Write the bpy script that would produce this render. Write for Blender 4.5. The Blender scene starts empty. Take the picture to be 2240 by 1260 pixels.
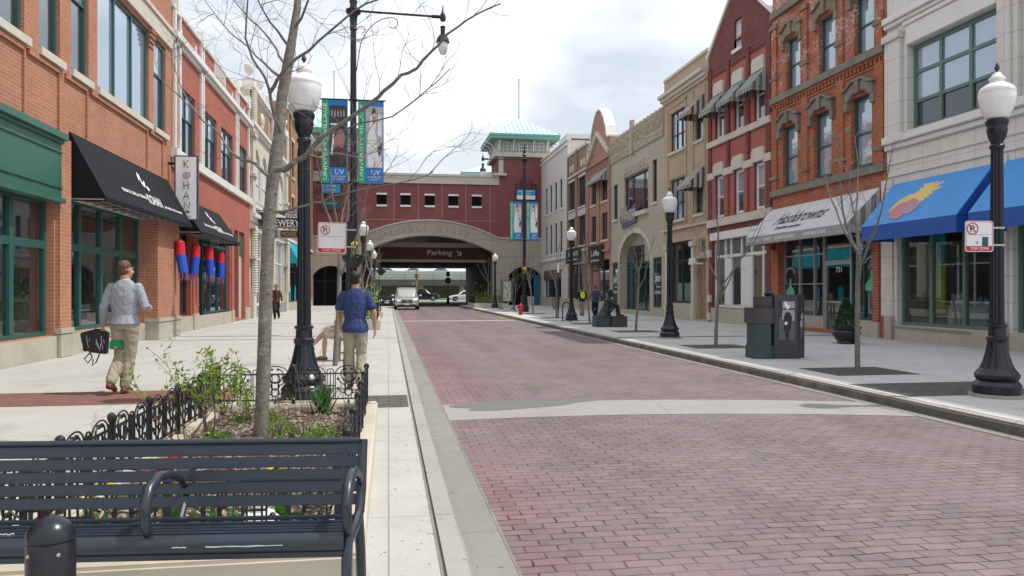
import bpy, bmesh, math, random
from mathutils import Vector, Matrix
from math import radians, sin, cos, pi
rnd = random.Random(11)
sc = bpy.context.scene
COL = sc.collection
# ---------------------------------------------------------------- camera
F = 1680.0; TH = math.atan(270 / F); CS, SN = cos(TH), sin(TH); CZ = 1.53
cam = bpy.data.cameras.new('camera'); camo = bpy.data.objects.new('camera', cam); COL.objects.link(camo)
cam.sensor_width = 36; cam.lens = F / 2240 * 36; cam.clip_end = 2000; cam.clip_start = .05
cam.shift_y = 5 / 2240
camo.location = (0, 0, CZ); camo.rotation_euler = (pi / 2, 0, -TH)
sc.camera = camo
SW = .13                                   # pavement height
def at(px, yc):                            # photo column + depth -> ground x, y
    xc = (px - 1120) / F * yc
    return xc * CS + yc * SN, yc * CS - xc * SN
def P(px, py, yc):
    x, y = at(px, yc); return Vector((x, y, CZ - (py - 635) * yc / F))
def gd(py, z=SW): return (CZ - z) * F / (py - 635)
XL, XR, YA = -6.8, 14.2, 71.0
def UL(px, X=XL): return (F * X / (CS * (px - 850)) - X * SN) / CS
def UR(px): return UL(px, XR)
def UA(px, Y=YA):
    k = (px - 1120) / F; return Y * (k * CS + SN) / (CS - k * SN)
FL = lambda u, v, d: (XL + d, u, v)
FR = lambda u, v, d: (XR - d, u, v)
FA = lambda u, v, d: (u, YA - d, v)
ID = lambda u, v, d: (u, v, d)
# ---------------------------------------------------------------- materials
MATS = {}
def nt(name):
    m = bpy.data.materials.new(name); m.use_nodes = True
    n = m.node_tree; b = n.nodes['Principled BSDF']; return m, n, b
def L(n, a, b): n.links.new(a, b)
def setc(b, c): b.inputs['Base Color'].default_value = (*c, 1)
def mixc(n, fac, a, b_, mode='MIX'):
    x = n.nodes.new('ShaderNodeMix'); x.data_type = 'RGBA'; x.blend_type = mode
    if isinstance(fac, float): x.inputs[0].default_value = fac
    else: L(n, fac, x.inputs[0])
    for s, i in ((a, 6), (b_, 7)):
        if isinstance(s, tuple): x.inputs[i].default_value = (*s[:3], 1)
        else: L(n, s, x.inputs[i])
    return x.outputs[2]
def noise(n, scale, vec=None, detail=4, rough=.55):
    t = n.nodes.new('ShaderNodeTexNoise'); t.inputs['Scale'].default_value = scale
    t.inputs['Detail'].default_value = detail; t.inputs['Roughness'].default_value = rough
    if vec is not None: L(n, vec, t.inputs['Vector'])
    return t.outputs['Fac']
def ramp(n, fac, p0, p1, c0=(0, 0, 0), c1=(1, 1, 1)):
    r = n.nodes.new('ShaderNodeValToRGB'); r.color_ramp.elements[0].position = p0; r.color_ramp.elements[1].position = p1
    r.color_ramp.elements[0].color = (*c0, 1); r.color_ramp.elements[1].color = (*c1, 1)
    L(n, fac, r.inputs[0]); return r.outputs[0]
def bump(n, b, h, dist=.01, st=.5):
    x = n.nodes.new('ShaderNodeBump'); x.inputs['Distance'].default_value = dist; x.inputs['Strength'].default_value = st
    L(n, h, x.inputs['Height']); L(n, x.outputs[0], b.inputs['Normal'])
def pos(n): return n.nodes.new('ShaderNodeNewGeometry').outputs['Position']
def objc(n): return n.nodes.new('ShaderNodeTexCoord').outputs['Object']
def mat(name, col, rough=.6, metal=0, var=.12, ns=6, bp=0, bs=60, spec=.5, dirt=0):
    m, n, b = nt(name); b.inputs['Roughness'].default_value = rough; b.inputs['Metallic'].default_value = metal
    b.inputs['Specular IOR Level'].default_value = spec
    v = objc(n)
    f = noise(n, ns, v)
    c = mixc(n, f, tuple(x * (1 - var) for x in col), tuple(min(1, x * (1 + var)) for x in col))
    if dirt:
        f2 = ramp(n, noise(n, 1.3, v, 6, .7), .45, .7)
        c = mixc(n, f2, c, tuple(x * (1 - dirt) for x in col))
    L(n, c, b.inputs['Base Color'])
    if bp: bump(n, b, noise(n, bs, v), bp, .6)
    return m
def wallvec(n, ground=False, du=0., swap=False):
    s = n.nodes.new('ShaderNodeSeparateXYZ'); L(n, pos(n), s.inputs[0])
    c = n.nodes.new('ShaderNodeCombineXYZ')
    if ground:
        L(n, s.outputs[1 if swap else 0], c.inputs[0]); L(n, s.outputs[0 if swap else 1], c.inputs[1])
    else:
        a = n.nodes.new('ShaderNodeMath'); a.operation = 'ADD'; L(n, s.outputs[0], a.inputs[0]); L(n, s.outputs[1], a.inputs[1])
        L(n, a.outputs[0], c.inputs[0]); L(n, s.outputs[2], c.inputs[1])
    return c.outputs[0], s
def brick(name, c1, c2, mo, w=.21, h=.075, ms=.011, ground=False, off=.5, rough=.85, bp=.006, stain=None, var=.16, swap=False, big=None, smear=0, patchy=False):
    m, n, b = nt(name); b.inputs['Roughness'].default_value = rough; b.inputs['Specular IOR Level'].default_value = .3
    v, s = wallvec(n, ground, swap=swap)
    if smear:                               # irregular, settled pavers
        nz = n.nodes.new('ShaderNodeTexNoise'); nz.inputs['Scale'].default_value = 2.3; L(n, v, nz.inputs['Vector'])
        vm = n.nodes.new('ShaderNodeVectorMath'); vm.operation = 'MULTIPLY_ADD'
        L(n, nz.outputs['Color'], vm.inputs[0]); vm.inputs[1].default_value = (smear, smear, 0); L(n, v, vm.inputs[2]); v = vm.outputs[0]
    t = n.nodes.new('ShaderNodeTexBrick'); L(n, v, t.inputs['Vector']); t.inputs['Scale'].default_value = 1
    t.inputs['Brick Width'].default_value = w; t.inputs['Row Height'].default_value = h; t.inputs['Mortar Size'].default_value = ms
    t.inputs['Mortar Smooth'].default_value = .2; t.offset = off
    t.inputs['Color1'].default_value = (*c1, 1); t.inputs['Color2'].default_value = (*c2, 1); t.inputs['Mortar'].default_value = (*mo, 1)
    c = t.outputs['Color']
    if patchy:                              # joints open and close, tyre-worn lanes, pale specks
        pm = n.nodes.new('ShaderNodeMath'); pm.operation = 'MULTIPLY'; L(n, t.outputs['Fac'], pm.inputs[0]); L(n, ramp(n, noise(n, 5.5, v, 4, .7), .40, .60), pm.inputs[1])
        c = mixc(n, pm.outputs[0], c, (.035, .03, .028))
        mp = n.nodes.new('ShaderNodeMapping'); mp.inputs['Scale'].default_value = (1.1, .07, 1); L(n, pos(n), mp.inputs[0])
        c = mixc(n, 1., c, ramp(n, noise(n, 1, mp.outputs[0], 4, .6), .35, .65, (.84,) * 3, (1.1,) * 3), 'MULTIPLY')
        c = mixc(n, ramp(n, noise(n, 45, pos(n), 1, .3), .80, .82), c, (.5, .48, .46))
        mr = n.nodes.new('ShaderNodeMapRange'); L(n, s.outputs[0], mr.inputs[0]); mr.inputs[1].default_value = 1.9; mr.inputs[2].default_value = .8     # redder, less worn bricks beside the gutter
        mq = n.nodes.new('ShaderNodeMath'); mq.operation = 'MULTIPLY'; L(n, mr.outputs[0], mq.inputs[0]); L(n, ramp(n, noise(n, .5, pos(n), 3), .3, .6), mq.inputs[1])
        c = mixc(n, mq.outputs[0], c, mixc(n, 1., c, (1.18, .90, .88), 'MULTIPLY'))
    f = noise(n, 1.1, pos(n), 6, .65)
    c = mixc(n, 1., c, ramp(n, f, .25, .75, (1 - var,) * 3, (1 + var * .4,) * 3), 'MULTIPLY')
    f3 = noise(n, 9, pos(n), 3)
    c = mixc(n, 1., c, ramp(n, f3, .3, .7, (1 - var * .7,) * 3, (1.03,) * 3), 'MULTIPLY')
    if big:
        for (col, sc_, lo, hi) in big:
            c = mixc(n, ramp(n, noise(n, sc_, pos(n), 5, .6), lo, hi), c, col)
    if stain:                               # pale lime bloom on the bricks above a height
        z0, z1 = stain
        mr = n.nodes.new('ShaderNodeMapRange'); L(n, s.outputs[2], mr.inputs[0]); mr.inputs[1].default_value = z0; mr.inputs[2].default_value = z1
        a = ramp(n, noise(n, 1.6, pos(n), 5, .75), .45, .6)
        a2 = ramp(n, noise(n, 14, v, 3, .8), .48, .58)
        mm = n.nodes.new('ShaderNodeMath'); mm.operation = 'MULTIPLY'; L(n, a, mm.inputs[0]); L(n, a2, mm.inputs[1])
        m2 = n.nodes.new('ShaderNodeMath'); m2.operation = 'MULTIPLY'; L(n, mm.outputs[0], m2.inputs[0]); L(n, mr.outputs[0], m2.inputs[1]); m2.use_clamp = True
        c = mixc(n, m2.outputs[0], c, (.75, .7, .68))
    L(n, c, b.inputs['Base Color'])
    if bp:
        iv = n.nodes.new('ShaderNodeMath'); iv.operation = 'SUBTRACT'; iv.inputs[0].default_value = 1; L(n, t.outputs['Fac'], iv.inputs[1])
        bump(n, b, iv.outputs[0], bp, .5)
    return m
M = {}
def mk():
    M['orange_brick'] = brick('orange_brick', (.46, .205, .125), (.40, .17, .105), (.50, .33, .24), w=.26, h=.078, ms=.006, var=.14)
    M['red_brick'] = brick('red_brick', (.43, .125, .085), (.37, .105, .075), (.48, .22, .17), w=.26, h=.08, ms=.008)
    M['brown_brick'] = brick('brown_brick', (.33, .18, .12), (.28, .15, .10), (.36, .26, .2))
    M['far_brick'] = brick('far_brick', (.36, .20, .12), (.32, .17, .10), (.38, .25, .17))
    M['ember_brick'] = brick('ember_brick', (.46, .13, .06), (.36, .09, .045), (.42, .24, .17), w=.24, h=.085, ms=.011, stain=(8.2, 9.8), var=.22)
    M['plum_brick'] = brick('plum_brick', (.22, .055, .05), (.16, .035, .035), (.25, .13, .12), w=.24, h=.08, ms=.01, var=.25)
    M['rose_brick'] = brick('rose_brick', (.42, .13, .105), (.40, .12, .10), (.34, .105, .09), w=.24, h=.08, ms=.008, var=.1)
    M['tan_brick'] = brick('tan_brick', (.50, .38, .26), (.46, .34, .23), (.50, .41, .31), w=.24, h=.075, ms=.01)
    M['tan_stone'] = brick('tan_stone', (.46, .41, .33), (.44, .39, .31), (.36, .32, .26), w=1.5, h=.8, ms=.01, bp=.004, var=.08)
    M['pink_brick'] = brick('pink_brick', (.42, .23, .18), (.40, .21, .16), (.40, .26, .21), w=.24, h=.08, var=.1)
    M['umber_brick'] = brick('umber_brick', (.30, .19, .13), (.27, .17, .12), (.32, .24, .18), w=.24, h=.08)
    M['white_tile'] = brick('white_tile', (.66, .65, .62), (.63, .62, .60), (.40, .40, .38), w=.9, h=.5, ms=.011, bp=.003, var=.06, rough=.45)
    M['cream_tile'] = brick('cream_tile', (.70, .69, .645), (.67, .655, .615), (.50, .49, .46), w=.62, h=.62, off=0, ms=.012, bp=.004, var=.07, rough=.4)
    M['terracotta'] = brick('cream_terracotta', (.63, .59, .50), (.60, .56, .47), (.44, .40, .33), w=.7, h=.45, ms=.012, bp=.004, var=.1)
    M['panel_red'] = brick('panel_red', (.235, .082, .08), (.23, .08, .078), (.205, .072, .07), w=.6, h=.3, ms=.01, bp=0, var=.06)
    M['arch_stone'] = brick('arch_stone', (.42, .37, .31), (.41, .36, .30), (.27, .24, .2), w=2.6, h=1.55, ms=.03, off=0, bp=.006, var=.07)
    M['stone'] = mat('limestone_trim', (.58, .54, .46), .8, var=.1, ns=3, bp=.002, dirt=.12)
    M['white_stone'] = mat('white_glazed_trim', (.74, .73, .70), .5, var=.06, ns=3, dirt=.1)
    M['base_stone'] = mat('base_stone', (.45, .41, .34), .85, var=.13, ns=2.5, bp=.002, dirt=.22)
    M['grey_stone'] = mat('weathered_sandstone', (.22, .205, .165), .85, var=.3, ns=5, bp=.004, dirt=.3)
    M['brown_stone'] = mat('olive_sandstone', (.25, .20, .13), .85, var=.35, ns=3, bp=.004, dirt=.3)
    M['green'] = mat('green_painted_metal', (.035, .13, .10), .38, var=.08, dirt=.12)
    M['greenframe'] = mat('green_window_frame', (.022, .095, .082), .38, var=.08, dirt=.12)
    M['teal'] = mat('teal_painted_wood', (.015, .085, .10), .4, var=.1)
    M['sage'] = mat('sage_painted_frame', (.10, .18, .15), .4, var=.08)
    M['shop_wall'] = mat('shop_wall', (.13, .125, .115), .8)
    M['black'] = mat('black_painted_metal', (.012, .014, .018), .38, var=.2, ns=12, bp=.0008, bs=90)
    M['lampblack'] = mat('lamp_post_paint', (.010, .013, .022), .32, var=.25, ns=9, bp=.0008, bs=60)
    M['benchpaint'] = mat('bench_blue_black_paint', (.022, .031, .048), .33, var=.18, ns=5, bp=.0003, bs=160, spec=.55, dirt=.2)
    M['void'] = mat('unlit_opening', (.006, .007, .010), .7, spec=.1)
    M['dark'] = mat('dark_interior', (.03, .032, .035), .8, var=.3)
    M['darkframe'] = mat('dark_bronze_frame', (.03, .03, .035), .4)
    M['white'] = mat('white_painted_frame', (.72, .73, .72), .45, var=.04)
    M['silver'] = mat('brushed_aluminium', (.42, .43, .44), .35, .7)
    M['cloth_black'] = mat('black_awning_canvas', (.008, .010, .014), .7, var=.2, ns=2, bp=.001, bs=300, spec=.2)
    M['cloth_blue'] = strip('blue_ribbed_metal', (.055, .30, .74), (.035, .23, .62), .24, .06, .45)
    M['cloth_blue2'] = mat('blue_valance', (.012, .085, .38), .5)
    M['cloth_grey'] = strip('silver_striped_canvas', (.66, .66, .68), (.25, .25, .26), .2, .11, .6)
    M['cloth_grey2'] = strip('grey_wide_striped_canvas', (.52, .52, .51), (.24, .22, .2), .34, .5, .7)
    M['valance'] = mat('grey_valance', (.33, .33, .33), .7)
    M['cloth_win'] = strip('green_grey_striped_canvas', (.34, .37, .36), (.13, .15, .15), .26, .45, .7)
    M['cloth_win2'] = strip('brown_striped_canvas', (.5, .47, .43), (.11, .085, .08), .26, .5, .7)
    M['cloth_teal'] = mat('teal_awning_canvas', (.01, .32, .42), .6)
    M['letterw'] = mat('white_lettering', (.85, .86, .88), .5, var=.02)
    M['letterk'] = mat('black_lettering', (.015, .015, .02), .5, var=.02)
    M['lamp_glass'] = mat('milk_glass', (.83, .83, .83), .18, var=.02, spec=.6)
    M['blind'] = mat('window_blind', (.55, .60, .62), .8, var=.05)
    M['copper'] = mat('green_copper_roof', (.50, .70, .65), .5, var=.05)
    M['copper_edge'] = mat('green_copper_edge', (.16, .36, .29), .5, var=.06)
    M['grey_trim'] = mat('beige_precast', (.50, .47, .42), .8, var=.05)
    M['conc'] = concrete('pavement_concrete', (.475, .465, .44))
    M['conc_r'] = concrete('right_pavement_concrete', (.56, .56, .55), w=3.1, h=3.05)
    M['kerb'] = concrete('kerb_concrete', (.37, .36, .325), w=2.4, h=2.4, dark=.4, low_dark=True)
    M['gutter'] = concrete('gutter_concrete', (.27, .265, .235), w=2.4, h=2.4, dark=.6)
    M['band'] = concrete('crosswalk_concrete', (.345, .34, .325), w=9, h=3.4)
    M['patch'] = mat('road_patch', (.15, .155, .15), .9, var=.12, ns=8)
    M['granite'] = mat('planter_granite', (.58, .52, .42), .55, var=.1, ns=4, bp=.001, dirt=.18)
    M['darkpave'] = brick('grey_pavers', (.13, .125, .12), (.11, .105, .10), (.06, .055, .05), w=.3, h=.15, ground=True)
    M['redpave'] = brick('brown_pavers', (.24, .115, .095), (.20, .10, .085), (.13, .08, .07), w=.25, h=.12, ground=True, bp=.003, ms=.006)
    M['roadbrick'] = brick('street_bricks', (.250, .186, .196), (.188, .155, .163), (.15, .12, .124), w=.205, h=.108, ms=.007, ground=True, bp=.010, rough=.75, var=.2, smear=.055, patchy=True,
                           big=[((.27, .165, .165), .22, .55, .8), ((.20, .19, .185), .35, .56, .85), ((.22, .17, .19), .8, .5, .85)])
    M['asphalt'] = mat('asphalt', (.07, .07, .07), .9, var=.2)
    M['mulch'] = mat('mulch_soil', (.10, .07, .05), .95, var=.5, ns=18, bp=.02, bs=40)
    M['chip'] = mat('wood_chips', (.30, .24, .19), .9, var=.4, ns=30)
    M['bark'] = bark('tree_bark', (.20, .185, .16))
    M['bark2'] = bark('young_tree_bark', (.20, .185, .17))
    M['twig'] = mat('twig_bark', (.16, .12, .10), .8, var=.3)
    M['leaf'] = leafm('fresh_leaf', (.20, .32, .03)); M['leaf2'] = leafm('iris_leaf', (.05, .17, .03)); M['leaf3'] = leafm('ground_leaf', (.13, .28, .03))
    M['yew'] = leafm('conifer_leaf', (.03, .085, .03))
    M['skin'] = mat('skin', (.48, .27, .19), .55, var=.08, spec=.4); M['skin2'] = mat('darker_skin', (.28, .15, .10), .55, var=.08)
    M['bronze'] = mat('dark_bronze_patina', (.045, .06, .058), .42, .55, var=.4, ns=5, dirt=.3)
    M['bronze2'] = mat('green_bronze_patina', (.05, .085, .088), .5, .4, var=.35, ns=4, dirt=.3)
    M['bronze3'] = mat('brown_bronze_patina', (.085, .072, .078), .5, .4, var=.25, ns=4, dirt=.3)
    M['pane'] = glass('window_glass', (.012, .018, .024), .17)
    M['paneblue'] = glass('blue_blind_window_glass', (.26, .34, .42), .3)
    M['panedark'] = glass('dark_window_glass', (.008, .01, .014), .1)
    M['shop'] = shopglass('storefront_glass', (.78, .85, .84), .10)
    M['shopteal'] = shopglass('teal_storefront_glass', (.45, .68, .68), .12)
    M['pole_sheen'] = M['lampblack']
def strip(name, a, b_, period, duty, rough):
    m, n, b = nt(name); b.inputs['Roughness'].default_value = rough
    v, s = wallvec(n)
    sp = n.nodes.new('ShaderNodeSeparateXYZ'); L(n, v, sp.inputs[0])
    if name.startswith(('silver', 'blue')):  # stripes run down the slope: use street axis only
        src = s.outputs[1]
    else: src = sp.outputs[0]
    d = n.nodes.new('ShaderNodeMath'); d.operation = 'DIVIDE'; L(n, src, d.inputs[0]); d.inputs[1].default_value = period
    f = n.nodes.new('ShaderNodeMath'); f.operation = 'FRACT'; L(n, d.outputs[0], f.inputs[0])
    g = n.nodes.new('ShaderNodeMath'); g.operation = 'LESS_THAN'; L(n, f.outputs[0], g.inputs[0]); g.inputs[1].default_value = duty
    c = mixc(n, g.outputs[0], a, b_); c = mixc(n, 1., c, ramp(n, noise(n, 2.5, pos(n)), .3, .7, (.88,) * 3, (1.05,) * 3), 'MULTIPLY')
    L(n, c, b.inputs['Base Color']); return m
def concrete(name, col, w=1.55, h=1.6, dark=.55, low_dark=False):
    m, n, b = nt(name); b.inputs['Roughness'].default_value = .88; b.inputs['Specular IOR Level'].default_value = .25
    v, s = wallvec(n, True)
    t = n.nodes.new('ShaderNodeTexBrick'); t.offset = 0; L(n, v, t.inputs['Vector']); t.inputs['Scale'].default_value = 1
    t.inputs['Brick Width'].default_value = w; t.inputs['Row Height'].default_value = h; t.inputs['Mortar Size'].default_value = .006; t.inputs['Mortar Smooth'].default_value = .4
    t.inputs['Color1'].default_value = (*col, 1); t.inputs['Color2'].default_value = (*[x * .95 for x in col], 1); t.inputs['Mortar'].default_value = (*[x * dark for x in col], 1)
    c = t.outputs['Color']; p = pos(n)
    c = mixc(n, 1., c, ramp(n, noise(n, .7, p, 6, .7), .3, .7, (.86,) * 3, (1.05,) * 3), 'MULTIPLY')
    c = mixc(n, 1., c, ramp(n, noise(n, 55, p, 3), .3, .7, (.93,) * 3, (1.04,) * 3), 'MULTIPLY')
    c = mixc(n, ramp(n, noise(n, 5.5, p, 2, .4), .70, .76), c, tuple(x * .72 for x in col))
    c = mixc(n, ramp(n, noise(n, 1.7, p, 7, .75), .54, .8), c, tuple(x * .66 for x in col))
    c = mixc(n, ramp(n, noise(n, 26, p, 1, .3), .735, .75), c, tuple(x * .5 for x in col))
    vo = n.nodes.new('ShaderNodeTexVoronoi'); vo.feature = 'DISTANCE_TO_EDGE'; vo.inputs['Scale'].default_value = .23; nz = n.nodes.new('ShaderNodeTexNoise'); nz.inputs['Scale'].default_value = 1.3; nz.inputs['Detail'].default_value = 5; L(n, p, nz.inputs['Vector'])
    va = n.nodes.new('ShaderNodeVectorMath'); va.operation = 'MULTIPLY_ADD'; L(n, nz.outputs['Color'], va.inputs[0]); va.inputs[1].default_value = (.5, .5, 0); L(n, p, va.inputs[2]); L(n, va.outputs[0], vo.inputs['Vector'])
    c = mixc(n, ramp(n, vo.outputs['Distance'], .0, .0022, (.55,) * 3, (0,) * 3), c, tuple(x * .45 for x in col))
    if low_dark:                               # darker, noise-broken tone below the top edge of the stone
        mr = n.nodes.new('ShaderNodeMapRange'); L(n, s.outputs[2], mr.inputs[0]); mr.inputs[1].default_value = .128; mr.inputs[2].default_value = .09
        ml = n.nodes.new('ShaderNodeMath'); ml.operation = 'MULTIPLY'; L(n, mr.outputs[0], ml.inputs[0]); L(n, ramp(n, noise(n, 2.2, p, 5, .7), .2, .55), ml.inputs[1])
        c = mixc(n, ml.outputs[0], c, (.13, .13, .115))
    L(n, c, b.inputs['Base Color']); bump(n, b, noise(n, 120, p, 2), .002, .4)
    return m
def bark(name, col):
    m, n, b = nt(name); b.inputs['Roughness'].default_value = .85; v = pos(n)
    mp = n.nodes.new('ShaderNodeMapping'); mp.inputs['Scale'].default_value = (18, 18, 30); L(n, v, mp.inputs[0])
    f = noise(n, 1, mp.outputs[0], 5, .7)
    c = mixc(n, ramp(n, f, .35, .7), tuple(x * .62 for x in col), tuple(x * 1.25 for x in col))
    c = mixc(n, ramp(n, noise(n, 9, v, 4), .62, .72), c, tuple(x * 1.7 for x in col))
    L(n, c, b.inputs['Base Color']); bump(n, b, f, .008, .8); return m
def leafm(name, col):
    m, n, b = nt(name); b.inputs['Roughness'].default_value = .5
    c = mixc(n, ramp(n, noise(n, 7, pos(n), 3), .3, .7), tuple(x * .6 for x in col), tuple(min(1, x * 1.5) for x in col))
    L(n, c, b.inputs['Base Color'])
    tr = n.nodes.new('ShaderNodeBsdfTranslucent'); L(n, c, tr.inputs['Color'])
    mx = n.nodes.new('ShaderNodeMixShader'); mx.inputs[0].default_value = .3
    L(n, b.outputs[0], mx.inputs[1]); L(n, tr.outputs[0], mx.inputs[2]); L(n, mx.outputs[0], n.nodes['Material Output'].inputs[0]); return m
def glass(name, col, refl):
    m, n, b = nt(name); b.inputs['Roughness'].default_value = .5
    f = noise(n, .9, pos(n), 3)
    c = mixc(n, f, tuple(x * .7 for x in col), tuple(x * 1.3 for x in col)); L(n, c, b.inputs['Base Color'])
    g = n.nodes.new('ShaderNodeBsdfGlossy'); g.inputs['Roughness'].default_value = .03; g.inputs['Color'].default_value = (.86, .93, 1, 1)
    ge = n.nodes.new('ShaderNodeNewGeometry'); dt = n.nodes.new('ShaderNodeVectorMath'); dt.operation = 'DOT_PRODUCT'; L(n, ge.outputs['Incoming'], dt.inputs[0]); L(n, ge.outputs['Normal'], dt.inputs[1])
    ab = n.nodes.new('ShaderNodeMath'); ab.operation = 'ABSOLUTE'; L(n, dt.outputs['Value'], ab.inputs[0])
    om = n.nodes.new('ShaderNodeMath'); om.operation = 'SUBTRACT'; om.inputs[0].default_value = 1; L(n, ab.outputs[0], om.inputs[1])
    pw = n.nodes.new('ShaderNodeMath'); pw.operation = 'POWER'; L(n, om.outputs[0], pw.inputs[0]); pw.inputs[1].default_value = 4.
    ad = n.nodes.new('ShaderNodeMath'); ad.operation = 'ADD'; ad.use_clamp = True; L(n, pw.outputs[0], ad.inputs[0]); ad.inputs[1].default_value = refl
    bu = n.nodes.new('ShaderNodeBump'); bu.inputs['Distance'].default_value = .02; bu.inputs['Strength'].default_value = .12; L(n, noise(n, 1.6, pos(n), 1), bu.inputs['Height'])
    L(n, bu.outputs[0], g.inputs['Normal'])
    mx = n.nodes.new('ShaderNodeMixShader'); L(n, ad.outputs[0], mx.inputs[0]); L(n, b.outputs[0], mx.inputs[1]); L(n, g.outputs[0], mx.inputs[2])
    L(n, mx.outputs[0], n.nodes['Material Output'].inputs[0]); return m
def shopglass(name, tint, refl):
    m, n, b = nt(name)
    t = n.nodes.new('ShaderNodeBsdfTransparent'); t.inputs[0].default_value = (*tint, 1)
    g = n.nodes.new('ShaderNodeBsdfGlossy'); g.inputs['Roughness'].default_value = .015; g.inputs['Color'].default_value = (.9, .95, 1, 1)
    ge = n.nodes.new('ShaderNodeNewGeometry'); dt = n.nodes.new('ShaderNodeVectorMath'); dt.operation = 'DOT_PRODUCT'; L(n, ge.outputs['Incoming'], dt.inputs[0]); L(n, ge.outputs['Normal'], dt.inputs[1])
    ab = n.nodes.new('ShaderNodeMath'); ab.operation = 'ABSOLUTE'; L(n, dt.outputs['Value'], ab.inputs[0])
    om = n.nodes.new('ShaderNodeMath'); om.operation = 'SUBTRACT'; om.inputs[0].default_value = 1; L(n, ab.outputs[0], om.inputs[1])
    pw = n.nodes.new('ShaderNodeMath'); pw.operation = 'POWER'; L(n, om.outputs[0], pw.inputs[0]); pw.inputs[1].default_value = 4.
    ad = n.nodes.new('ShaderNodeMath'); ad.operation = 'ADD'; ad.use_clamp = True; L(n, pw.outputs[0], ad.inputs[0]); ad.inputs[1].default_value = refl
    mx = n.nodes.new('ShaderNodeMixShader'); L(n, ad.outputs[0], mx.inputs[0]); L(n, t.outputs[0], mx.inputs[1]); L(n, g.outputs[0], mx.inputs[2])
    L(n, mx.outputs[0], n.nodes['Material Output'].inputs[0]); return m
mk()
def M2(key, col, rough=.6, *a, **k):
    if key not in M: M[key] = mat(key, col, rough, *a, **k)
    return M[key]
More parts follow.
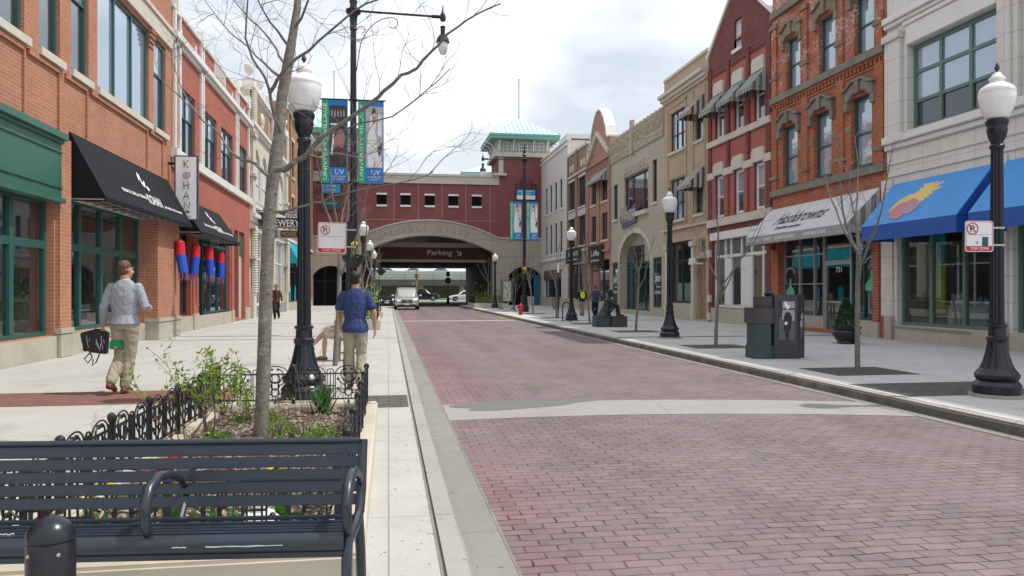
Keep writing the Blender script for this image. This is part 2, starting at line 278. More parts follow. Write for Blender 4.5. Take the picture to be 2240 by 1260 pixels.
# ---------------------------------------------------------------- mesh builder
class MB:
    def __init__(s, fr=None): s.bm = bmesh.new(); s.fr = fr
    def V(s, c):
        if s.fr: c = s.fr(*c)
        return s.bm.verts.new(c)
    def quad(s, pts): return s.bm.faces.new([s.V(p) for p in pts])
    def box(s, u0, u1, v0, v1, d0, d1):
        p = [s.V((u, v, d)) for u in (u0, u1) for v in (v0, v1) for d in (d0, d1)]
        for f in ((0, 1, 3, 2), (4, 6, 7, 5), (0, 4, 5, 1), (2, 3, 7, 6), (0, 2, 6, 4), (1, 5, 7, 3)): s.bm.faces.new([p[i] for i in f])
        return s
    def slab(s, pts, t):                   # polygon given thickness t (along its normal)
        w = [Vector(s.fr(*p)) if s.fr else Vector(p) for p in pts]
        n = (w[1] - w[0]).cross(w[2] - w[0]).normalized() * t
        a = [s.bm.verts.new(p) for p in w]; b = [s.bm.verts.new(p + n) for p in w]
        s.bm.faces.new(a); s.bm.faces.new(b[::-1]); k = len(a)
        for i in range(k): s.bm.faces.new((a[i], b[i], b[(i + 1) % k], a[(i + 1) % k]))
        return s
    def prism(s, pts, d0, d1):             # (u,v) polygon extruded along d
        a = [s.V((u, v, d0)) for u, v in pts]; b = [s.V((u, v, d1)) for u, v in pts]
        s.bm.faces.new(a); s.bm.faces.new(b[::-1]); k = len(a)
        for i in range(k): s.bm.faces.new((a[i], b[i], b[(i + 1) % k], a[(i + 1) % k]))
        return s
    def tube(s, pts, r, n=8, cap=True, closed=False):
        pts = [Vector(s.fr(*p)) if s.fr else Vector(p) for p in pts]; k = len(pts)
        if not hasattr(r, '__len__'): r = [r] * k
        rings = []; N = None
        for i in range(k):
            if closed: t = pts[(i + 1) % k] - pts[i - 1]
            else: t = pts[min(i + 1, k - 1)] - pts[max(i - 1, 0)]
            if t.length < 1e-9: t = Vector((0, 0, 1))
            t.normalize()
            if N is None:
                N = t.orthogonal().normalized()
            else:
                N = (N - t * N.dot(t)); N = N.normalized() if N.length > 1e-6 else t.orthogonal().normalized()
            B = t.cross(N)
            rings.append([s.bm.verts.new(pts[i] + (N * cos(2 * pi * j / n) + B * sin(2 * pi * j / n)) * r[i]) for j in range(n)])
        for i in range(k if closed else k - 1):
            a, b = rings[i], rings[(i + 1) % k]
            for j in range(n):
                try: s.bm.faces.new((a[j], a[(j + 1) % n], b[(j + 1) % n], b[j]))
                except ValueError: pass
        if cap and not closed:
            s.bm.faces.new(rings[0][::-1]); s.bm.faces.new(rings[-1])
        return s
    def lathe(s, prof, o=(0, 0, 0), n=24, flute=0, fl=(0, 0)):
        o = Vector(o); rings = []
        for (r, z) in prof:
            ring = []
            for j in range(n):
                rr = r
                if flute and fl[0] <= z <= fl[1] and j % 2: rr = r * (1 - flute)
                ring.append(s.bm.verts.new(o + Vector((rr * cos(2 * pi * j / n), rr * sin(2 * pi * j / n), z))))
            rings.append(ring)
        for a, b in zip(rings, rings[1:]):
            for j in range(n): s.bm.faces.new((a[j], a[(j + 1) % n], b[(j + 1) % n], b[j]))
        s.bm.faces.new(rings[0][::-1]); s.bm.faces.new(rings[-1]); return s
    def ball(s, c, r, seg=10, sc_=(1, 1, 1)):
        if s.fr: c = s.fr(*c)
        m = Matrix.Translation(c) @ Matrix.Diagonal((r * sc_[0], r * sc_[1], r * sc_[2], 1))
        bmesh.ops.create_uvsphere(s.bm, u_segments=seg, v_segments=max(5, seg // 2 + 1), radius=1, matrix=m); return s
    def wall(s, u0, u1, v0, v1, holes, d=0., dep=.3):
        us = sorted({u0, u1} | {h[i] for h in holes for i in (0, 1) if u0 < h[i] < u1})
        vs = sorted({v0, v1} | {h[i] for h in holes for i in (2, 3) if v0 < h[i] < v1})
        for a, b in zip(us, us[1:]):
            for c, e in zip(vs, vs[1:]):
                mu, mv = (a + b) / 2, (c + e) / 2
                if any(h[0] < mu < h[1] and h[2] < mv < h[3] for h in holes): continue
                s.quad([(a, c, d), (b, c, d), (b, e, d), (a, e, d)])
        for (a, b, c, e) in [h[:4] for h in holes]:
            s.quad([(a, c, d), (a, e, d), (a, e, d - dep), (a, c, d - dep)]); s.quad([(b, c, d), (b, e, d), (b, e, d - dep), (b, c, d - dep)])
            s.quad([(a, c, d), (b, c, d), (b, c, d - dep), (a, c, d - dep)]); s.quad([(a, e, d), (b, e, d), (b, e, d - dep), (a, e, d - dep)])
        return s
    def build(s, name, m, parent=None, smooth=False, bev=0, label=None, weld=False, keep=False):
        bm = s.bm
        if weld: bmesh.ops.remove_doubles(bm, verts=bm.verts, dist=1e-5)
        bmesh.ops.recalc_face_normals(bm, faces=bm.faces)
        if bev:
            bmesh.ops.bevel(bm, geom=[e for e in bm.edges if e.is_manifold and e.calc_face_angle(0) > .6], offset=bev, segments=2, affect='EDGES', clamp_overlap=True)
        me = bpy.data.meshes.new(name); bm.to_mesh(me); bm.free()
        me.materials.append(M[m] if isinstance(m, str) else m)
        if smooth:
            me.shade_smooth()
            if hasattr(me, 'set_sharp_from_angle'): me.set_sharp_from_angle(angle=radians(40 if smooth is True else smooth))
        o = bpy.data.objects.new(name, me); COL.objects.link(o)
        if parent is not None: setp(o, parent)
        if label: o['label'] = label
        return o
def setp(o, par):
    o.parent = par
    w = Matrix.Identity(4); p = par
    chain = []
    while p is not None: chain.append(p); p = p.parent
    for q in reversed(chain):
        w = w @ (q.matrix_parent_inverse if q.parent else Matrix.Identity(4)) @ q.matrix_basis
    o.matrix_parent_inverse = w.inverted()
def tag(o, label=None, cat=None, group=None, kind=None):
    if label: o['label'] = label
    if cat: o['category'] = cat
    if group: o['group'] = group
    if kind: o['kind'] = kind
    return o
def thing(name, label, cat, loc=(0, 0, 0), rz=0, group=None):
    o = bpy.data.objects.new(name, None); COL.objects.link(o); o.location = loc; o.rotation_euler = (0, 0, rz); o.empty_display_size = .2
    return tag(o, label, cat, group)
def struct(name, mb, m, **k): o = mb.build(name, m, **k); o['kind'] = 'structure'; return o
def kids(o): return [c for c in COL.objects if c.parent == o]
def tree_of(o): return [(c, tree_of(c)) for c in kids(o)]
def dup(src, t, label, loc, rz=None, scale=None, parent=None):
    c = src.copy(); COL.objects.link(c)
    if parent is None:
        c.location = loc
        if rz is not None: c.rotation_euler = (0, 0, rz)
        if scale: c.scale = (scale,) * 3 if not hasattr(scale, '__len__') else scale
        c['label'] = label
    else: c.parent = parent
    for ch, t2 in t: dup(ch, t2, None, None, parent=c)
    return c
def text(s, name, m, par, o, ux, uy, w, h, ext=.004, label=None, shear=0, bold=0):
    cu = bpy.data.curves.new('t', 'FONT'); cu.offset = bold; cu.body = s; cu.extrude = 0; cu.shear = shear; cu.resolution_u = 3
    ob = bpy.data.objects.new('t', cu); COL.objects.link(ob)
    dg = bpy.context.evaluated_depsgraph_get(); dg.update(); me = bpy.data.meshes.new_from_object(ob.evaluated_get(dg))
    bpy.data.objects.remove(ob); bpy.data.curves.remove(cu)
    bm = bmesh.new(); bm.from_mesh(me); bpy.data.meshes.remove(me)
    xs = [v.co.x for v in bm.verts]; ys = [v.co.y for v in bm.verts]
    x0, x1, y0, y1 = min(xs), max(xs), min(ys), max(ys)
    ux = Vector(ux).normalized(); uy = Vector(uy).normalized(); nn = ux.cross(uy); o = Vector(o)
    for v in bm.verts:
        a = ((v.co.x - x0) / (x1 - x0) - .5) * w; b = ((v.co.y - y0) / (y1 - y0) - .5) * h
        v.co = o + ux * a + uy * b
    if ext:
        r = bmesh.ops.extrude_face_region(bm, geom=bm.faces[:])
        for e in r['geom']:
            if isinstance(e, bmesh.types.BMVert): e.co += nn * ext
    me = bpy.data.meshes.new(name); bm.to_mesh(me); bm.free(); me.materials.append(M[m] if isinstance(m, str) else m)
    ob = bpy.data.objects.new(name, me); COL.objects.link(ob)
    if par is not None: setp(ob, par)
    if label: ob['label'] = label
    return ob
# ---------------------------------------------------------------- light and sky
SUN_EL, SUN_AZ = radians(60), radians(-8)     # azimuth measured from +x towards +y
sd = Vector((cos(SUN_EL) * cos(SUN_AZ), cos(SUN_EL) * sin(SUN_AZ), sin(SUN_EL)))
sl = bpy.data.lights.new('sun', 'SUN'); sl.energy = 3.0; sl.angle = radians(1.); sl.color = (1, .95, .88)
so = bpy.data.objects.new('sun', sl); COL.objects.link(so); so.rotation_euler = sd.to_track_quat('Z', 'Y').to_euler(); so.location = (20, -5, 30)
wd = bpy.data.worlds.new('World'); sc.world = wd; wd.use_nodes = True; n = wd.node_tree
for x in list(n.nodes): n.nodes.remove(x)
out = n.nodes.new('ShaderNodeOutputWorld')
sky = n.nodes.new('ShaderNodeTexSky'); sky.sky_type = 'NISHITA'; sky.sun_disc = False
sky.sun_elevation = SUN_EL; sky.sun_rotation = pi / 2 - SUN_AZ; sky.air_density = 1.2; sky.dust_density = 2.5
bg1 = n.nodes.new('ShaderNodeBackground'); bg1.inputs[1].default_value = .10; L(n, sky.outputs[0], bg1.inputs[0])
tc = n.nodes.new('ShaderNodeTexCoord'); sp = n.nodes.new('ShaderNodeSeparateXYZ'); L(n, tc.outputs['Generated'], sp.inputs[0])
def mth(op, a, b):
    x = n.nodes.new('ShaderNodeMath'); x.operation = op
    for i, q in enumerate((a, b)):
        if isinstance(q, (int, float)): x.inputs[i].default_value = q
        else: L(n, q, x.inputs[i])
    return x.outputs[0]
zc = mth('ADD', mth('MAXIMUM', sp.outputs[2], 0), .22)
cb = n.nodes.new('ShaderNodeCombineXYZ'); L(n, mth('DIVIDE', sp.outputs[0], zc), cb.inputs[0]); L(n, mth('DIVIDE', sp.outputs[1], zc), cb.inputs[1])
nf = noise(n, 1.35, cb.outputs[0], 8, .55)
nf2 = noise(n, .8, cb.outputs[0], 4, .5)
cloudc = mixc(n, ramp(n, nf, .34, .56), (.76, .83, .94), (1.04, 1.05, 1.07))
bg2 = n.nodes.new('ShaderNodeBackground'); L(n, cloudc, bg2.inputs[0]); bg2.inputs[1].default_value = .98
ms = n.nodes.new('ShaderNodeMixShader')
hz = mth('MULTIPLY', mth('SUBTRACT', 1.0, mth('MULTIPLY', sp.outputs[2], 2.2)), 1.0)
cf = n.nodes.new('ShaderNodeMath'); cf.operation = 'MAXIMUM'; cf.use_clamp = True
L(n, ramp(n, nf2, .36, .54), cf.inputs[0]); L(n, hz, cf.inputs[1])
cf2 = mth('MULTIPLY', mth('MAXIMUM', cf.outputs[0], .60), 1.0)
L(n, cf2, ms.inputs[0]); L(n, bg1.outputs[0], ms.inputs[1]); L(n, bg2.outputs[0], ms.inputs[2]); L(n, ms.outputs[0], out.inputs[0])
sc.view_settings.view_transform = 'Standard'; sc.view_settings.look = 'None'; sc.view_settings.exposure = .24; sc.view_settings.gamma = 1
sc.cycles.max_bounces = 8; sc.cycles.transparent_max_bounces = 12; sc.cycles.diffuse_bounces = 3; sc.cycles.use_denoising = True
sc.cycles.sample_clamp_indirect = 6
# ---------------------------------------------------------------- ground
mb = MB(); mb.quad([(-400, -200, -.03), (400, -200, -.03), (400, 900, -.03), (-400, 900, -.03)]); struct('ground', mb, 'asphalt')
mb = MB(); mb.box(.62, 6.42, -8, YA + 8, -.02, 0); struct('road', mb, 'roadbrick')
mb = MB(); mb.box(-3, 10.5, YA + 8.01, 104, -.02, 0.003); struct('tunnel_road', mb, 'asphalt')
mb = MB(); mb.box(-80, 90, 104.01, 121, -.02, .004); struct('cross_street', mb, M2('pale_asphalt', (.30, .30, .29), .9))
KI, KO, GO = .26, .42, .70                   # left kerb inner, outer, gutter end
mb = MB()
mb.box(KO, GO, -8, YA, -.015, .008)
struct('gutter_left', mb, 'gutter')
mb = MB(); mb.box(6.32, 6.5, -8, YA, -.015, .008); struct('gutter_right', mb, 'gutter')
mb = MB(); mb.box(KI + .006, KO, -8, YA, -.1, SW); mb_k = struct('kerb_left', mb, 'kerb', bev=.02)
RK0, RK1 = 6.5, 6.68
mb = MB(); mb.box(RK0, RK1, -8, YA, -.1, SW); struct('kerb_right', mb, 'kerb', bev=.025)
mb = MB(); mb.box(RK0 - .003, RK1 + .001, 38.5, 45.5, .0, SW + .003); struct('yellow_kerb_paint', mb, M2('kerb_yellow', (.33, .27, .10), .8, dirt=.3), bev=.02)
mb = MB(); mb.box(-9.5, KI, -8, YA + 2.4, -.1, SW); struct('sidewalk_left', mb, 'conc')
mb = MB(); mb.box(RK1, 17, -8, YA + 2.4, -.1, SW); struct('sidewalk_right', mb, 'conc_r')
def sheet(name, m, polys, z0, t=.004):
    mb = MB()
    for p in polys: mb.prism(p, z0 - .01, z0 + t)
    mb.fr = None; return struct(name, mb, m)
# prism on ID maps (u,v)->x,y
def sheet(name, m, polys, z):
    mb = MB(lambda u, v, d: (u, v, d))
    for p in polys: mb.prism(p, z - .02, z)
    return struct(name, mb, m)
# concrete crossing band on the road (slightly bowed), pavement bands
xs = [GO + i * (6.34 - GO) / 16 for i in range(17)]
def bow(x): t = (x - .7) / 5.6; return .95 * (1 - (2 * t - .55) ** 2 * .55) - .35
far = [(x, 9.95 + .62 * bow(x)) for x in xs]; near = [(x, 8.72 + .62 * bow(x)) for x in xs[::-1]]
sheet('crossing_band', 'band', [far + near], .006)
pp = []
for i in range(26):
    a = 2 * pi * i / 26; rr = 1 + .16 * sin(3 * a + 1) + .1 * sin(5 * a)
    pp.append((1.75 + .95 * cos(a) * rr, 10.1 + .36 * sin(a) * rr + .18 * cos(a)))
sheet('asphalt_patch', 'patch', [pp], .010)
sheet('kerb_joint', M2('joint_dirt', (.21, .205, .18), .95, var=.6, ns=4), [[(KI - .004, -8), (KI + .007, -8), (KI + .007, YA), (KI - .004, YA)]], SW + .003)
sheet('gutter_joint', 'joint_dirt', [[(GO - .012, -8), (GO + .006, -8), (GO + .006, YA), (GO - .012, YA)]], .0105)
sheet('far_road_line', M2('pale_line', (.55, .53, .52), .8), [[(GO, 38.2), (6.4, 38.2), (6.4, 38.62), (GO, 38.62)]], .004)
sheet('brown_paver_band', 'redpave', [[(XL, 10.05), (-1.98, 10.05), (-1.98, 11.35), (XL, 11.35)]], SW + .004)
sheet('grey_paver_inlay', 'darkpave', [[(-.34, 9.3), (KI - .02, 9.3), (KI - .02, 10.35), (-.34, 10.35)]], SW + .004)
for i, y in enumerate((21.9, 32.6, 34.4, 44, 46, 56)):
    if i % 2 == 0 or i == 5: sheet('dark_paving_strip', 'darkpave', [[(RK1 + .05, y), (XR - .05, y), (XR - .05, y + .28), (RK1 + .05, y + .28)]], SW + .004)
for i, y in enumerate((22.6, 33.4, 44.5, 56)):
    sheet('grey_paving_strip', M2('slot_grey', (.25, .24, .22), .9), [[(XL + .05, y), (KI - .02, y), (KI - .02, y + .22), (XL + .05, y + .22)]], SW + .004)
sheet('lamp_paver_inlay', 'darkpave', [[(RK1 + .1, 9.15), (8.9, 9.15), (8.9, 10.5), (RK1 + .1, 10.5)]], SW + .004)
mb = MB(); mb.box(-90, 95, 121, 140, -.02, .16); struct('grass_verge', mb, M2('verge_grass', (.12, .24, .035), .9, var=.4, ns=3))
# ---------------------------------------------------------------- building helpers
def shell(root, fr, u0, u1, top, holes, m, depth=9, v0=SW - .05, dep=.3, d=0., name='wall'):
    """street wall with openings, side walls, back and roof"""
    mb = MB(fr); mb.wall(u0 + .004, u1 - .004, v0, top, holes, d, dep)
    e0, e1 = u0 + .004, u1 - .004
    mb.quad([(e0, v0, d), (e0, top, d), (e0, top, -depth), (e0, v0, -depth)]); mb.quad([(e1, v0, d), (e1, top, d), (e1, top, -depth), (e1, v0, -depth)])
    mb.quad([(e0, v0, -depth), (e1, v0, -depth), (e1, top, -depth), (e0, top, -depth)])
    mb.quad([(e0, top, d), (e1, top, d), (e1, top, d - .35), (e0, top, d - .35)])
    mb.quad([(e0, top, d - .35), (e1, top, d - .35), (e1, top - .5, d - .35), (e0, top - .5, d - .35)])
    mb.quad([(e0, top - .5, d - .35), (e1, top - .5, d - .35), (e1, top - .5, -depth), (e0, top - .5, -depth)])
    return mb.build(name, m, root)
def window(root, fr, u0, u1, v0, v1, fm='green', pm='pane', cols=1, rails=(.5,), dep=.16, fw=.07, sill=None, sh=.14, sd_=.08, name='window', blind=None, mull=.05, over=.1, label=None, head=None):
    mb = MB(fr); a, b = -dep, -dep + .06
    mb.box(u0, u0 + fw, v0, v1, a, b); mb.box(u1 - fw, u1, v0, v1, a, b); mb.box(u0 + fw, u1 - fw, v0, v0 + fw, a, b); mb.box(u0 + fw, u1 - fw, v1 - fw, v1, a, b)
    for i in range(1, cols):
        x = u0 + (u1 - u0) * i / cols; mb.box(x - mull / 2, x + mull / 2, v0 + fw, v1 - fw, a, b + .01)
    for r in rails:
        y = v0 + (v1 - v0) * r; mb.box(u0 + fw, u1 - fw, y - mull * .45, y + mull * .45, a + .002, b + .004)
    w = mb.build(name, fm, root, label=label)
    p = MB(fr); p.box(u0 + .02, u1 - .02, v0 + .02, v1 - .02, a - .02, a + .012); p.build('pane', pm, w)
    if blind:
        mb = MB(fr); mb.box(u0 + fw, u1 - fw, v0 + (v1 - v0) * blind[0], v1 - fw, a + .013, a + .02); mb.build('blind', 'paneblue', w)
    if sill:
        mb = MB(fr); mb.box(u0 - over, u1 + over, v0 - sh, v0 - .004, -.1, sd_); mb.build('sill', sill, w)
    if head:
        mb = MB(fr); mb.box(u0 - over, u1 + over, v1 + .004, v1 + sh * 1.5, -.1, sd_ * .5); mb.build('lintel', head, w)
    return w
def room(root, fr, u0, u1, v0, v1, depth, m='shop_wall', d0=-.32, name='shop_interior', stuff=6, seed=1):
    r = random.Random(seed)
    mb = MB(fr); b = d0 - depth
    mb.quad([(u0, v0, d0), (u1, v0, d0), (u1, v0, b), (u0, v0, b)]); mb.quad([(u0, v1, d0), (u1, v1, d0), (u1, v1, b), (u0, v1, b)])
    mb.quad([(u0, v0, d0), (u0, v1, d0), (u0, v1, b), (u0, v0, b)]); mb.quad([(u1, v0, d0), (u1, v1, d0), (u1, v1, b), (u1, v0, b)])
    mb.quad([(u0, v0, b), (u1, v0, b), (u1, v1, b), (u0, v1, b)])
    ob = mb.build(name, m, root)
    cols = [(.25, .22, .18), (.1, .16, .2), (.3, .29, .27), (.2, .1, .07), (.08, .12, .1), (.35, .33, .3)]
    for i in range(stuff):
        u = u0 + .3 + (u1 - u0 - .6) * (i + r.random()) / stuff; w = r.uniform(.15, .45); h = r.uniform(.5, 1.5); dd = d0 - r.uniform(.4, depth - .4)
        c = MB(fr); c.box(u - w, u + w, v0 + .002, v0 + h * .7, dd - .25, dd)
        c.box(u - w - .04, u + w + .04, v0 + h * .7 + .002, v0 + h * .76, dd - .3, dd + .04)
        for k in range(3):
            uu = u - w + 2 * w * (k + .5) / 3; c.box(uu - .05, uu + .05, v0 + h * .77, v0 + h * .77 + r.uniform(.1, .35), dd - .2, dd - .08)
        c.build('display_stand', M2('disp%d' % (i % 6), cols[i % 6], .7), ob)
    return ob
def shopfront(root, fr, u0, u1, v0, v1, mulls, rails, fm, pm='shop', dep=.18, fw=.09, name='shopfront', mw=.07, pane=True):
    mb = MB(fr); a, b = -dep - .06, -dep + .03
    mb.box(u0, u0 + fw, v0, v1, a, b); mb.box(u1 - fw, u1, v0, v1, a, b); mb.box(u0 + fw, u1 - fw, v0, v0 + fw, a, b + .004); mb.box(u0 + fw, u1 - fw, v1 - fw, v1, a, b)
    for x in mulls: mb.box(x - mw / 2, x + mw / 2, v0 + fw, v1 - fw, a, b + .01)
    for y, h in rails: mb.box(u0 + fw, u1 - fw, y - h / 2, y + h / 2, a, b + .005)
    w = mb.build(name, fm, root)
    if pane:
        p = MB(fr); p.quad([(u0 + .03, v0 + .03, -dep - .02), (u1 - .03, v0 + .03, -dep - .02), (u1 - .03, v1 - .03, -dep - .02), (u0 + .03, v1 - .03, -dep - .02)]); p.build('pane', pm, w)
    return w
def awning(root, fr, u0, u1, vt, vb, D, val, m, mv=None, ms_=None, scallop=0, name='awning', label=None, valname='valance', dwall=0.02):
    mb = MB(fr)
    vs = vb + val
    mb.slab([(u0, vt, dwall), (u1, vt, dwall), (u1, vs, D), (u0, vs, D)], .02)
    w = mb.build(name, m, root, label=label)
    for u in (u0 + .001, u1 - .001):
        mb = MB(fr); mb.slab([(u, vt, dwall), (u, vs, D), (u, vs, dwall)], .015); mb.build('end_panel', ms_ or mv or m, w)
    mb = MB(fr)
    if scallop:
        k = max(3, int((u1 - u0) / scallop)); pts = [(u0, vs), (u0, vb)]
        for i in range(k):
            a = u0 + (u1 - u0) * i / k; c = (u1 - u0) / k
            pts += [(a + c * .12, vb), (a + c * .3, vb - .035), (a + c * .7, vb - .035), (a + c * .88, vb)]
        pts += [(u1, vb), (u1, vs)]
        a = pts
        P1 = [(x, y) for x, y in a]
        for (x0, y0), (x1, y1) in zip(P1[1:-2], P1[2:-1]):
            if x1 - x0 > 1e-6: mb.slab([(x0, vs, D), (x1, vs, D), (x1, y1, D), (x0, y0, D)], .012)
    else: mb.box(u0, u1, vb, vs, D - .006, D + .012)
    mb.box(u0 - .002, u0 + .012, vb, vs - .002, dwall, D); mb.box(u1 - .012, u1 + .002, vb, vs - .002, dwall, D)
    mb.build(valname, mv or m, w)
    return w
def bands(root, fr, lst, m, name='cornice', bev=0):
    k = len(lst); par = list(range(k))          # pieces that do not touch become parts of their own
    def find(i):
        while par[i] != i: i = par[i]
        return i
    if k > 80: par = [0] * k
    else:
        for i in range(k):
            for j in range(i):
                a, b = lst[i], lst[j]
                if all(a[2 * t] <= b[2 * t + 1] + .02 and b[2 * t] <= a[2 * t + 1] + .02 for t in range(3)): par[find(i)] = find(j)
    first = None
    for g in sorted({find(i) for i in range(k)}):
        mb = MB(fr)
        for i in range(k):
            if find(i) == g: mb.box(*lst[i])
        o = mb.build(name, m, root, bev=bev); first = first or o
    return first
EX = Vector((1, 0, 0)); EY = Vector((0, 1, 0)); EZ = Vector((0, 0, 1))
# ---------------------------------------------------------------- LEFT building: orange brick
def bld_orange():
    r = thing('brick_building', 'orange brick building with green shopfront, black awning and tall upper windows, nearest on the left', 'building', (XL, 12, SW))
    u = UL; e = u(375)
    tops = 11.2
    b1a, b1b = 9.0, u(118); b2a, b2b = u(148), u(315)
    b0a = 4.0
    W = [(u(-60), u(53), 6.32, 9.0), (u(85), u(131), 6.32, 9.0), (u(155), u(194), 6.32, 9.0), (u(213), u(326), 6.32, 9.0), (u(336), u(362), 6.32, 9.0)]
    holes = [(b0a, b1b, .6, 3.38), (b2a, b2b, .62, 3.55)] + [w for w in W]
    shell(r, FL, 1.0, e, tops, holes, 'orange_brick', dep=.34)
    for i, w in enumerate(W):
        c = 3 if i == 3 else 1
        window(r, FL, *w, fm='greenframe', pm='paneblue' if i == 3 else 'pane', cols=c, blind=None if i == 3 else (.62,), rails=() if i == 3 else (.62,), sill='stone', dep=.13, fw=.1, sh=.16, sd_=.1, mull=.07)
    # stone lintel band, panel mouldings, corbel steps
    bands(r, FL, [(u(213) - 1.0, e - .02, 9.12, 9.62, -.05, .07), (u(213) - 1.05, e - .01, 9.62, 9.74, -.05, .12)], 'stone', 'stone_band')
    mbp = []
    for (a, b, z0) in ((u(50) - 2, u(50), 4.9), (u(58), u(127), 4.75), (u(140), u(188), 5.0), (u(196), u(320), 5.0), (u(326), u(354), 5.0)):
        mbp += [(b - .05, b, z0, 6.12, 0, .05), (a, b - .05, 6.04, 6.14, 0, .055)]
    bands(r, FL, mbp, 'orange_brick', 'brick_moulding')
    st = []
    for ub in (u(213), u(328), u(198)):
        for k in range(4): st.append((ub - .14 if ub != u(213) else ub - .3, ub + .3 if ub != u(213) else ub + .0, 8.55 + k * .14, 8.62 + k * .14, 0, .03 + k * .022))
    bands(r, FL, st, 'orange_brick', 'corbel')
    # piers with stone feet
    for a, b, d, z1 in ((u(121), u(146), .09, 4.72), ):
        bands(r, FL, [(a, b, .74, z1, 0, d)], 'orange_brick', 'pier')
        bands(r, FL, [(a - .03, b + .03, SW, .62, 0, d + .03), (a - .05, b + .05, .62, .74, 0, d + .05)], 'base_stone', 'pier_base', bev=.012)
    pa, pb = u(315) + .02, u(366)
    bands(r, FL, [(pa, pb, .74, 3.7, 0, .36)], 'orange_brick', 'pier')
    bands(r, FL, [(pa - .03, pb + .04, SW, .62, 0, .4), (pa - .05, pb + .06, .62, .74, 0, .42)], 'base_stone', 'pier_base', bev=.012)
    bands(r, FL, [(1.1, u(121) - .04, SW - .05, .59, 0, .05), (u(146) + .04, u(315) - .05, SW - .05, .6, 0, .05)], 'base_stone', 'stone_base', bev=.01)
    # shopfronts
    m1 = [u(43), u(43) - 1.7, u(43) - 3.4]
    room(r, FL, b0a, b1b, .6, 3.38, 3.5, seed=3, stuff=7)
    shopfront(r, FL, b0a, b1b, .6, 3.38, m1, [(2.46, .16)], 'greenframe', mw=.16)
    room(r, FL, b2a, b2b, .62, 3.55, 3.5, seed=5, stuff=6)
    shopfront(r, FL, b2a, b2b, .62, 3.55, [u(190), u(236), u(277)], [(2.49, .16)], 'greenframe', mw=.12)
    # green fascia
    f = bands(r, FL, [(1.2, u(121), 3.42, 4.55, .0, .12)], 'green', 'fascia')
    bands(f, FL, [(1.2, u(121) + .03, 4.55, 4.62, 0, .17), (1.2, u(121) + .06, 4.62, 4.76, 0, .24), (1.2, u(121) + .02, 3.32, 3.42, 0, .2), (1.2, u(121), 3.62, 3.66, .1, .15), (1.2, u(121), 4.35, 4.39, .1, .15)], 'green', 'moulding', bev=.008)
    # awning with frame and lettering
    A0, A1 = u(150), u(365)
    aw = awning(r, FL, A0, A1, 4.95, 3.46, .74, .1, 'cloth_black', ms_='cloth_black', label='black canvas awning with white lettering')
    mb = MB(FL)
    for k in range(13):
        x = A0 + (A1 - A0) * k / 12; mb.tube([(x, 3.5, .0), (x, 3.5, .72)], .014, 5)
    for d in (.25, .5): mb.tube([(A0, 3.52, d), (A1, 3.52, d)], .014, 5)
    mb.tube([(A0, 3.53, .03), (A1, 3.53, .03)], .06, 8)
    mb.build('frame', 'silver', aw)
    letters(aw, A0, A1, 4.95, 3.56, .74)
    return r
def slope(fr, u, t, vt, vs, D, off=.028):        # point on an awning slope, t = 0 top .. 1 bottom
    dn = Vector((vt - vs, 0)); ln = math.hypot(D, vt - vs); nx, nz = (vt - vs) / ln, D / ln
    return Vector(fr(u, vt + (vs - vt) * t + nz * off, D * t + nx * off))
def letters(aw, A0, A1, vt, vs, D, sgn=1, sc1=1.):
    fr = FL; w = A1 - A0; ux = EY * sgn
    up = (slope(fr, A0, 0, vt, vs, D) - slope(fr, A0, 1, vt, vs, D)).normalized()
    text('KOHAN', 'lettering', 'letterw', aw, slope(fr, A0 + w * .56, .74, vt, vs, D), ux, up, w * .17, .30, shear=.2)
    text('ROBATA GRILL & TEPPAN', 'lettering', 'letterw', aw, slope(fr, A0 + w * .34, .74, vt, vs, D), ux, up, w * .25, .10)
    text('JAPANESE RESTAURANT', 'lettering', 'letterw', aw, slope(fr, A0 + w * .79, .80, vt, vs, D), ux, up, w * .25, .10)
    # the leaf-like emblem above the name
    mb = MB(); c = slope(fr, A0 + w * .53, .42, vt, vs, D)
    for (x, y, a, l, wd) in ((-.10, .20, .9, .42, .05), (-.02, .17, 1.15, .36, .045), (.0, -.05, .4, .26, .10), (.16, -.14, -.2, .22, .10), (-.05, -.02, 1.6, .2, .09), (.1, .04, .9, .2, .05)):
        x *= w / 5.; pts = []
        for k in range(12):
            t = 2 * pi * k / 12; px_, py_ = l / 2 * cos(t), wd / 2 * sin(t) * 1.6
            pts.append(c + ux * (x + px_ * cos(a) * .9 - py_ * sin(a)) + up * (y + px_ * sin(a) + py_ * cos(a)) * .9)
        mb.slab(pts, .003)
    mb.build('emblem', 'letterw', aw)
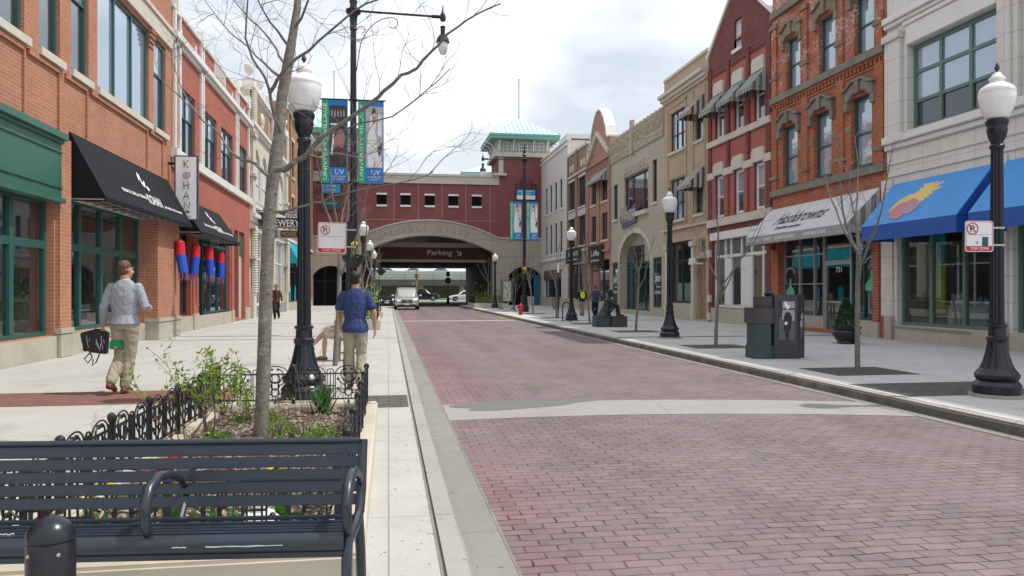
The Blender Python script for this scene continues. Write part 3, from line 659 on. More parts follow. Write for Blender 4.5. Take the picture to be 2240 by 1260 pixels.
# ---------------------------------------------------------------- LEFT building: red brick with white strips
def bld_red():
    u = UL; a, e = u(375), u(546)
    r = thing('brick_building', 'red brick building with white vertical strips and a white sill band, second on the left', 'building', (XL, 31, SW))
    W = [(u(393), u(427), 6.1, 8.3), (u(443), u(474), 6.1, 8.3), (u(484), u(509), 6.1, 8.3), (u(520), u(539), 6.1, 8.3)]
    s1, s2 = u(372) + .35, u(418); e1, e2 = u(433), u(503); g1, g2 = u(511), u(521); d1, d2 = u(523), u(535)
    holes = W + [(s1, s2, .66, 4.2), (e1, e2, .2, 4.2), (g1, g2, .3, 4.25), (d1, d2, .2, 4.25)]
    shell(r, FL, a, e, 10.55, holes, 'red_brick')
    for w in W: window(r, FL, *w, fm='teal', pm='pane', cols=2, rails=(.58,), blind=(.58,), sill=None, dep=.14, fw=.09)
    white = []
    for px in (378.5, 389, 437, 441, 514, 518, 541):
        x = u(px); white.append((x - .09, x + .09, 6.1, 10.5, 0, .1))
    bands(r, FL, white, 'white_stone', 'white_strip', bev=.01)
    bands(r, FL, [(a, e, 9.45, 9.6, 0, .1), (a, e, 9.6, 9.82, 0, .2)], 'white_stone', 'cornice', bev=.01)
    bands(r, FL, [(a, e, 10.55, 10.68, -.38, .08)] + [(u(p) - .22, u(p) + .22, 10.4, 10.95, -.36, .14) for p in (384, 439, 516, 541)], 'white_stone', 'coping', bev=.01)
    bands(r, FL, [(a + .3, e, 5.78, 6.08, 0, .14)], 'white_stone', 'sill_band', bev=.01)
    bands(r, FL, [(a - .1, a + .5, 5.75, 6.05, 0, .2), (a, a + .4, 5.45, 5.75, 0, .1)], 'white_stone', 'bracket', bev=.01)
    bands(r, FL, [(u(p) - .1, u(p) + .1, 10.0, 10.25, 0, .02) for p in (396, 428, 446, 508, 522, 534)], 'white_stone', 'tile_inlay')
    mb = MB(FL)
    for k in range(5): mb.box(u(468), u(490), 10.08 + k * .1, 10.12 + k * .1, 0, .05)
    mb.box(u(468) - .06, u(468), 10.0, 10.6, 0, .06); mb.box(u(490), u(490) + .06, 10, 10.6, 0, .06); mb.build('vent_grille', 'white_stone', r)
    bands(r, FL, [(a + .05, s2 + .1, SW - .05, .64, 0, .05), (u(418) + .1, u(431), SW - .05, .70, 0, .09), (u(433), u(505), SW - .05, .62, 0, .04), (u(505), u(511), SW - .05, .66, 0, .07), (u(535), e - .05, SW - .05, .7, 0, .07)], 'base_stone', 'stone_base', bev=.01)
    bands(r, FL, [(u(420), u(431), .7, 4.0, 0, .06), (u(505), u(510), .66, 4.2, 0, .05)], 'red_brick', 'pier')
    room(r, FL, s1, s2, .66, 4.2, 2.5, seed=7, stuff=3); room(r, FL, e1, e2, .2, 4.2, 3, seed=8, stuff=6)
    shopfront(r, FL, s1, s2, .66, 4.2, [u(392), u(405)], [(3.2, .1)], 'darkframe', mw=.08)
    shopfront(r, FL, u(452), e2, .62, 4.2, [u(468), u(485)], [(3.3, .1)], 'teal', mw=.08)
    shopfront(r, FL, g1, g2, .3, 4.25, [], [(3.2, .12)], 'green', pm='panedark')
    dr = bands(r, FL, [(d1, d2, SW, 3.2, -.25, -.15)], M2('cream_door', (.5, .47, .4), .6), 'door')
    bands(dr, FL, [(d1, d2, 3.2, 4.25, -.2, -.1)], 'green', 'transom'); bands(dr, FL, [(d1 + .15, d1 + .2, 1.0, 1.35, -.15, -.09)], 'silver', 'handle')
    aw = awning(r, FL, u(375) + .25, u(478), 4.62, 3.34, .82, .1, 'cloth_black', label='smaller black canvas awning with white lettering')
    A0, A1 = u(375) + .25, u(478)
    mb = MB(FL)
    for k in range(9):
        x = A0 + (A1 - A0) * k / 8; mb.tube([(x, 3.4, .0), (x, 3.4, .8)], .013, 5)
    for d in (.3, .6): mb.tube([(A0, 3.41, d), (A1, 3.41, d)], .013, 5)
    mb.build('frame', 'silver', aw)
    letters(aw, A0, A1, 4.62, 3.44, .82)
    return r
def tw_col(mb, u, v0, v1, r, d):              # twisted column
    k = int((v1 - v0) / .12)
    for i in range(k): mb.tube([(u, v0 + (v1 - v0) * i / k, d), (u, v0 + (v1 - v0) * (i + .5) / k, d), (u, v0 + (v1 - v0) * (i + 1) / k, d)], [r * .78, r, r * .78], 7)
def arched(mb, u0, u1, v0, vs, d, n=8, top=None):   # stone above a round arch (spandrel)
    m_, r_ = (u0 + u1) / 2, (u1 - u0) / 2; top = top or vs + r_
    for k in range(n):
        a0, a1 = pi - pi * k / n, pi - pi * (k + 1) / n
        x0, z0, x1, z1 = m_ + r_ * cos(a0), vs + r_ * sin(a0), m_ + r_ * cos(a1), vs + r_ * sin(a1)
        for dd in (d,): mb.quad([(x0, z0, dd), (x1, z1, dd), (x1, top, dd), (x0, top, dd)])
        mb.quad([(x0, z0, d), (x1, z1, d), (x1, z1, d - .2), (x0, z0, d - .2)])
def bld_cream():
    u = UL; a, e = u(546), u(625)
    r = thing('terracotta_building', 'ornate cream terracotta building with arched windows and urns on its roofline', 'building', (XL, 44, SW))
    mid = (a + e) / 2; bays = []
    for c in ((a + mid) / 2, (mid + e) / 2): bays.append((c - 2.3, c + 2.3))
    holes = []
    for b0, b1 in bays:
        m_ = (b0 + b1) / 2; holes += [(b0, m_ - .15, 6.2, 8.9), (m_ + .15, b1, 6.2, 8.9), (b0 - .1, b1 + .1, .75, 4.6)]
    shell(r, FL, a, e, 11.6, holes, 'terracotta')
    for b0, b1 in bays:
        m_ = (b0 + b1) / 2
        for (x0, x1) in ((b0, m_ - .15), (m_ + .15, b1)):
            mb = MB(FL); window(r, FL, x0, x1, 6.2, 8.9, fm='white', pm='blind', cols=2, rails=(.35,), dep=.15, sill='stone')
            arched(mb, x0, x1, 6.2, 8.9 - (x1 - x0) / 2, .002); mb.build('arch_stone', 'terracotta', r)
        shopfront(r, FL, b0 - .1, b1 + .1, .75, 4.6, [m_ - .7, m_ + .7], [(3.2, .08)], 'white', pm='pane', mw=.1)
        bands(r, FL, [(b0 - .3, b1 + .3, 10.0, 11.3, 0, .03)], 'brown_brick', 'brick_panel')
        mb = MB(FL); mb.ball((m_, 10.65, .05), .3, 10, (.5, 1.2, 1.4)); mb.ball((m_, 10.3, .05), .2, 8, (.5, 1.6, 1)); mb.build('shield_ornament', 'stone', r, smooth=True)
    bands(r, FL, [(a, e, 9.65, 9.8, 0, .12), (a, e, 9.8, 9.98, 0, .24), (a, e, 5.0, 5.2, 0, .12), (a, e, 5.2, 5.4, 0, .28), (a, e, 5.75, 5.95, 0, .14), (a, e, 11.5, 11.62, -.3, .12), (a, e, 11.62, 11.8, -.36, .22)], 'white_stone', 'cornice', bev=.01)
    bands(r, FL, [(a, e, SW - .05, .72, 0, .05)], M2('grey_base', (.25, .25, .25), .8), 'stone_base')
    for c in (a + .45, mid, e - .45):
        mb = MB(FL); mb.box(c - .38, c + .38, 5.4, 9.65, 0, .16); mb.box(c - .42, c + .42, SW, 1.4, 0, .2)
        tw_col(mb, c - .2, 9.98, 11.5, .13, .15); tw_col(mb, c + .2, 9.98, 11.5, .13, .15); tw_col(mb, c, 1.4, 4.6, .2, .15)
        for z in (4.6, 3.1, 9.2, 7.2): mb.box(c - .46, c + .46, z, z + .16, 0, .27)
        for k in range(4): mb.ball((c - .25 + .17 * k, 9.45, .2), .09, 6)
        mb.build('pilaster', 'stone', r, smooth=30)
    for c in (a + .45, a + 3.4, mid, e - .45):
        x, y, z = FL(c, 11.8, -.1)
        mb = MB(); mb.box(x - .3, x + .3, y - .3, y + .3, z, z + .3); mb.lathe([(.1, .3), (.14, .42), (.07, .5), (.22, .72), (.27, .95), (.26, 1.0), (.1, 1.02)], (x, y, z), 12); mb.build('urn', 'white_stone', r, smooth=True)
    return r
def bld_farbrick():
    u = UL; a, e = u(625), YA - .02
    r = thing('brick_building', 'brown brick building with white cornice and a turquoise awning, farthest on the left', 'building', (XL, 60, SW))
    W = []
    for c in (53.5, 57, 60.5, 64, 67.5): W += [(c - .7, c + .7, 9.6, 12.2), (c - .7, c + .7, 5.9, 8.2)]
    holes = W + [(a + .8, 69, .7, 3.9)]
    shell(r, FL, a, e, 14.2, holes, 'far_brick', depth=1.4)
    mb = MB(FL); mb.box(a + .3, e, 0, 11, -9, -1.45); mb.build('rear_wing', 'far_brick', r)
    for w in W: window(r, FL, *w, fm='darkframe', pm='pane', sill='stone', head='stone')
    bands(r, FL, [(a, e, 13.7, 13.95, 0, .15), (a, e, 13.95, 14.3, -.1, .4), (a, e, 14.3, 14.45, -.3, .5), (a, e, 4.9, 5.1, 0, .12)], 'white_stone', 'cornice', bev=.01)
    bands(r, FL, [(c - .35, c + .35, 5.1, 13.7, 0, .12) for c in (a + .4, 55.2, 62.2, e - .5)], 'far_brick', 'pilaster')
    shopfront(r, FL, a + .8, 69, .7, 3.9, [53, 54.6, 57, 60, 63, 66], [(2.9, .08)], 'darkframe', pm='panedark')
    bands(r, FL, [(a + .1, e, SW - .05, .68, 0, .06)], 'base_stone', 'stone_base')
    bands(r, FL, [(53.2 + k * 3, 53.9 + k * 3, .72, 1.9, -.14, -.13) for k in range(5)], 'cloth_teal', 'window_film')
    awning(r, FL, a + .1, 63, 4.95, 3.35, .78, .22, 'cloth_teal', label='turquoise canvas awning')
    return r
bld_orange(); bld_red(); bld_cream(); bld_farbrick()
# ---------------------------------------------------------------- RIGHT buildings
def bld_white():
    u = UR; e = u(1940)
    r = thing('terracotta_building', 'white glazed tile building with blue awnings, nearest on the right', 'building', (XR, 16, SW))
    w1 = (u(2182), u(1985), 5.94, 8.3); w2 = (u(2239) - 4.2, u(2239), 5.94, 8.3)
    s1 = (u(2178), u(1962), .55, 3.6); s2 = (u(2215) - 4, u(2215), .55, 3.6)
    shell(r, FR, 6, e, 13, [w1, w2, s1, s2], 'cream_tile', dep=.35)
    for w in (w1, w2):
        k = window(r, FR, *w, fm='sage', pm='panedark', cols=3, rails=(.34, .68), dep=.25, fw=.12, mull=.1, blind=(.34,))
    bands(r, FR, [(6, e, 5.52, 5.68, 0, .1), (6, e - .02, 5.68, 5.9, 0, .2), (6, e, 9.0, 9.12, 0, .12), (6, e - .02, 9.12, 9.3, 0, .2), (6, e, 4.75, 4.8, 0, .05), (6, e, 5.1, 5.13, 0, .04)], 'white_stone', 'cornice', bev=.02)
    bands(r, FR, [(w1[0] - .02, w1[1] + .02, 8.32, 8.86, 0, .05), (w1[0] - .1, w1[1] + .1, 8.86, 8.98, 0, .1)], 'white_stone', 'lintel', bev=.015)
    bands(r, FR, [(u(1975), u(1941), 5.9, 8.75, 0, .1), (u(1978), u(1938) - .02, 8.6, 8.8, 0, .18), (u(2235), u(2187), 5.9, 9, 0, .1), (u(2222), u(2200), 5.9, 9, .1, .16), (u(1955), u(1930) - .02, .78, 4.7, 0, .06), (u(2206), u(2184), .78, 4.7, 0, .06)], 'cream_tile', 'pilaster', bev=.012)
    bands(r, FR, [(u(1957), e - .02, SW - .05, .78, 0, .12), (u(2207), u(2182), SW - .05, .78, 0, .12), (u(2178), u(1960), SW - .05, .54, 0, .06), (6, u(2212), SW - .05, .54, 0, .06)], 'base_stone', 'stone_base', bev=.012)
    for s, sd in ((s1, 21), (s2, 22)):
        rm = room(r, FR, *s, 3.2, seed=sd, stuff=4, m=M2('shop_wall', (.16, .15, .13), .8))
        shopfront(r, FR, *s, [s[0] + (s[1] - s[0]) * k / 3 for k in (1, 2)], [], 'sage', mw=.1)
        for k in range(5):      # small lit bulbs over the counter
            c = MB(FR); c.ball((s[0] + .8 + .35 * k, 3.0 - .05 * (k % 2), -1.8), .035, 6); c.build('ceiling_bulb', BULB, rm)
    c = MB(FR); c.box(s1[1] - .95, s1[1] - .45, .9, 2.6, -.8, -.75); c.build('hanging_banner', M2('lime', (.25, .33, .03), .7), rm)
    c = MB(FR); c.box(s1[1] - 1.0, s1[1] - .5, 2.3, 3.4, -.75, -.7); c.build('hanging_banner', 'cloth_teal', rm)
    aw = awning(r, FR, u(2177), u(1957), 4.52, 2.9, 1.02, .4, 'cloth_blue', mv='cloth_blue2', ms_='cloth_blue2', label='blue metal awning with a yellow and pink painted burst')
    A0, A1 = u(2177), u(1957)
    vt, vs, D = 4.52, 3.3, 1.02
    up = (slope(FR, A0, 0, vt, vs, D) - slope(FR, A0, 1, vt, vs, D)).normalized(); ux = -EY
    def blob(cu, t, rr, m, spikes, sc_=1, th=.003, off=.03, rot=0, asp=1.):
        c = slope(FR, cu, t, vt, vs, D, off); pts = []; N = spikes * 6 if spikes else 28
        for k in range(N):
            a = 2 * pi * k / N; q = rr
            if spikes: q = rr * (.8 + (1 - abs((k % 6) - 3) / 3) * (.9 if -.1 < a < 2.4 else .3))
            else: q = rr * (1 + .12 * sin(3 * a) + .06 * sin(7 * a))
            x, y = q * cos(a) * asp, q * sin(a); x, y = x * cos(rot) - y * sin(rot), x * sin(rot) + y * cos(rot)
            pts.append(c + ux * x + up * y)
        mb = MB(); mb.slab(pts[::-1], -th); return mb
    cu = A0 + (A1 - A0) * .52
    blob(cu, .38, .36, 0, 16).build('painted_burst', M2('mural_yellow', (.70, .55, .16), .6), aw)
    blob(cu + .5, .52, .34, 0, 0, rot=.7, asp=1.5).build('painted_burst', M2('mural_yellow2', (.66, .50, .18), .6), aw)
    blob(cu + .42, .70, .33, 0, 0, rot=.3, asp=1.35, off=.036).build('painted_burst', M2('mural_pink', (.50, .22, .26), .6, var=.3, ns=14), aw)
    blob(cu + .05, .70, .2, 0, 0, rot=.3, asp=1.4, off=.037).build('painted_burst', 'M' if 0 else M2('mural_mauve', (.40, .28, .36), .6, var=.35, ns=16), aw)
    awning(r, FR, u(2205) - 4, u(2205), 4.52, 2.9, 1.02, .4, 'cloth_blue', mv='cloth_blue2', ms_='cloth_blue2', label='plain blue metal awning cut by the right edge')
    c = MB(FR); c.tube([(u(2130), .5, .1), (u(2130) + .8, .5, .1), (u(1962), .52, .1)], .018, 6); c.build('conduit', 'silver', r)
    return r
BULB = bpy.data.materials.new('warm_bulb'); BULB.use_nodes = True
_b = BULB.node_tree.nodes['Principled BSDF']; _b.inputs['Emission Color'].default_value = (1, .75, .45, 1); _b.inputs['Emission Strength'].default_value = 6
def hood(mb, u0, u1, v, rise=.18):
    """projecting carved head over a window"""
    w = u1 - u0; m_ = (u0 + u1) / 2
    mb.prism([(u0 - .2, v), (u0 - .02, v), (m_ - w * .28, v + rise), (m_ + w * .28, v + rise), (u1 + .02, v), (u1 + .2, v), (u1 + .2, v + .32), (u1 + .02, v + .36), (m_ + w * .25, v + .52), (m_ - w * .25, v + .52), (u0 - .02, v + .36), (u0 - .2, v + .32)], 0, .13)
    mb.prism([(u0 - .28, v + .325), (u0 - .03, v + .365), (m_ - w * .27, v + .525), (m_ + w * .27, v + .525), (u1 + .03, v + .365), (u1 + .28, v + .325), (u1 + .28, v + .40), (u1 + .03, v + .45), (m_ + w * .27, v + .62), (m_ - w * .27, v + .62), (u0 - .03, v + .45), (u0 - .28, v + .40)], 0, .2)
    mb.box(m_ - .1, m_ + .1, v + rise - .05, v + .56, .13, .19)
    mb.box(u0 - .24, u0 - .04, v - .28, v, 0, .12); mb.box(u1 + .04, u1 + .24, v - .28, v, 0, .12)
def bld_ember():
    u = UR; a, e = u(1939), u(1690)
    r = thing('brick_building', 'orange-red brick building with carved window hoods and a grey striped awning, second on the right', 'building', (XR, 23, SW))
    c1, c2, c3 = u(1728), u(1799), u(1884); hw = .52
    lo = [(c - hw, c + hw, 5.28, 7.45) for c in (c1, c2, c3)]
    up = [(c - .48, c + .48, 8.72, 10.55) for c in (u(1735), u(1809), u(1890))]
    up2 = [(c - .48, c + .48, 12.1, 13.6) for c in (u(1741), u(1815), u(1893))]
    sh = (u(1912), u(1706), .25, 3.75)
    shell(r, FR, a, e, 15.2, lo + up + up2 + [sh], 'ember_brick', dep=.3)
    for i, w in enumerate(lo): window(r, FR, *w, fm='teal', pm='paneblue', rails=(.48,), dep=.2, fw=.1, sill='teal', sh=.2, sd_=.06, over=.05)
    for i, w in enumerate(up + up2): window(r, FR, *w, fm='teal', pm='paneblue', rails=(.48,), dep=.2, fw=.09)
    for w in lo: mb = MB(FR); hood(mb, w[0], w[1], w[3] - .08, .2); mb.build('window_hood', 'grey_stone', r, bev=.008)
    for w in up: mb = MB(FR); hood(mb, w[0], w[1], w[3] - .04, .14); mb.build('window_hood', 'brown_stone', r, bev=.008)
    bands(r, FR, [(a, e, 4.98, 5.22, 0, .12), (a, e, 8.42, 8.66, 0, .16), (a, e, 11.6, 11.85, 0, .14)], 'grey_stone', 'stone_belt', bev=.01)
    xs_ = [a + .02] + [q for c in (c3, c2, c1) for q in (c - hw - .02, c + hw + .02)] + [e - .02]
    bands(r, FR, [(xs_[i], xs_[i + 1], 6.45, 6.68, -.002, .012) for i in range(0, 8, 2)], 'brown_stone', 'stone_belt')
    st = []
    for c in (a + .28, (c2 + c3) / 2, (c1 + c2) / 2, e - .2): st.append((c - .2, c + .2, 5.22, 8.2, 0, .06)); st.append((c - .18, c + .18, 8.66, 11.4, 0, .07))
    bands(r, FR, st, 'ember_brick', 'brick_pilaster')
    bands(r, FR, [q for c in (a + .28, (c2 + c3) / 2, (c1 + c2) / 2, e - .2) for q in ((c - .26, c + .26, 5.62, 5.74, .0, .1), (c - .24, c + .24, 9.3, 9.42, 0, .11), (c - .24, c + .24, 11.2, 11.34, 0, .12))], 'brown_stone', 'cap_stone')
    k = int((e - a) / .2); bands(r, FR, [(a + .2 * i, a + .2 * i + .1, 8.2, 8.34, 0, .06) for i in range(k)] + [(a, e, 8.34, 8.42, 0, .08), (a, e, 8.1, 8.17, 0, .03)], 'ember_brick', 'dentil_course')
    # awning
    vt, vb, D = 4.52, 3.2, 1.08; A0, A1 = u(1926), u(1691)
    aw = awning(r, FR, A0, A1, vt, vb, D, .26, 'cloth_grey', mv='valance', ms_='cloth_grey2', scallop=.13, label='silver awning with thin dark stripes and black script')
    vs = vb + .26; W = A1 - A0; ux = -EY
    upv = (slope(FR, A0, 0, vt, vs, D) - slope(FR, A0, 1, vt, vs, D)).normalized()
    text('Hashbrowns', 'lettering', 'letterk', aw, slope(FR, A0 + W * .54, .48, vt, vs, D), ux, upv, W * .50, .58, shear=.45, bold=.012)
    text('Breakfast anytime', 'lettering', 'letterk', aw, slope(FR, A0 + W * .58, .82, vt, vs, D), ux, upv, W * .26, .2, shear=.5)
    for s, f, w in (('BREAKFAST', .90, .13), ('LUNCH', .745, .08), ('GOURMET BURGERS', .56, .2), ('HOMEMADE SOUPS', .27, .2)):
        text(s, 'lettering', 'letterw', aw, Vector(FR(A0 + W * f, vb + .13, D + .014)), ux, EZ, W * w, .11)
    text('SALADS', 'lettering', 'letterw', aw, Vector((XR - D * .48, A0 - .012, vb + .13)), EX, EZ, .72, .13)
    # shopfront, door and piers
    dl, dr = u(1852), u(1793)
    rm = room(r, FR, *sh, 4, seed=31, stuff=6, m=M2('shop_wall', (.16, .15, .13), .8))
    shopfront(r, FR, dr + .02, sh[1], .62, 3.75, [u(1740), u(1772)], [(2.75, .05), (1.75, .03)], 'silver', mw=.05, fw=.05)
    shopfront(r, FR, sh[0], dl - .02, .62, 3.75, [u(1880)], [(2.75, .05)], 'teal', mw=.06, fw=.06)
    bands(r, FR, [(sh[0], dl - .02, SW, .62, -.25, .03), (dr + .02, sh[1], SW, .62, -.28, -.15)], 'base_stone', 'stone_base')
    shopfront(r, FR, dl, dr, 2.45, 3.75, [], [], 'silver', fw=.05, name='transom')
    dr_ = shopfront(r, FR, dl, dr, SW + .02, 2.45, [], [(1.15, .05)], 'silver', fw=.09, name='door', dep=.2)
    c = MB(FR); c.box(dr - .18, dr - .12, 1.0, 1.4, -.18, -.12); c.build('handle', 'silver', dr_)
    text('731', 'house_number', 'letterw', dr_, Vector(FR((dl + dr) / 2, 2.2, -.214)), ux, EZ, .32, .17)
    for s, c_, z in ((u(1720), .32, 1.7), (u(1896), .36, 1.9)):
        mb = MB(FR); mb.prism([(s - .05, z + .25), (s - .05, z), (s - c_ * .9, z - .2), (s - c_ * .8, z - .38), (s + c_ * .8, z - .38), (s + c_ * .9, z - .2), (s + .05, z), (s + .05, z + .25)], -.17, -.16); mb.build('painted_bottle', M2('bottle_green', (.12, .45, .28), .6), r)
        mb = MB(FR); mb.tube([(s + .3 * cos(t), z + .45 + .18 * sin(t), -.165) for t in [pi * k / 8 for k in range(9)]], .03, 4); mb.build('painted_arc', M2('bottle_grey', (.3, .4, .38), .6), r)
    bands(r, FR, [(u(1925) + .0, sh[0] - .0, .6, 3.9, 0, .05), (sh[1], e - .03, .3, 3.9, 0, .08)], 'ember_brick', 'pier')
    bands(r, FR, [(u(1925), sh[0], SW - .05, .6, 0, .08)], 'base_stone', 'stone_base')
    c = MB(FR); c.box(sh[1] + .12, sh[1] + .3, 3.0, 3.25, .08, .2); c.ball((sh[1] + .2, 3.1, .24), .09, 8); c.build('alarm_bell', M2('alarm_red', (.35, .03, .03), .5), r)
    return r
def bld_gable():
    u = UR; a, e = u(1690), u(1550)
    r = thing('brick_building', 'tall gabled dark red brick building with white window heads and three grey canopies', 'building', (XR, 29, SW))
    m_ = (a + e) / 2
    cw = [u(1662), u(1617), u(1575)]; hw = .42
    lo = [(c - hw, c + hw, 4.68, 6.5) for c in cw]; up = [(c - hw, c + hw, 8.12, 10.0) for c in cw]
    at_ = (m_ - .32, m_ + .32, 11.5, 12.7); shp = (a + .5, e - .35, .78, 3.85)
    eave = 11.9; apex = 14.3
    mb = MB(FR); mb.wall(a + .004, e - .004, 0, eave, lo + up + [shp, (at_[0], at_[1], at_[2], eave)], 0, .3)
    # gable triangle pieces around the attic window
    def zl(x): return eave + (apex - eave) * (1 - abs(x - m_) / ((e - a) / 2))
    for x0, x1 in ((a, at_[0]), (at_[1], e)):
        mb.quad([(x0 + .004 * (x0 == a), eave, 0), (x1 - .004 * (x1 == e), eave, 0), (x1, max(eave + .001, zl(x1)), 0), (x0, max(eave + .001, zl(x0)), 0)])
    mb.quad([(at_[0], at_[3], 0), (m_, at_[3], 0), (m_, apex, 0), (at_[0], zl(at_[0]), 0)]); mb.quad([(m_, at_[3], 0), (at_[1], at_[3], 0), (at_[1], zl(at_[1]), 0), (m_, apex, 0)])
    for x in (at_[0], at_[1]): mb.quad([(x, at_[2], 0), (x, at_[3], 0), (x, at_[3], -.3), (x, at_[2], -.3)])
    for x in (a + .004, e - .004): mb.quad([(x, 0, 0), (x, eave, 0), (x, eave, -9), (x, 0, -9)])
    for x0, x1, z0, z1 in ((a, m_, eave, apex), (m_, e, apex, eave)): mb.quad([(x0, z0, -.3), (x1, z1, -.3), (x1, z1, -9), (x0, z0, -9)])
    mb.build('wall', 'plum_brick', r)
    mb = MB(FR)
    for x0, x1, z0, z1 in ((a - .05, m_, eave - .02, apex), (m_, e + .05, apex, eave - .02)): mb.slab([(x0, z0, .08), (x1, z1, .08), (x1, z1, -.45), (x0, z0, -.45)], -.14 if 1 else .14)
    mb.build('coping', 'white_stone', r)
    for w in lo: window(r, FR, *w, fm='white', pm='pane', rails=(.5,), dep=.14, fw=.12, blind=(.45,))
    for w in up: window(r, FR, *w, fm='white', pm='pane', rails=(.55,), dep=.14, fw=.12)
    window(r, FR, *at_, fm='white', pm='blind', rails=(.5,), sill='white_stone')
    # painted rose panels between brick ribs
    pan = []
    for i, c in enumerate(cw):
        x0 = (a + .42) if i == 0 else (cw[i - 1] + c) / 2 + .14; x1 = (e - .42) if i == 2 else (cw[i + 1] + c) / 2 - .14
        for (z0, z1) in ((4.68, 6.45), (6.8, 7.85), (8.15, 10.9)):
            if z0 == 6.8: continue
            pan += [(x0, c - hw - .01, z0, z1, 0, .02), (c + hw + .01, x1, z0, z1, 0, .02)]
        pan.append((c - hw - .01, c + hw + .01, 10.55, 10.9, 0, .022))
    pan.append((a + .42, e - .42, 6.78, 7.8, 0, .02))
    bands(r, FR, pan, 'rose_brick', 'brick_panel')
    ribs = []
    for x in ((cw[0] + cw[1]) / 2, (cw[1] + cw[2]) / 2):
        ribs += [(x - .13, x + .13, 7.0, 11.2, 0, .09), (x - .09, x + .09, 6.8, 7.0, 0, .06)]
    ribs += [(a + .06, a + .4, 4.0, 11.3, 0, .07), (e - .4, e - .06, 4.0, 11.3, 0, .07)]
    for i, c in enumerate(cw): ribs += [(c - .7, c + .7, 10.95, 11.08, 0, .06), (c - .62, c + .62, 10.86, 10.95, 0, .035)]
    bands(r, FR, ribs, 'plum_brick', 'brick_rib')
    w_ = [(a, e, 4.3, 4.64, 0, .12)]
    xs = [a] + [q for c in cw for q in (c - hw - .02, c + hw + .02)] + [e]
    for i in range(0, len(xs), 2): w_ += [(xs[i], xs[i + 1], 6.42, 6.72, 0, .1)]
    w_ += [(a, e, 7.84, 8.1, 0, .13)]
    bands(r, FR, w_, 'stone', 'stone_belt', bev=.01)
    for c in cw:
        for z in (6.52, 10.02): mb = MB(FR); mb.prism([(c - .5, z), (c + .5, z), (c + .5, z + .42), (c + .38, z + .55), (c - .38, z + .55), (c - .5, z + .42)], 0, .12); mb.build('window_head', 'stone', r, bev=.01)
    for c in cw: awning(r, FR, c - .62, c + .62, 10.05, 9.12, .72, .12, 'cloth_win', ms_='cloth_win', scallop=.13, name='window_canopy', label='small grey striped window canopy')
    room(r, FR, *shp, 3, seed=41, stuff=4)
    shopfront(r, FR, *shp, [u(1662), u(1637), u(1615), u(1592), u(1580)], [(3.0, .12), (3.82, .1)], 'white', mw=.12, fw=.12, pm='pane')
    bands(r, FR, [(shp[0] - .1, e - .3, 3.72, 4.05, 0, .08)], 'white', 'sign_band'); bands(r, FR, [(shp[0] - .05, e - .38, SW - .05, .76, 0, .06)], 'base_stone', 'stone_base')
    bands(r, FR, [(u(1637), u(1615), .9, 2.9, -.18, -.13), (u(1592), u(1582), .9, 2.9, -.18, -.13)], 'white', 'panel')
    bands(r, FR, [(e - .34, e - .02, z, z + .32, 0, .1) for z in (.2, 1.0, 3.0)], 'stone', 'quoin')
    bands(r, FR, [(a + .05, a + .4, .2, 4.2, 0, .05)], 'plum_brick', 'pier')
    return r
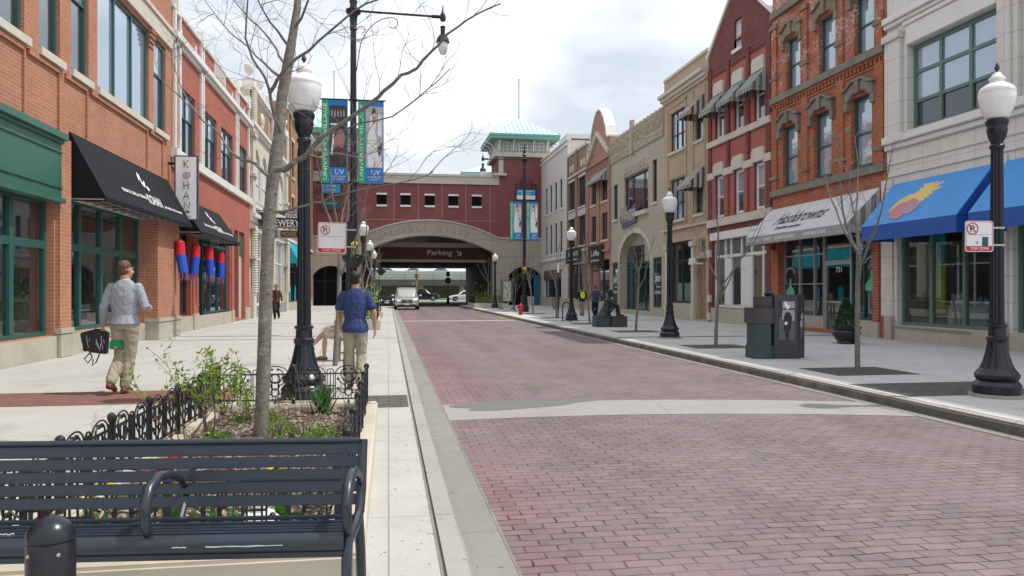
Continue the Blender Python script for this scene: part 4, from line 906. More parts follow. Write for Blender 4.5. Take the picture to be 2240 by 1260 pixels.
def bld_tan():
    u = UR; a, e = u(1550), u(1453)
    r = thing('brick_building', 'tan brick building with stepped cornice and brown striped canopies, behind the second lamp', 'building', (XR, 35, SW))
    W = [(u(1499), u(1466), 8.5, 10.5), (u(1500), u(1466), 5.05, 7.1)]; S = [(u(1538), u(1521), 8.5, 10.2), (u(1538), u(1521), 5.1, 6.95)]
    sh = (u(1513), u(1465), .9, 3.95); dr = (u(1545), u(1524), .2, 3.0)
    shell(r, FR, a, e, 12.3, W + S + [sh, dr, (u(1543), u(1527), 3.2, 3.9)], 'tan_brick')
    for w in W: window(r, FR, *w, fm='darkframe', pm='paneblue', cols=3, rails=(.42,), sill='stone', sd_=.12)
    for w in S: window(r, FR, *w, fm='darkframe', pm='pane', rails=(.5,), sill='stone')
    awning(r, FR, S[0][0] - .25, S[0][1] + .2, 10.5, 9.5, .85, .1, 'cloth_win2', ms_='cloth_win2', scallop=.13, name='window_canopy', label='small brown striped canopy over the upper window')
    awning(r, FR, S[1][0] - .25, S[1][1] + .2, 7.2, 6.2, .85, .1, 'cloth_win2', ms_='cloth_win2', scallop=.13, name='window_canopy', label='small brown striped canopy over the lower window')
    bands(r, FR, [(a - .02, e, 11.1, 11.22, 0, .12), (a - .02, e, 11.22, 11.4, 0, .24), (a - .02, e, 11.4, 11.58, 0, .38), (a, e, 12.3, 12.45, -.4, .06)], 'stone', 'cornice', bev=.01)
    q = [(a, e, 4.62, 4.72, 0, .1)]
    for x in (u(1501) - .1, u(1463) + .02, u(1541) - .15, u(1518)): q += [(x, x + .12, 4.8, 10.9, 0, .05)]
    q += [(W[0][0] - .2, W[0][1] + .2, 10.75, 10.87, 0, .05), (W[0][0] - .1, W[0][1] + .1, 7.15, 7.4, 0, .04)]
    bands(r, FR, q, 'tan_brick', 'brick_trim'); bands(r, FR, [(a, e, 4.55, 4.62, 0, .16)], 'stone', 'stone_belt')
    rm = room(r, FR, *sh, 3, seed=51, stuff=3)
    shopfront(r, FR, *sh, [u(1487)], [(3.0, .05)], 'darkframe', pm='shop'); bands(rm, FR, [(sh[0] + .1, sh[1] - .1, .95, 1.9, -.4, -.38)], M2('frost', (.4, .5, .48), .7), 'frosted_panel')
    bands(rm, FR, [(sh[0] + .12, sh[0] + .4, 1.2, 2.5, -.37, -.36)], M2('ylw', (.75, .5, .02), .6), 'poster'); bands(rm, FR, [(sh[0] + .2, sh[0] + .75, 1.5, 1.85, -.355, -.35)], M2('orr', (.7, .08, .02), .6), 'poster')
    bands(r, FR, [(sh[0] - .05, e - .5, SW - .05, .88, 0, .06)], 'base_stone', 'stone_base')
    for x in (u(1519), u(1461)): bands(r, FR, [(x - .18, x + .18, SW, .8, 0, .16), (x - .14, x + .14, .8, 3.6, 0, .12), (x - .24, x + .24, 3.6, 3.85, 0, .2)], 'stone', 'pilaster', bev=.01)
    bands(r, FR, [(dr[0], dr[1], .15, 3.0, -.29, -.2)], M2('brown_door', (.30, .2, .14), .6), 'door')
    window(r, FR, u(1543), u(1527), 3.2, 3.9, fm='stone', pm='pane', rails=())
    c = MB(FR); c.box(u(1538), u(1528), 2.72, 2.8, 0, .5)
    for k in range(2): c.tube([(u(1536) + .3 * k, 2.8, .4), (u(1536) + .3 * k, 3.0, .4)], .12, 8)
    c.build('meter_box', 'white', r)
    return r
def bld_stone():
    u = UR; a, e = u(1453), u(1337)
    r = thing('stone_building', 'pale tan stone building with carved frieze, wide picture window and round arched entry', 'building', (XR, 44, SW))
    W = (u(1418), u(1366), 6.05, 8.3); s1 = (u(1437), u(1427), 6.3, 8.6); s2 = (u(1351), u(1342), 6.0, 8.2)
    ar = (u(1421), u(1355)); am = sum(ar) / 2; hw = (ar[1] - ar[0]) / 2
    shell(r, FR, a, e, 10.7, [W, s1, s2, (ar[0], ar[1], .35, 3.2 + 1.7), (u(1447), ar[0] - .5, .6, 3.3), (ar[1] + .4, u(1339), .6, 3.3)], 'tan_stone', dep=.5)
    mb = MB(FR); n_ = 16                        # semi-elliptical arch head
    for k in range(n_):
        a0, a1 = pi - pi * k / n_, pi - pi * (k + 1) / n_
        p0 = (am + hw * cos(a0), 3.2 + 1.7 * sin(a0)); p1 = (am + hw * cos(a1), 3.2 + 1.7 * sin(a1))
        mb.quad([(p0[0], p0[1], .003), (p1[0], p1[1], .003), (p1[0], 4.92, .003), (p0[0], 4.92, .003)]); mb.quad([(*p0, .003), (*p1, .003), (*p1, -.5), (*p0, -.5)])
    mb.build('arch_head', 'tan_stone', r)
    mb = MB(FR)
    for k in range(n_):
        a0, a1 = pi - pi * k / n_, pi - pi * (k + 1) / n_
        mb.slab([(am + hw * cos(a0), 3.2 + 1.7 * sin(a0), .004), (am + hw * cos(a1), 3.2 + 1.7 * sin(a1), .004), (am + (hw + .3) * cos(a1), 3.2 + 2.0 * sin(a1), .004), (am + (hw + .3) * cos(a0), 3.2 + 2.0 * sin(a0), .004)], .08)
    mb.build('arch_moulding', 'stone', r)
    window(r, FR, *W, fm='darkframe', pm='pane', cols=1, rails=(), fw=.1, sill='stone', sd_=.2, sh=.25)
    bands(r, FR, [(W[0] + .9, W[0] + .98, W[2], W[3], -.12, -.08), (W[1] - 1.4, W[1] - 1.32, W[2], W[3], -.12, -.08)], 'darkframe', 'mullion')
    for w in (s1, s2): window(r, FR, *w, fm='darkframe', pm='panedark', rails=(), sill='stone')
    # carved frieze: scalloped band of relief
    rr = random.Random(4); mb = MB(FR); mb.box(a, e, 9.75, 11.0, 0, .08)
    k = int((e - a) / .32)
    for i in range(k):
        x = a + .32 * (i + .5); mb.box(x - .11, x + .11, 9.62, 9.75, 0, .09); mb.box(x - .12, x + .12, 11.0, 11.0 + .1 + .05 * (i % 2), -.2, .1)
        for j in range(4): mb.ball((x + rr.uniform(-.1, .1), 9.95 + j * .26 + rr.uniform(-.06, .06), .09), rr.uniform(.07, .13), 6, (.6, 1.2, 1.2))
        mb.box(x - .05, x + .05, 10.2, 10.95, .08, .16)
    for i in range(22): mb.ball((W[0] + .2 + (W[1] - W[0] - .3) * i / 21, 8.55 + .14 * (i % 3), .02), .13, 6, (.7, 1, 1.2))
    mb.box(am - .18, am + .18, 9.5, 11.5, 0, .2); mb.box(W[0] - .1, W[1] + .1, 8.35, 8.42, 0, .1); mb.build('carved_frieze', 'tan_stone', r)
    # entry
    rm = room(r, FR, ar[0], ar[1], .35, 4.9, 3, seed=61, stuff=3, m=M2('teal_wall', (.10, .2, .21), .8), d0=-.6)
    shopfront(r, FR, *ar, .35, 3.2, [ar[0] + .9, ar[0] + 2.2, ar[1] - 1.0], [(2.9, .1)], 'teal', pm='shopteal', dep=.55)
    bands(r, FR, [(ar[0], ar[1], 3.22, 4.9, -.62, -.5)], 'tan_stone', 'tympanum'); bands(r, FR, [(ar[0] + 2.3, ar[1] - .1, 3.22, 4.2, -.499, -.47)], 'panedark', 'transom')
    for i, (x0, x1) in enumerate(((u(1447), ar[0] - .5), (ar[1] + .4, u(1339)))):
        shopfront(r, FR, x0, x1, .6, 3.3, [], [], 'teal', pm='pane', dep=.1)
        w = x1 - x0
        text('Sylvan', 'lettering', 'letterw', r, Vector(FR((x0 + x1) / 2, 2.15, .0 - .03)), -EY, EZ, w * .62, .62, shear=.3)
        text('Learning', 'lettering', 'letterw', r, Vector(FR((x0 + x1) / 2 - .1 * w, 1.72, -.03)), -EY, EZ, w * .38, .14)
        text('312-226-2200', 'lettering', 'letterw', r, Vector(FR((x0 + x1) / 2, 1.42, -.03)), -EY, EZ, w * .66, .16)
    bands(r, FR, [(a + .03, e - .02, SW - .05, .58, 0, .08)], 'base_stone', 'stone_base') if 0 else None
    return r
def bld_pink():
    u = UR; a, e = u(1337), u(1286)
    r = thing('brick_building', 'pinkish brick building with a curved peaked gable and one small green canopy', 'building', (XR, 52, SW))
    lo = [(u(1331), u(1316), 4.9, 6.7), (u(1304), u(1293) , 4.9, 6.7)]; up = [(u(1330), u(1316), 7.5, 9.1), (u(1304), u(1293), 7.5, 9.1)]
    sh = (u(1333), u(1292), .8, 3.6)
    shell(r, FR, a, e, 11.2, lo + up + [sh], 'pink_brick')
    for w in lo + up: window(r, FR, *w, fm='darkframe', pm='pane', cols=2, rails=(.5,), sill='stone')
    m_ = (a + e) / 2
    pts = [(a + .1, 10.9), (a + .15, 11.5), (a + .9, 11.6), (a + 1.1, 12.3), (a + 1.6, 13.0), (m_ - .8, 13.5), (m_ - .35, 13.75), (m_ + .35, 13.75), (m_ + .8, 13.5), (e - 1.6, 13.0), (e - 1.1, 12.3), (e - .9, 11.6), (e - .15, 11.5), (e - .1, 10.9)]
    mb = MB(FR); mb.prism(pts, -.5, .02); mb.build('gable', 'pink_brick', r)
    mb = MB(FR)
    for (x0, z0), (x1, z1) in zip(pts[1:-1], pts[2:]): mb.slab([(x0, z0 + .01, .1), (x1, z1 + .01, .1), (x1, z1 + .01, -.6), (x0, z0 + .01, -.6)], -.12)
    mb.build('coping', 'white_stone', r)
    mb = MB(FR); mb.prism([(a + .2, 10.4), (m_, 12.1), (e - .2, 10.4), (e - .2, 10.65), (m_, 12.4), (a + .2, 10.65)], 0, .22); mb.build('pediment', 'stone', r)
    bands(r, FR, [(a, e, 10.2, 10.35, 0, .15), (a, e, 4.1, 4.25, 0, .15)] + [(a + .3 + .5 * k, a + .5 + .5 * k, 9.7, 10.2, 0, .07) for k in range(11)], 'pink_brick', 'corbel')
    bands(r, FR, [(a + .05, a + .5, 4.2, 9.7, 0, .12), (m_ - .3, m_ + .3, 4.2, 9.6, 0, .1), (e - .4, e - .1, 4.2, 9.6, 0, .1)], 'pink_brick', 'pilaster')
    awning(r, FR, up[0][0] - .4, up[1][1] - 1.2, 9.6, 8.7, .7, .1, 'cloth_win', ms_='cloth_win', scallop=.15, name='window_canopy')
    room(r, FR, *sh, 3, seed=71, stuff=3); shopfront(r, FR, *sh, [m_ - .6, m_ + .9], [(2.9, .1)], 'darkframe', pm='shop')
    bands(r, FR, [(m_ + .6, sh[1], .8, 3.4, -.4, -.16)], 'pink_brick', 'infill'); bands(r, FR, [(a + .1, e, SW - .05, .78, 0, .06)], 'base_stone', 'stone_base')
    return r
def bld_umber():
    u = UR; a, e = u(1286), u(1242)
    r = thing('brick_building', 'narrow brown brick building with paired windows beside the white far building', 'building', (XR, 58, SW))
    W = [(u(1280), u(1266), z, z + 2.2) for z in (4.9, 7.8)] + [(u(1257), u(1245), z, z + 2.2) for z in (4.9, 7.8)]
    sh = (u(1276), u(1247), .9, 3.5)
    shell(r, FR, a, e, 12.1, W + [sh], 'umber_brick')
    for w in W: window(r, FR, *w, fm='darkframe', pm='pane', cols=3, rails=(.5,), sill='stone', head='stone')
    bands(r, FR, [(a, e, 10.3, 10.45, 0, .15), (a, e, 7.2, 7.6, 0, .05), (a, e, 4.4, 4.6, 0, .15), (a, e, 12.1, 12.3, -.3, .08)], 'grey_trim', 'stone_belt')
    bands(r, FR, [(c - .25, c + .25, 10.8, 11.3, 0, .03) for c in (a + 1, a + 1.8, e - 1.8, e - 1)], 'stone', 'inlay')
    bands(r, FR, [(a + .02, a + .35, 4.6, 12, 0, .08), ((a + e) / 2 - .2, (a + e) / 2 + .2, 4.6, 12.3, 0, .1), (e - .35, e - .02, 4.6, 12, 0, .08)], 'umber_brick', 'pilaster')
    bands(r, FR, [(sh[0] - .5, e - .1, 3.5, 4.4, 0, .05)], 'grey_trim', 'fascia')
    shopfront(r, FR, *sh, [sh[0] + 1.5, sh[1] - 1.5], [(2.7, .1)], 'darkframe', pm='panedark'); bands(r, FR, [(a + .1, e, SW - .05, .88, 0, .06)], 'base_stone', 'stone_base')
    return r
def bld_farwhite():
    u = UR; a, e = u(1242), YA - .03
    r = thing('stone_building', 'white tiled three storey building beside the red arch building', 'building', (XR, 65, SW))
    W = []
    for k in range(4):
        c = 62.6 + 2.0 * k
        W += [(c - .45, c + .45, 8.4, 10.8), (c - .45, c + .45, 4.7, 7.3)]
    sh = (62.5, 69.5, .9, 3.2)
    shell(r, FR, a, e, 13.6, W + [sh], 'white_tile')
    for w in W: window(r, FR, *w, fm='darkframe', pm='panedark', rails=(.5,), sill='white_stone')
    bands(r, FR, [(a, e, 13.2, 13.35, 0, .12), (a, e, 13.6, 13.75, -.3, .1), (a, e, 4.1, 4.35, 0, .15), (a, a + 3, 13.75, 14.1, -8, .05)], 'white_stone', 'cornice')
    shopfront(r, FR, *sh, [64.5, 67], [], 'darkframe', pm='pane'); bands(r, FR, [(sh[0], sh[1], 2.5, 3.3, 0, .06)], M2('mauve', (.16, .09, .09), .7), 'awning_panel')
    bands(r, FR, [(a + .1, e, SW - .05, .88, 0, .06)], 'base_stone', 'stone_base')
    return r
bld_white(); bld_ember(); bld_gable(); bld_tan(); bld_stone(); bld_pink(); bld_umber(); bld_farwhite()
# ---------------------------------------------------------------- the arch building at the end of the street
def bld_arch():
    r = thing('parking_building', 'red panelled building spanning the street end over a wide stone arch', 'building', ((UA(798) + UA(1078)) / 2, YA, SW))
    xa, xb = UA(798), UA(1078); xm = (xa + xb) / 2; hw = (xb - xa) / 2
    rise = 1.5; zs = 5.05; Rr = (hw * hw + rise * rise) / (2 * rise); zc_ = zs + rise - Rr
    def sof(x): return zc_ + math.sqrt(max(0, Rr * Rr - (x - xm) ** 2))
    def outer(x):
        q = (Rr + 1.38) ** 2 - (x - xm) ** 2; return max(6.35, zc_ + math.sqrt(q) if q > 0 else 0)
    sb = [(UA(1113), UA(1184)), (2 * xm - UA(1184), 2 * xm - UA(1113))]
    def small(x):
        for s0, s1 in sb:
            if s0 < x < s1:
                c, h = (s0 + s1) / 2, (s1 - s0) / 2; R2 = (h * h + .85 ** 2) / 1.7; return 2.9 + .85 - R2 + math.sqrt(R2 * R2 - (x - c) ** 2)
        return None
    X0, X1 = XL - 8, XR + 6; par = 11.35
    xs = sorted(set([X0, X1, xa, xb] + [xa + (xb - xa) * i / 40 for i in range(41)] + [s[0] + (s[1] - s[0]) * i / 12 for s in sb for i in range(13)] + [xa - 1.6 + .2 * i for i in range(9)] + [xb + .2 * i for i in range(9)]))
    cm, dep = MB(FA), .9; rd = MB(FA)
    wn = [(UA(p) - .46, UA(p) + .46, 9.35, 10.25) for p in (835, 887, 940, 992, 1043)]
    for x0, x1 in zip(xs, xs[1:]):
        if x1 - x0 < 1e-6: continue
        mx = (x0 + x1) / 2
        if xa < mx < xb: b0, b1 = sof(x0), sof(x1)
        elif small(mx): b0, b1 = small(max(x0, x0 + 1e-5)) or 2.9, small(x1 - 1e-5) or 2.9
        else: b0 = b1 = 0
        if b0: cm.quad([(x0, b0, 0), (x1, b1, 0), (x1, b1, -dep), (x0, b0, -dep)])
        cm.quad([(x0, b0, 0), (x1, b1, 0), (x1, outer(x1), 0), (x0, outer(x0), 0)])
        rd.quad([(x0, outer(x0), -.03), (x1, outer(x1), -.03), (x1, 8.6, -.03), (x0, 8.6, -.03)])
        cm.quad([(x0, outer(x0), 0), (x1, outer(x1), 0), (x1, outer(x1), -.1), (x0, outer(x0), -.1)])
    for x in (xa, xb): cm.quad([(x, 0, 0), (x, zs, 0), (x, zs, -dep), (x, 0, -dep)])
    for s in sb:
        for x in s: cm.quad([(x, 0, 0), (x, 2.9, 0), (x, 2.9, -dep), (x, 0, -dep)])
    rd.wall(X0, X1, 8.6, par, wn, -.03, .3)
    cm.build('stone_arch', 'arch_stone', r); rd.build('wall', 'panel_red', r)
    for fn, o0, o1, dd, lim in ((outer, .0, .12, .1, 0), (outer, -.22, -.16, .04, 0), (sof, .12, .17, .04, 1)):
        mb = MB(FA)
        for x0, x1 in zip(xs, xs[1:]):
            if x1 - x0 < 1e-6 or (lim and not (xa <= x0 and x1 <= xb)): continue
            mb.prism([(x0, fn(x0) + o0), (x1, fn(x1) + o0), (x1, fn(x1) + o1), (x0, fn(x0) + o1)], 0, dd)
        mb.build('arch_moulding', 'grey_trim', r)
    # panel joints
    j = MB(FA)
    for p in (862, 915, 967, 1019, 1072): j.box(UA(p) - .03, UA(p) + .03, outer(UA(p)) + .12, par, -.03, -.015)
    j.box(UA(790), UA(1087), 7.95, 8.0, -.03, -.014)
    for x in (UA(1189), 2 * xm - UA(1189)): j.box(x - .03, x + .03, 6.5, 13, -.03, -.015)
    j.build('panel_joint', M2('joint', (.40, .24, .22), .8), r)
    for w in wn:
        x = window(r, FA, *w, fm='panel_red', pm='void', rails=(), dep=.2, fw=.03, sill=None)
        bands(x, FA, [(w[0] - .02, w[1] + .02, w[2] - .18, w[2] - .003, -.1, .06), (w[0] - .02, w[1] + .02, w[3] + .003, w[3] + .16, -.1, .06)], 'white_stone', 'sill')
    bands(r, FA, [(UA(650), UA(1092), par, par + .1, -.6, .12), (UA(650), UA(1092), par + .1, 12.05, -.6, .04), (UA(650), UA(1092), 12.05, 12.25, -.65, .12)], 'grey_trim', 'parapet')
    # incised name on the arch
    Rm = Rr + .68; s = 'MAXWELL STREET'
    for i, ch in enumerate(s):
        if ch == ' ': continue
        t = (i - 6.5) / 13; ang = t * 1.44 * hw / Rm; x = xm + Rm * sin(ang); z = zc_ + Rm * cos(ang)
        text(ch, 'lettering', M2('incised', (.30, .265, .22), .9), r, Vector(FA(x, z, .006)), Vector((cos(ang), 0, -sin(ang))), Vector((sin(ang), 0, cos(ang))), .36 if ch not in 'WM' else .5, .5, ext=.01)
    # passage: side walls, beam with lettering, ceiling
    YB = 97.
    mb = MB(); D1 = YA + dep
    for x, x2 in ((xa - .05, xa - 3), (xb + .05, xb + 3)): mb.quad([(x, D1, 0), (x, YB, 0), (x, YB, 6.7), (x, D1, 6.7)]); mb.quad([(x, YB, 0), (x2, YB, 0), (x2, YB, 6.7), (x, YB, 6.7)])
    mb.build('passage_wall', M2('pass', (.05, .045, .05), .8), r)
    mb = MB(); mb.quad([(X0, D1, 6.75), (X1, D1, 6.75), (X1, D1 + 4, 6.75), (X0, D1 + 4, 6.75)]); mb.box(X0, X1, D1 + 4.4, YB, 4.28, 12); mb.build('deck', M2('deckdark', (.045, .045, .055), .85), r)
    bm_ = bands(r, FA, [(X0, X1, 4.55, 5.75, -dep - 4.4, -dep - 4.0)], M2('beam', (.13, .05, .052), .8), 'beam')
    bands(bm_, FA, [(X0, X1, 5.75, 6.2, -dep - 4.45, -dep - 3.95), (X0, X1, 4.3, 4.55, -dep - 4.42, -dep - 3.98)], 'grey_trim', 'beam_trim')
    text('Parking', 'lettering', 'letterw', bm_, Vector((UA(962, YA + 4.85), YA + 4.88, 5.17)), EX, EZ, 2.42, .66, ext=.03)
    mb = MB(lambda u_, v_, d_: (u_, YA + 4.88 - d_, v_)); cx = UA(1004, YA + 4.85); mb.slab([(cx - .24, 5.40, 0), (cx - .17, 5.47, 0), (cx + .16, 5.14, 0), (cx + .09, 5.07, 0)], -.03)
    mb.box(cx + .16, cx + .25, 4.98, 5.4, 0, .03); mb.box(cx - .17, cx + .17, 4.98, 5.06, 0, .03); mb.build('arrow', 'letterw', bm_)
    # side arches: dark glazed fronts
    for s0, s1 in sb:
        window(r, FA, s0 - .05, s1 + .05, .1, 3.9, fm='darkframe', pm='void', cols=3, rails=(.6,), dep=.85, name='glazed_front')
    bands(r, FA, [(UA(1170), UA(1186), .2, 3.0, -.7, -.5)], M2('bluepanel', (.02, .12, .22), .6), 'door_panel'); bands(r, FA, [(UA(1142), UA(1170), .13, .95, -.7, -.5)], 'grey_trim', 'low_panel')
    # towers
    for k, xc in enumerate((UA(1145), 2 * xm - UA(1145))):
        h = UA(1200) - UA(1145) + .25
        tw = bands(r, FA, [(xc - h + .3, xc + h, 8.0, 14.0, -5, .0 - .012)], 'panel_red', 'tower')
        bands(tw, FA, [(xc - h - .25, xc - h + 1.0, 12.2, 12.42, -.6, .5), (xc + h - 1.0, xc + h + .2, 12.2, 12.42, -.6, .5), (xc - h + .3, xc - h + .75, 12.42, 14, -.5, .03)], 'grey_trim', 'ledge')
        bands(tw, FA, [(xc - h - .1, xc + h + .1, 14.0, 14.35, -5.3, .35), (xc - h + .1, xc + h - .1, 14.35, 15.55, -5, -.1)], 'grey_trim', 'lantern')
        for (x0, x1, c) in ((xc - h * .72, xc - h * .42, 2), (xc - h * .3, xc + h * .3, 4), (xc + h * .42, xc + h * .72, 2)):
            window(tw, FA, x0, x1, 14.42, 15.38, fm='white', pm=M2('louvre', (.33, .34, .31), .7), cols=c, rails=(.33, .66), dep=.06, fw=.04, mull=.06)
        for x in (xc - h * .86, xc - h * .36, xc + h * .36, xc + h * .86):
            mb = MB(FA); mb.box(x - .07, x + .07, 14.6, 15.54, -.1, .1); mb.box(x - .07, x + .07, 15.36, 15.54, .1, .5); mb.build('bracket', 'white_stone', tw)
        for z, d in ((14.5, -1), (14.5, -2.6), (14.5, -4.2)):
            for sgn in (-1, 1):
                mb = MB(FA); mb.tube([(xc + sgn * (h - .1 + .9 * (1 - cos(t))), z + 1.05 * sin(t), d) for t in [pi / 2 * q / 6 for q in range(7)]], .09, 5); mb.build('bracket', 'white_stone', tw)
        ew = h + .6; y0, y1 = YA - 1.1, YA + 6.2; mb = MB(); mb.box(xc - ew, xc + ew, y0, y1, 15.55, 15.9); mb.box(xc - ew - .06, xc + ew + .06, y0 - .06, y1 + .06, 15.82, 15.99); mb.build('eave', 'copper_edge', tw)
        ym = (y0 + y1) / 2; mb = MB(); cs = [(xc - ew, y0), (xc + ew, y0), (xc + ew, y1), (xc - ew, y1)]; tt = [(xc - .7, ym - .6), (xc + .7, ym - .6), (xc + .7, ym + .6), (xc - .7, ym + .6)]
        for i in range(4): j2 = (i + 1) % 4; mb.quad([(*cs[i], 16.0), (*cs[j2], 16.0), (*tt[j2], 17.8), (*tt[i], 17.8)])
        for i in range(4): mb.bm.faces.new([mb.V(q) for q in ((*tt[i], 17.8), (*tt[(i + 1) % 4], 17.8), (xc, ym, 18.15))])
        rf = mb.build('roof', 'copper', tw)
        mb = MB()
        for i in range(15):
            t = (i + .5) / 15; bx = xc - ew + 2 * ew * t; txx = xc + max(-.7, min(.7, (bx - xc)))
            if abs(bx - xc) > .7: f = 1 - (abs(bx - xc) - .7) / (ew - .7); e_ = (bx, y0 + (ym - .6 - y0) * f, 16.0 + 1.8 * f)
            else: e_ = (bx, ym - .6, 17.8)
            mb.tube([(bx, y0, 16.02), (e_[0], e_[1], e_[2] + .02)], .018, 4)
            mb.box(bx + .2, bx + .3, y0 + .28, y0 + .36, 16.1, 16.2)
        mb.build('roof_seam', 'copper_edge', rf)
        mb = MB(); mb.tube([(xc, ym, 17.9), (xc, ym, 22.0)], .05, 6); mb.ball((xc, ym, 22.0), .09, 6); mb.build('mast', M2('pale_mast', (.35, .42, .55), .5), rf)
    # low rear roof seen behind the parapet
    mb = MB(); x0, x1 = UA(1008, YA + 12), UA(1080, YA + 12); mb.slab([(x0, YA + 12, 14.3), (x1, YA + 12, 14.3), (x1, YA + 16, 15.7), (x0 + 3.2, YA + 16, 15.7)], .1); mb.box(x0, x1, YA + 12, YA + 16, 11, 14.3); mb.build('rear_roof', 'copper', r)
    # wall signs in black frames
    return r
bld_arch()
for k, (px0, px1, py0, py1) in enumerate(((1130, 1171, 414, 436), (703, 745, 401, 422))):
    yy = YA - .3; x0, x1 = UA(px0, yy), UA(px1, yy); yc = (x0 * SN + yy * CS); z1 = CZ + (635 - py0) * yc / F; z0 = CZ + (635 - py1) * yc / F
    s = thing('wall_sign', ['blue and white wall sign in a black frame on the right of the arch', 'blue wall sign in a black frame on the left of the arch, behind the banners'][k], 'sign', ((x0 + x1) / 2, yy, z0))
    fr = lambda u, v, d: (u, yy - d, v)
    mb = MB(fr); 
    for q in ((x0 - .05, x1 + .05, z0 - .06, z0, -.05, .05), (x0 - .05, x1 + .05, z1, z1 + .06, -.05, .05), (x0 - .08, x0, z0 - .06, z1 + .5, -.05, .05), (x1, x1 + .08, z0 - .06, z1 + .5, -.05, .05), (x0 - .05, x1 + .05, z1 + .45, z1 + .5, -.05, .05)): mb.box(*q)
    for x in (x0 + .35, x1 - .35): mb.box(x - .03, x + .03, z0 - .7, z0, -.1, -.02); mb.box(x - .03, x + .03, z1, z1 + .9, -.1, -.02)
    mb.box(x0 + .35, x0 + .8, z1 + .85, z1 + .9, -.1, -.02); mb.box(x1 - .8, x1 - .35, z1 + .85, z1 + .9, -.1, -.02)
    mb.build('frame', 'black', s)
    bands(s, fr, [(x0, x1, z0 + (z1 - z0) * (.4 if k == 0 else 0), z1, -.02, .02)], M2('sign_cyan', (.01, .30, .62), .5), 'panel')
    if k == 0: bands(s, fr, [(x0, x1, z0, z0 + (z1 - z0) * .4, -.02, .02)], 'letterw', 'panel')
    for t, f in ((('REHABILITATION', .82), ('SERVICES', .58)) if k == 0 else (('ENTER', .75), ('PARKING', .35))):
        text(t, 'lettering', 'letterw', s, Vector(((x0 + x1) / 2, yy - .022, z0 + (z1 - z0) * f)), EX, EZ, (x1 - x0) * (.8 if len(t) > 8 else .5), (z1 - z0) * .16)
    if k == 1:
        bands(s, fr, [(x0 - .1, x1 + .1, z0 - 1.5, z0 - .5, -.02, .02)], M2('sign_grey', (.05, .055, .06), .5), 'panel')
        bands(s, fr, [(x0 + .4, x1 - .3, z0 - 1.0, z0 - .85, .02, .03)], 'cloth_teal', 'panel')
for _k, _c in (('banner_blue', (.012, .20, .55)), ('banner_green', (.01, .38, .16)), ('banner_dark', (.035, .035, .04)), ('banner_light', (.42, .43, .45)), ('tulip_yellow', (.80, .58, .02))): M2(_k, _c, .6)
# ---------------------------------------------------------------- lamps
def make_lamp():
    r = thing('street_lamp', '', 'lamp')
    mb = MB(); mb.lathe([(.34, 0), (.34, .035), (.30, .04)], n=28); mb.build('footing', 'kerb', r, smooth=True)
    mb = MB(); mb.lathe([(.285, .036), (.285, .15), (.26, .19), (.235, .215), (.262, .25), (.265, .29), (.24, .33), (.205, .37), (.17, .46), (.142, .56), (.122, .66), (.112, .71)], n=36, flute=.05, fl=(.34, .68)); mb.build('base', 'lampblack', r, smooth=25)
    mb = MB(); mb.lathe([(.112, .71), (.128, .74), (.128, .78), (.104, .80), (.10, .90), (.118, .92), (.118, .945), (.088, .96)], n=28); mb.build('collar', 'lampblack', r, smooth=True)
    mb = MB(); mb.lathe([(.088, .96), (.073, 3.26)], n=28, flute=.14, fl=(.9, 3.3)); mb.build('pole', 'lampblack', r, smooth=20)
    mb = MB(); mb.lathe([(.073, 3.26), (.092, 3.28), (.092, 3.31), (.075, 3.33), (.075, 3.36), (.105, 3.42), (.124, 3.52), (.118, 3.56), (.135, 3.60), (.135, 3.64), (.115, 3.66)], n=24); mb.build('capital', 'lampblack', r, smooth=30)
    mb = MB(); mb.lathe([(.105, 3.66), (.14, 3.68), (.185, 3.78), (.214, 3.90), (.222, 3.97), (.216, 4.01), (.222, 4.02), (.20, 4.07), (.15, 4.11), (.105, 4.135), (.085, 4.145), (.085, 4.165), (.098, 4.18), (.098, 4.205), (.07, 4.225), (.05, 4.26), (.03, 4.28)], n=32); mb.build('globe', 'lamp_glass', r, smooth=60)
    mb = MB(); mb.lathe([(.018, 4.28), (.012, 4.30), (.034, 4.33), (.026, 4.36), (.004, 4.41)], n=12); mb.build('finial', 'lampblack', r, smooth=True)
    return r
lamp = make_lamp(); LT = tree_of(lamp)
LL = [(665, 9.75, 'black globe street lamp just behind the railed flower bed, nearest on the left pavement'), (795, 32, 'white globe lamp above the road sign, second of the left row'), (809, 44, 'third globe lamp of the left row, half hidden by bare branches'), (818, 55, 'farthest globe lamp of the left row beside the parking arch'),
      (2181, 10.15, 'black globe street lamp at the right edge carrying a parking sign'), (1465, 22.4, 'black globe street lamp before the tan brick building'), (1250, 35, 'black globe street lamp beside the hoop bike rack'), (1083, 60, 'farthest right globe lamp, by the stone arch and planter')]
for i, (px, yc, lb) in enumerate(LL):
    x, y = at(px, yc); loc = (x, y, SW)
    if i == 0: lamp.location = loc; lamp['label'] = lb; lamp['group'] = 'globe street lamps along the kerbs'
    else: dup(lamp, LT, lb, loc, rz=.3 * i)
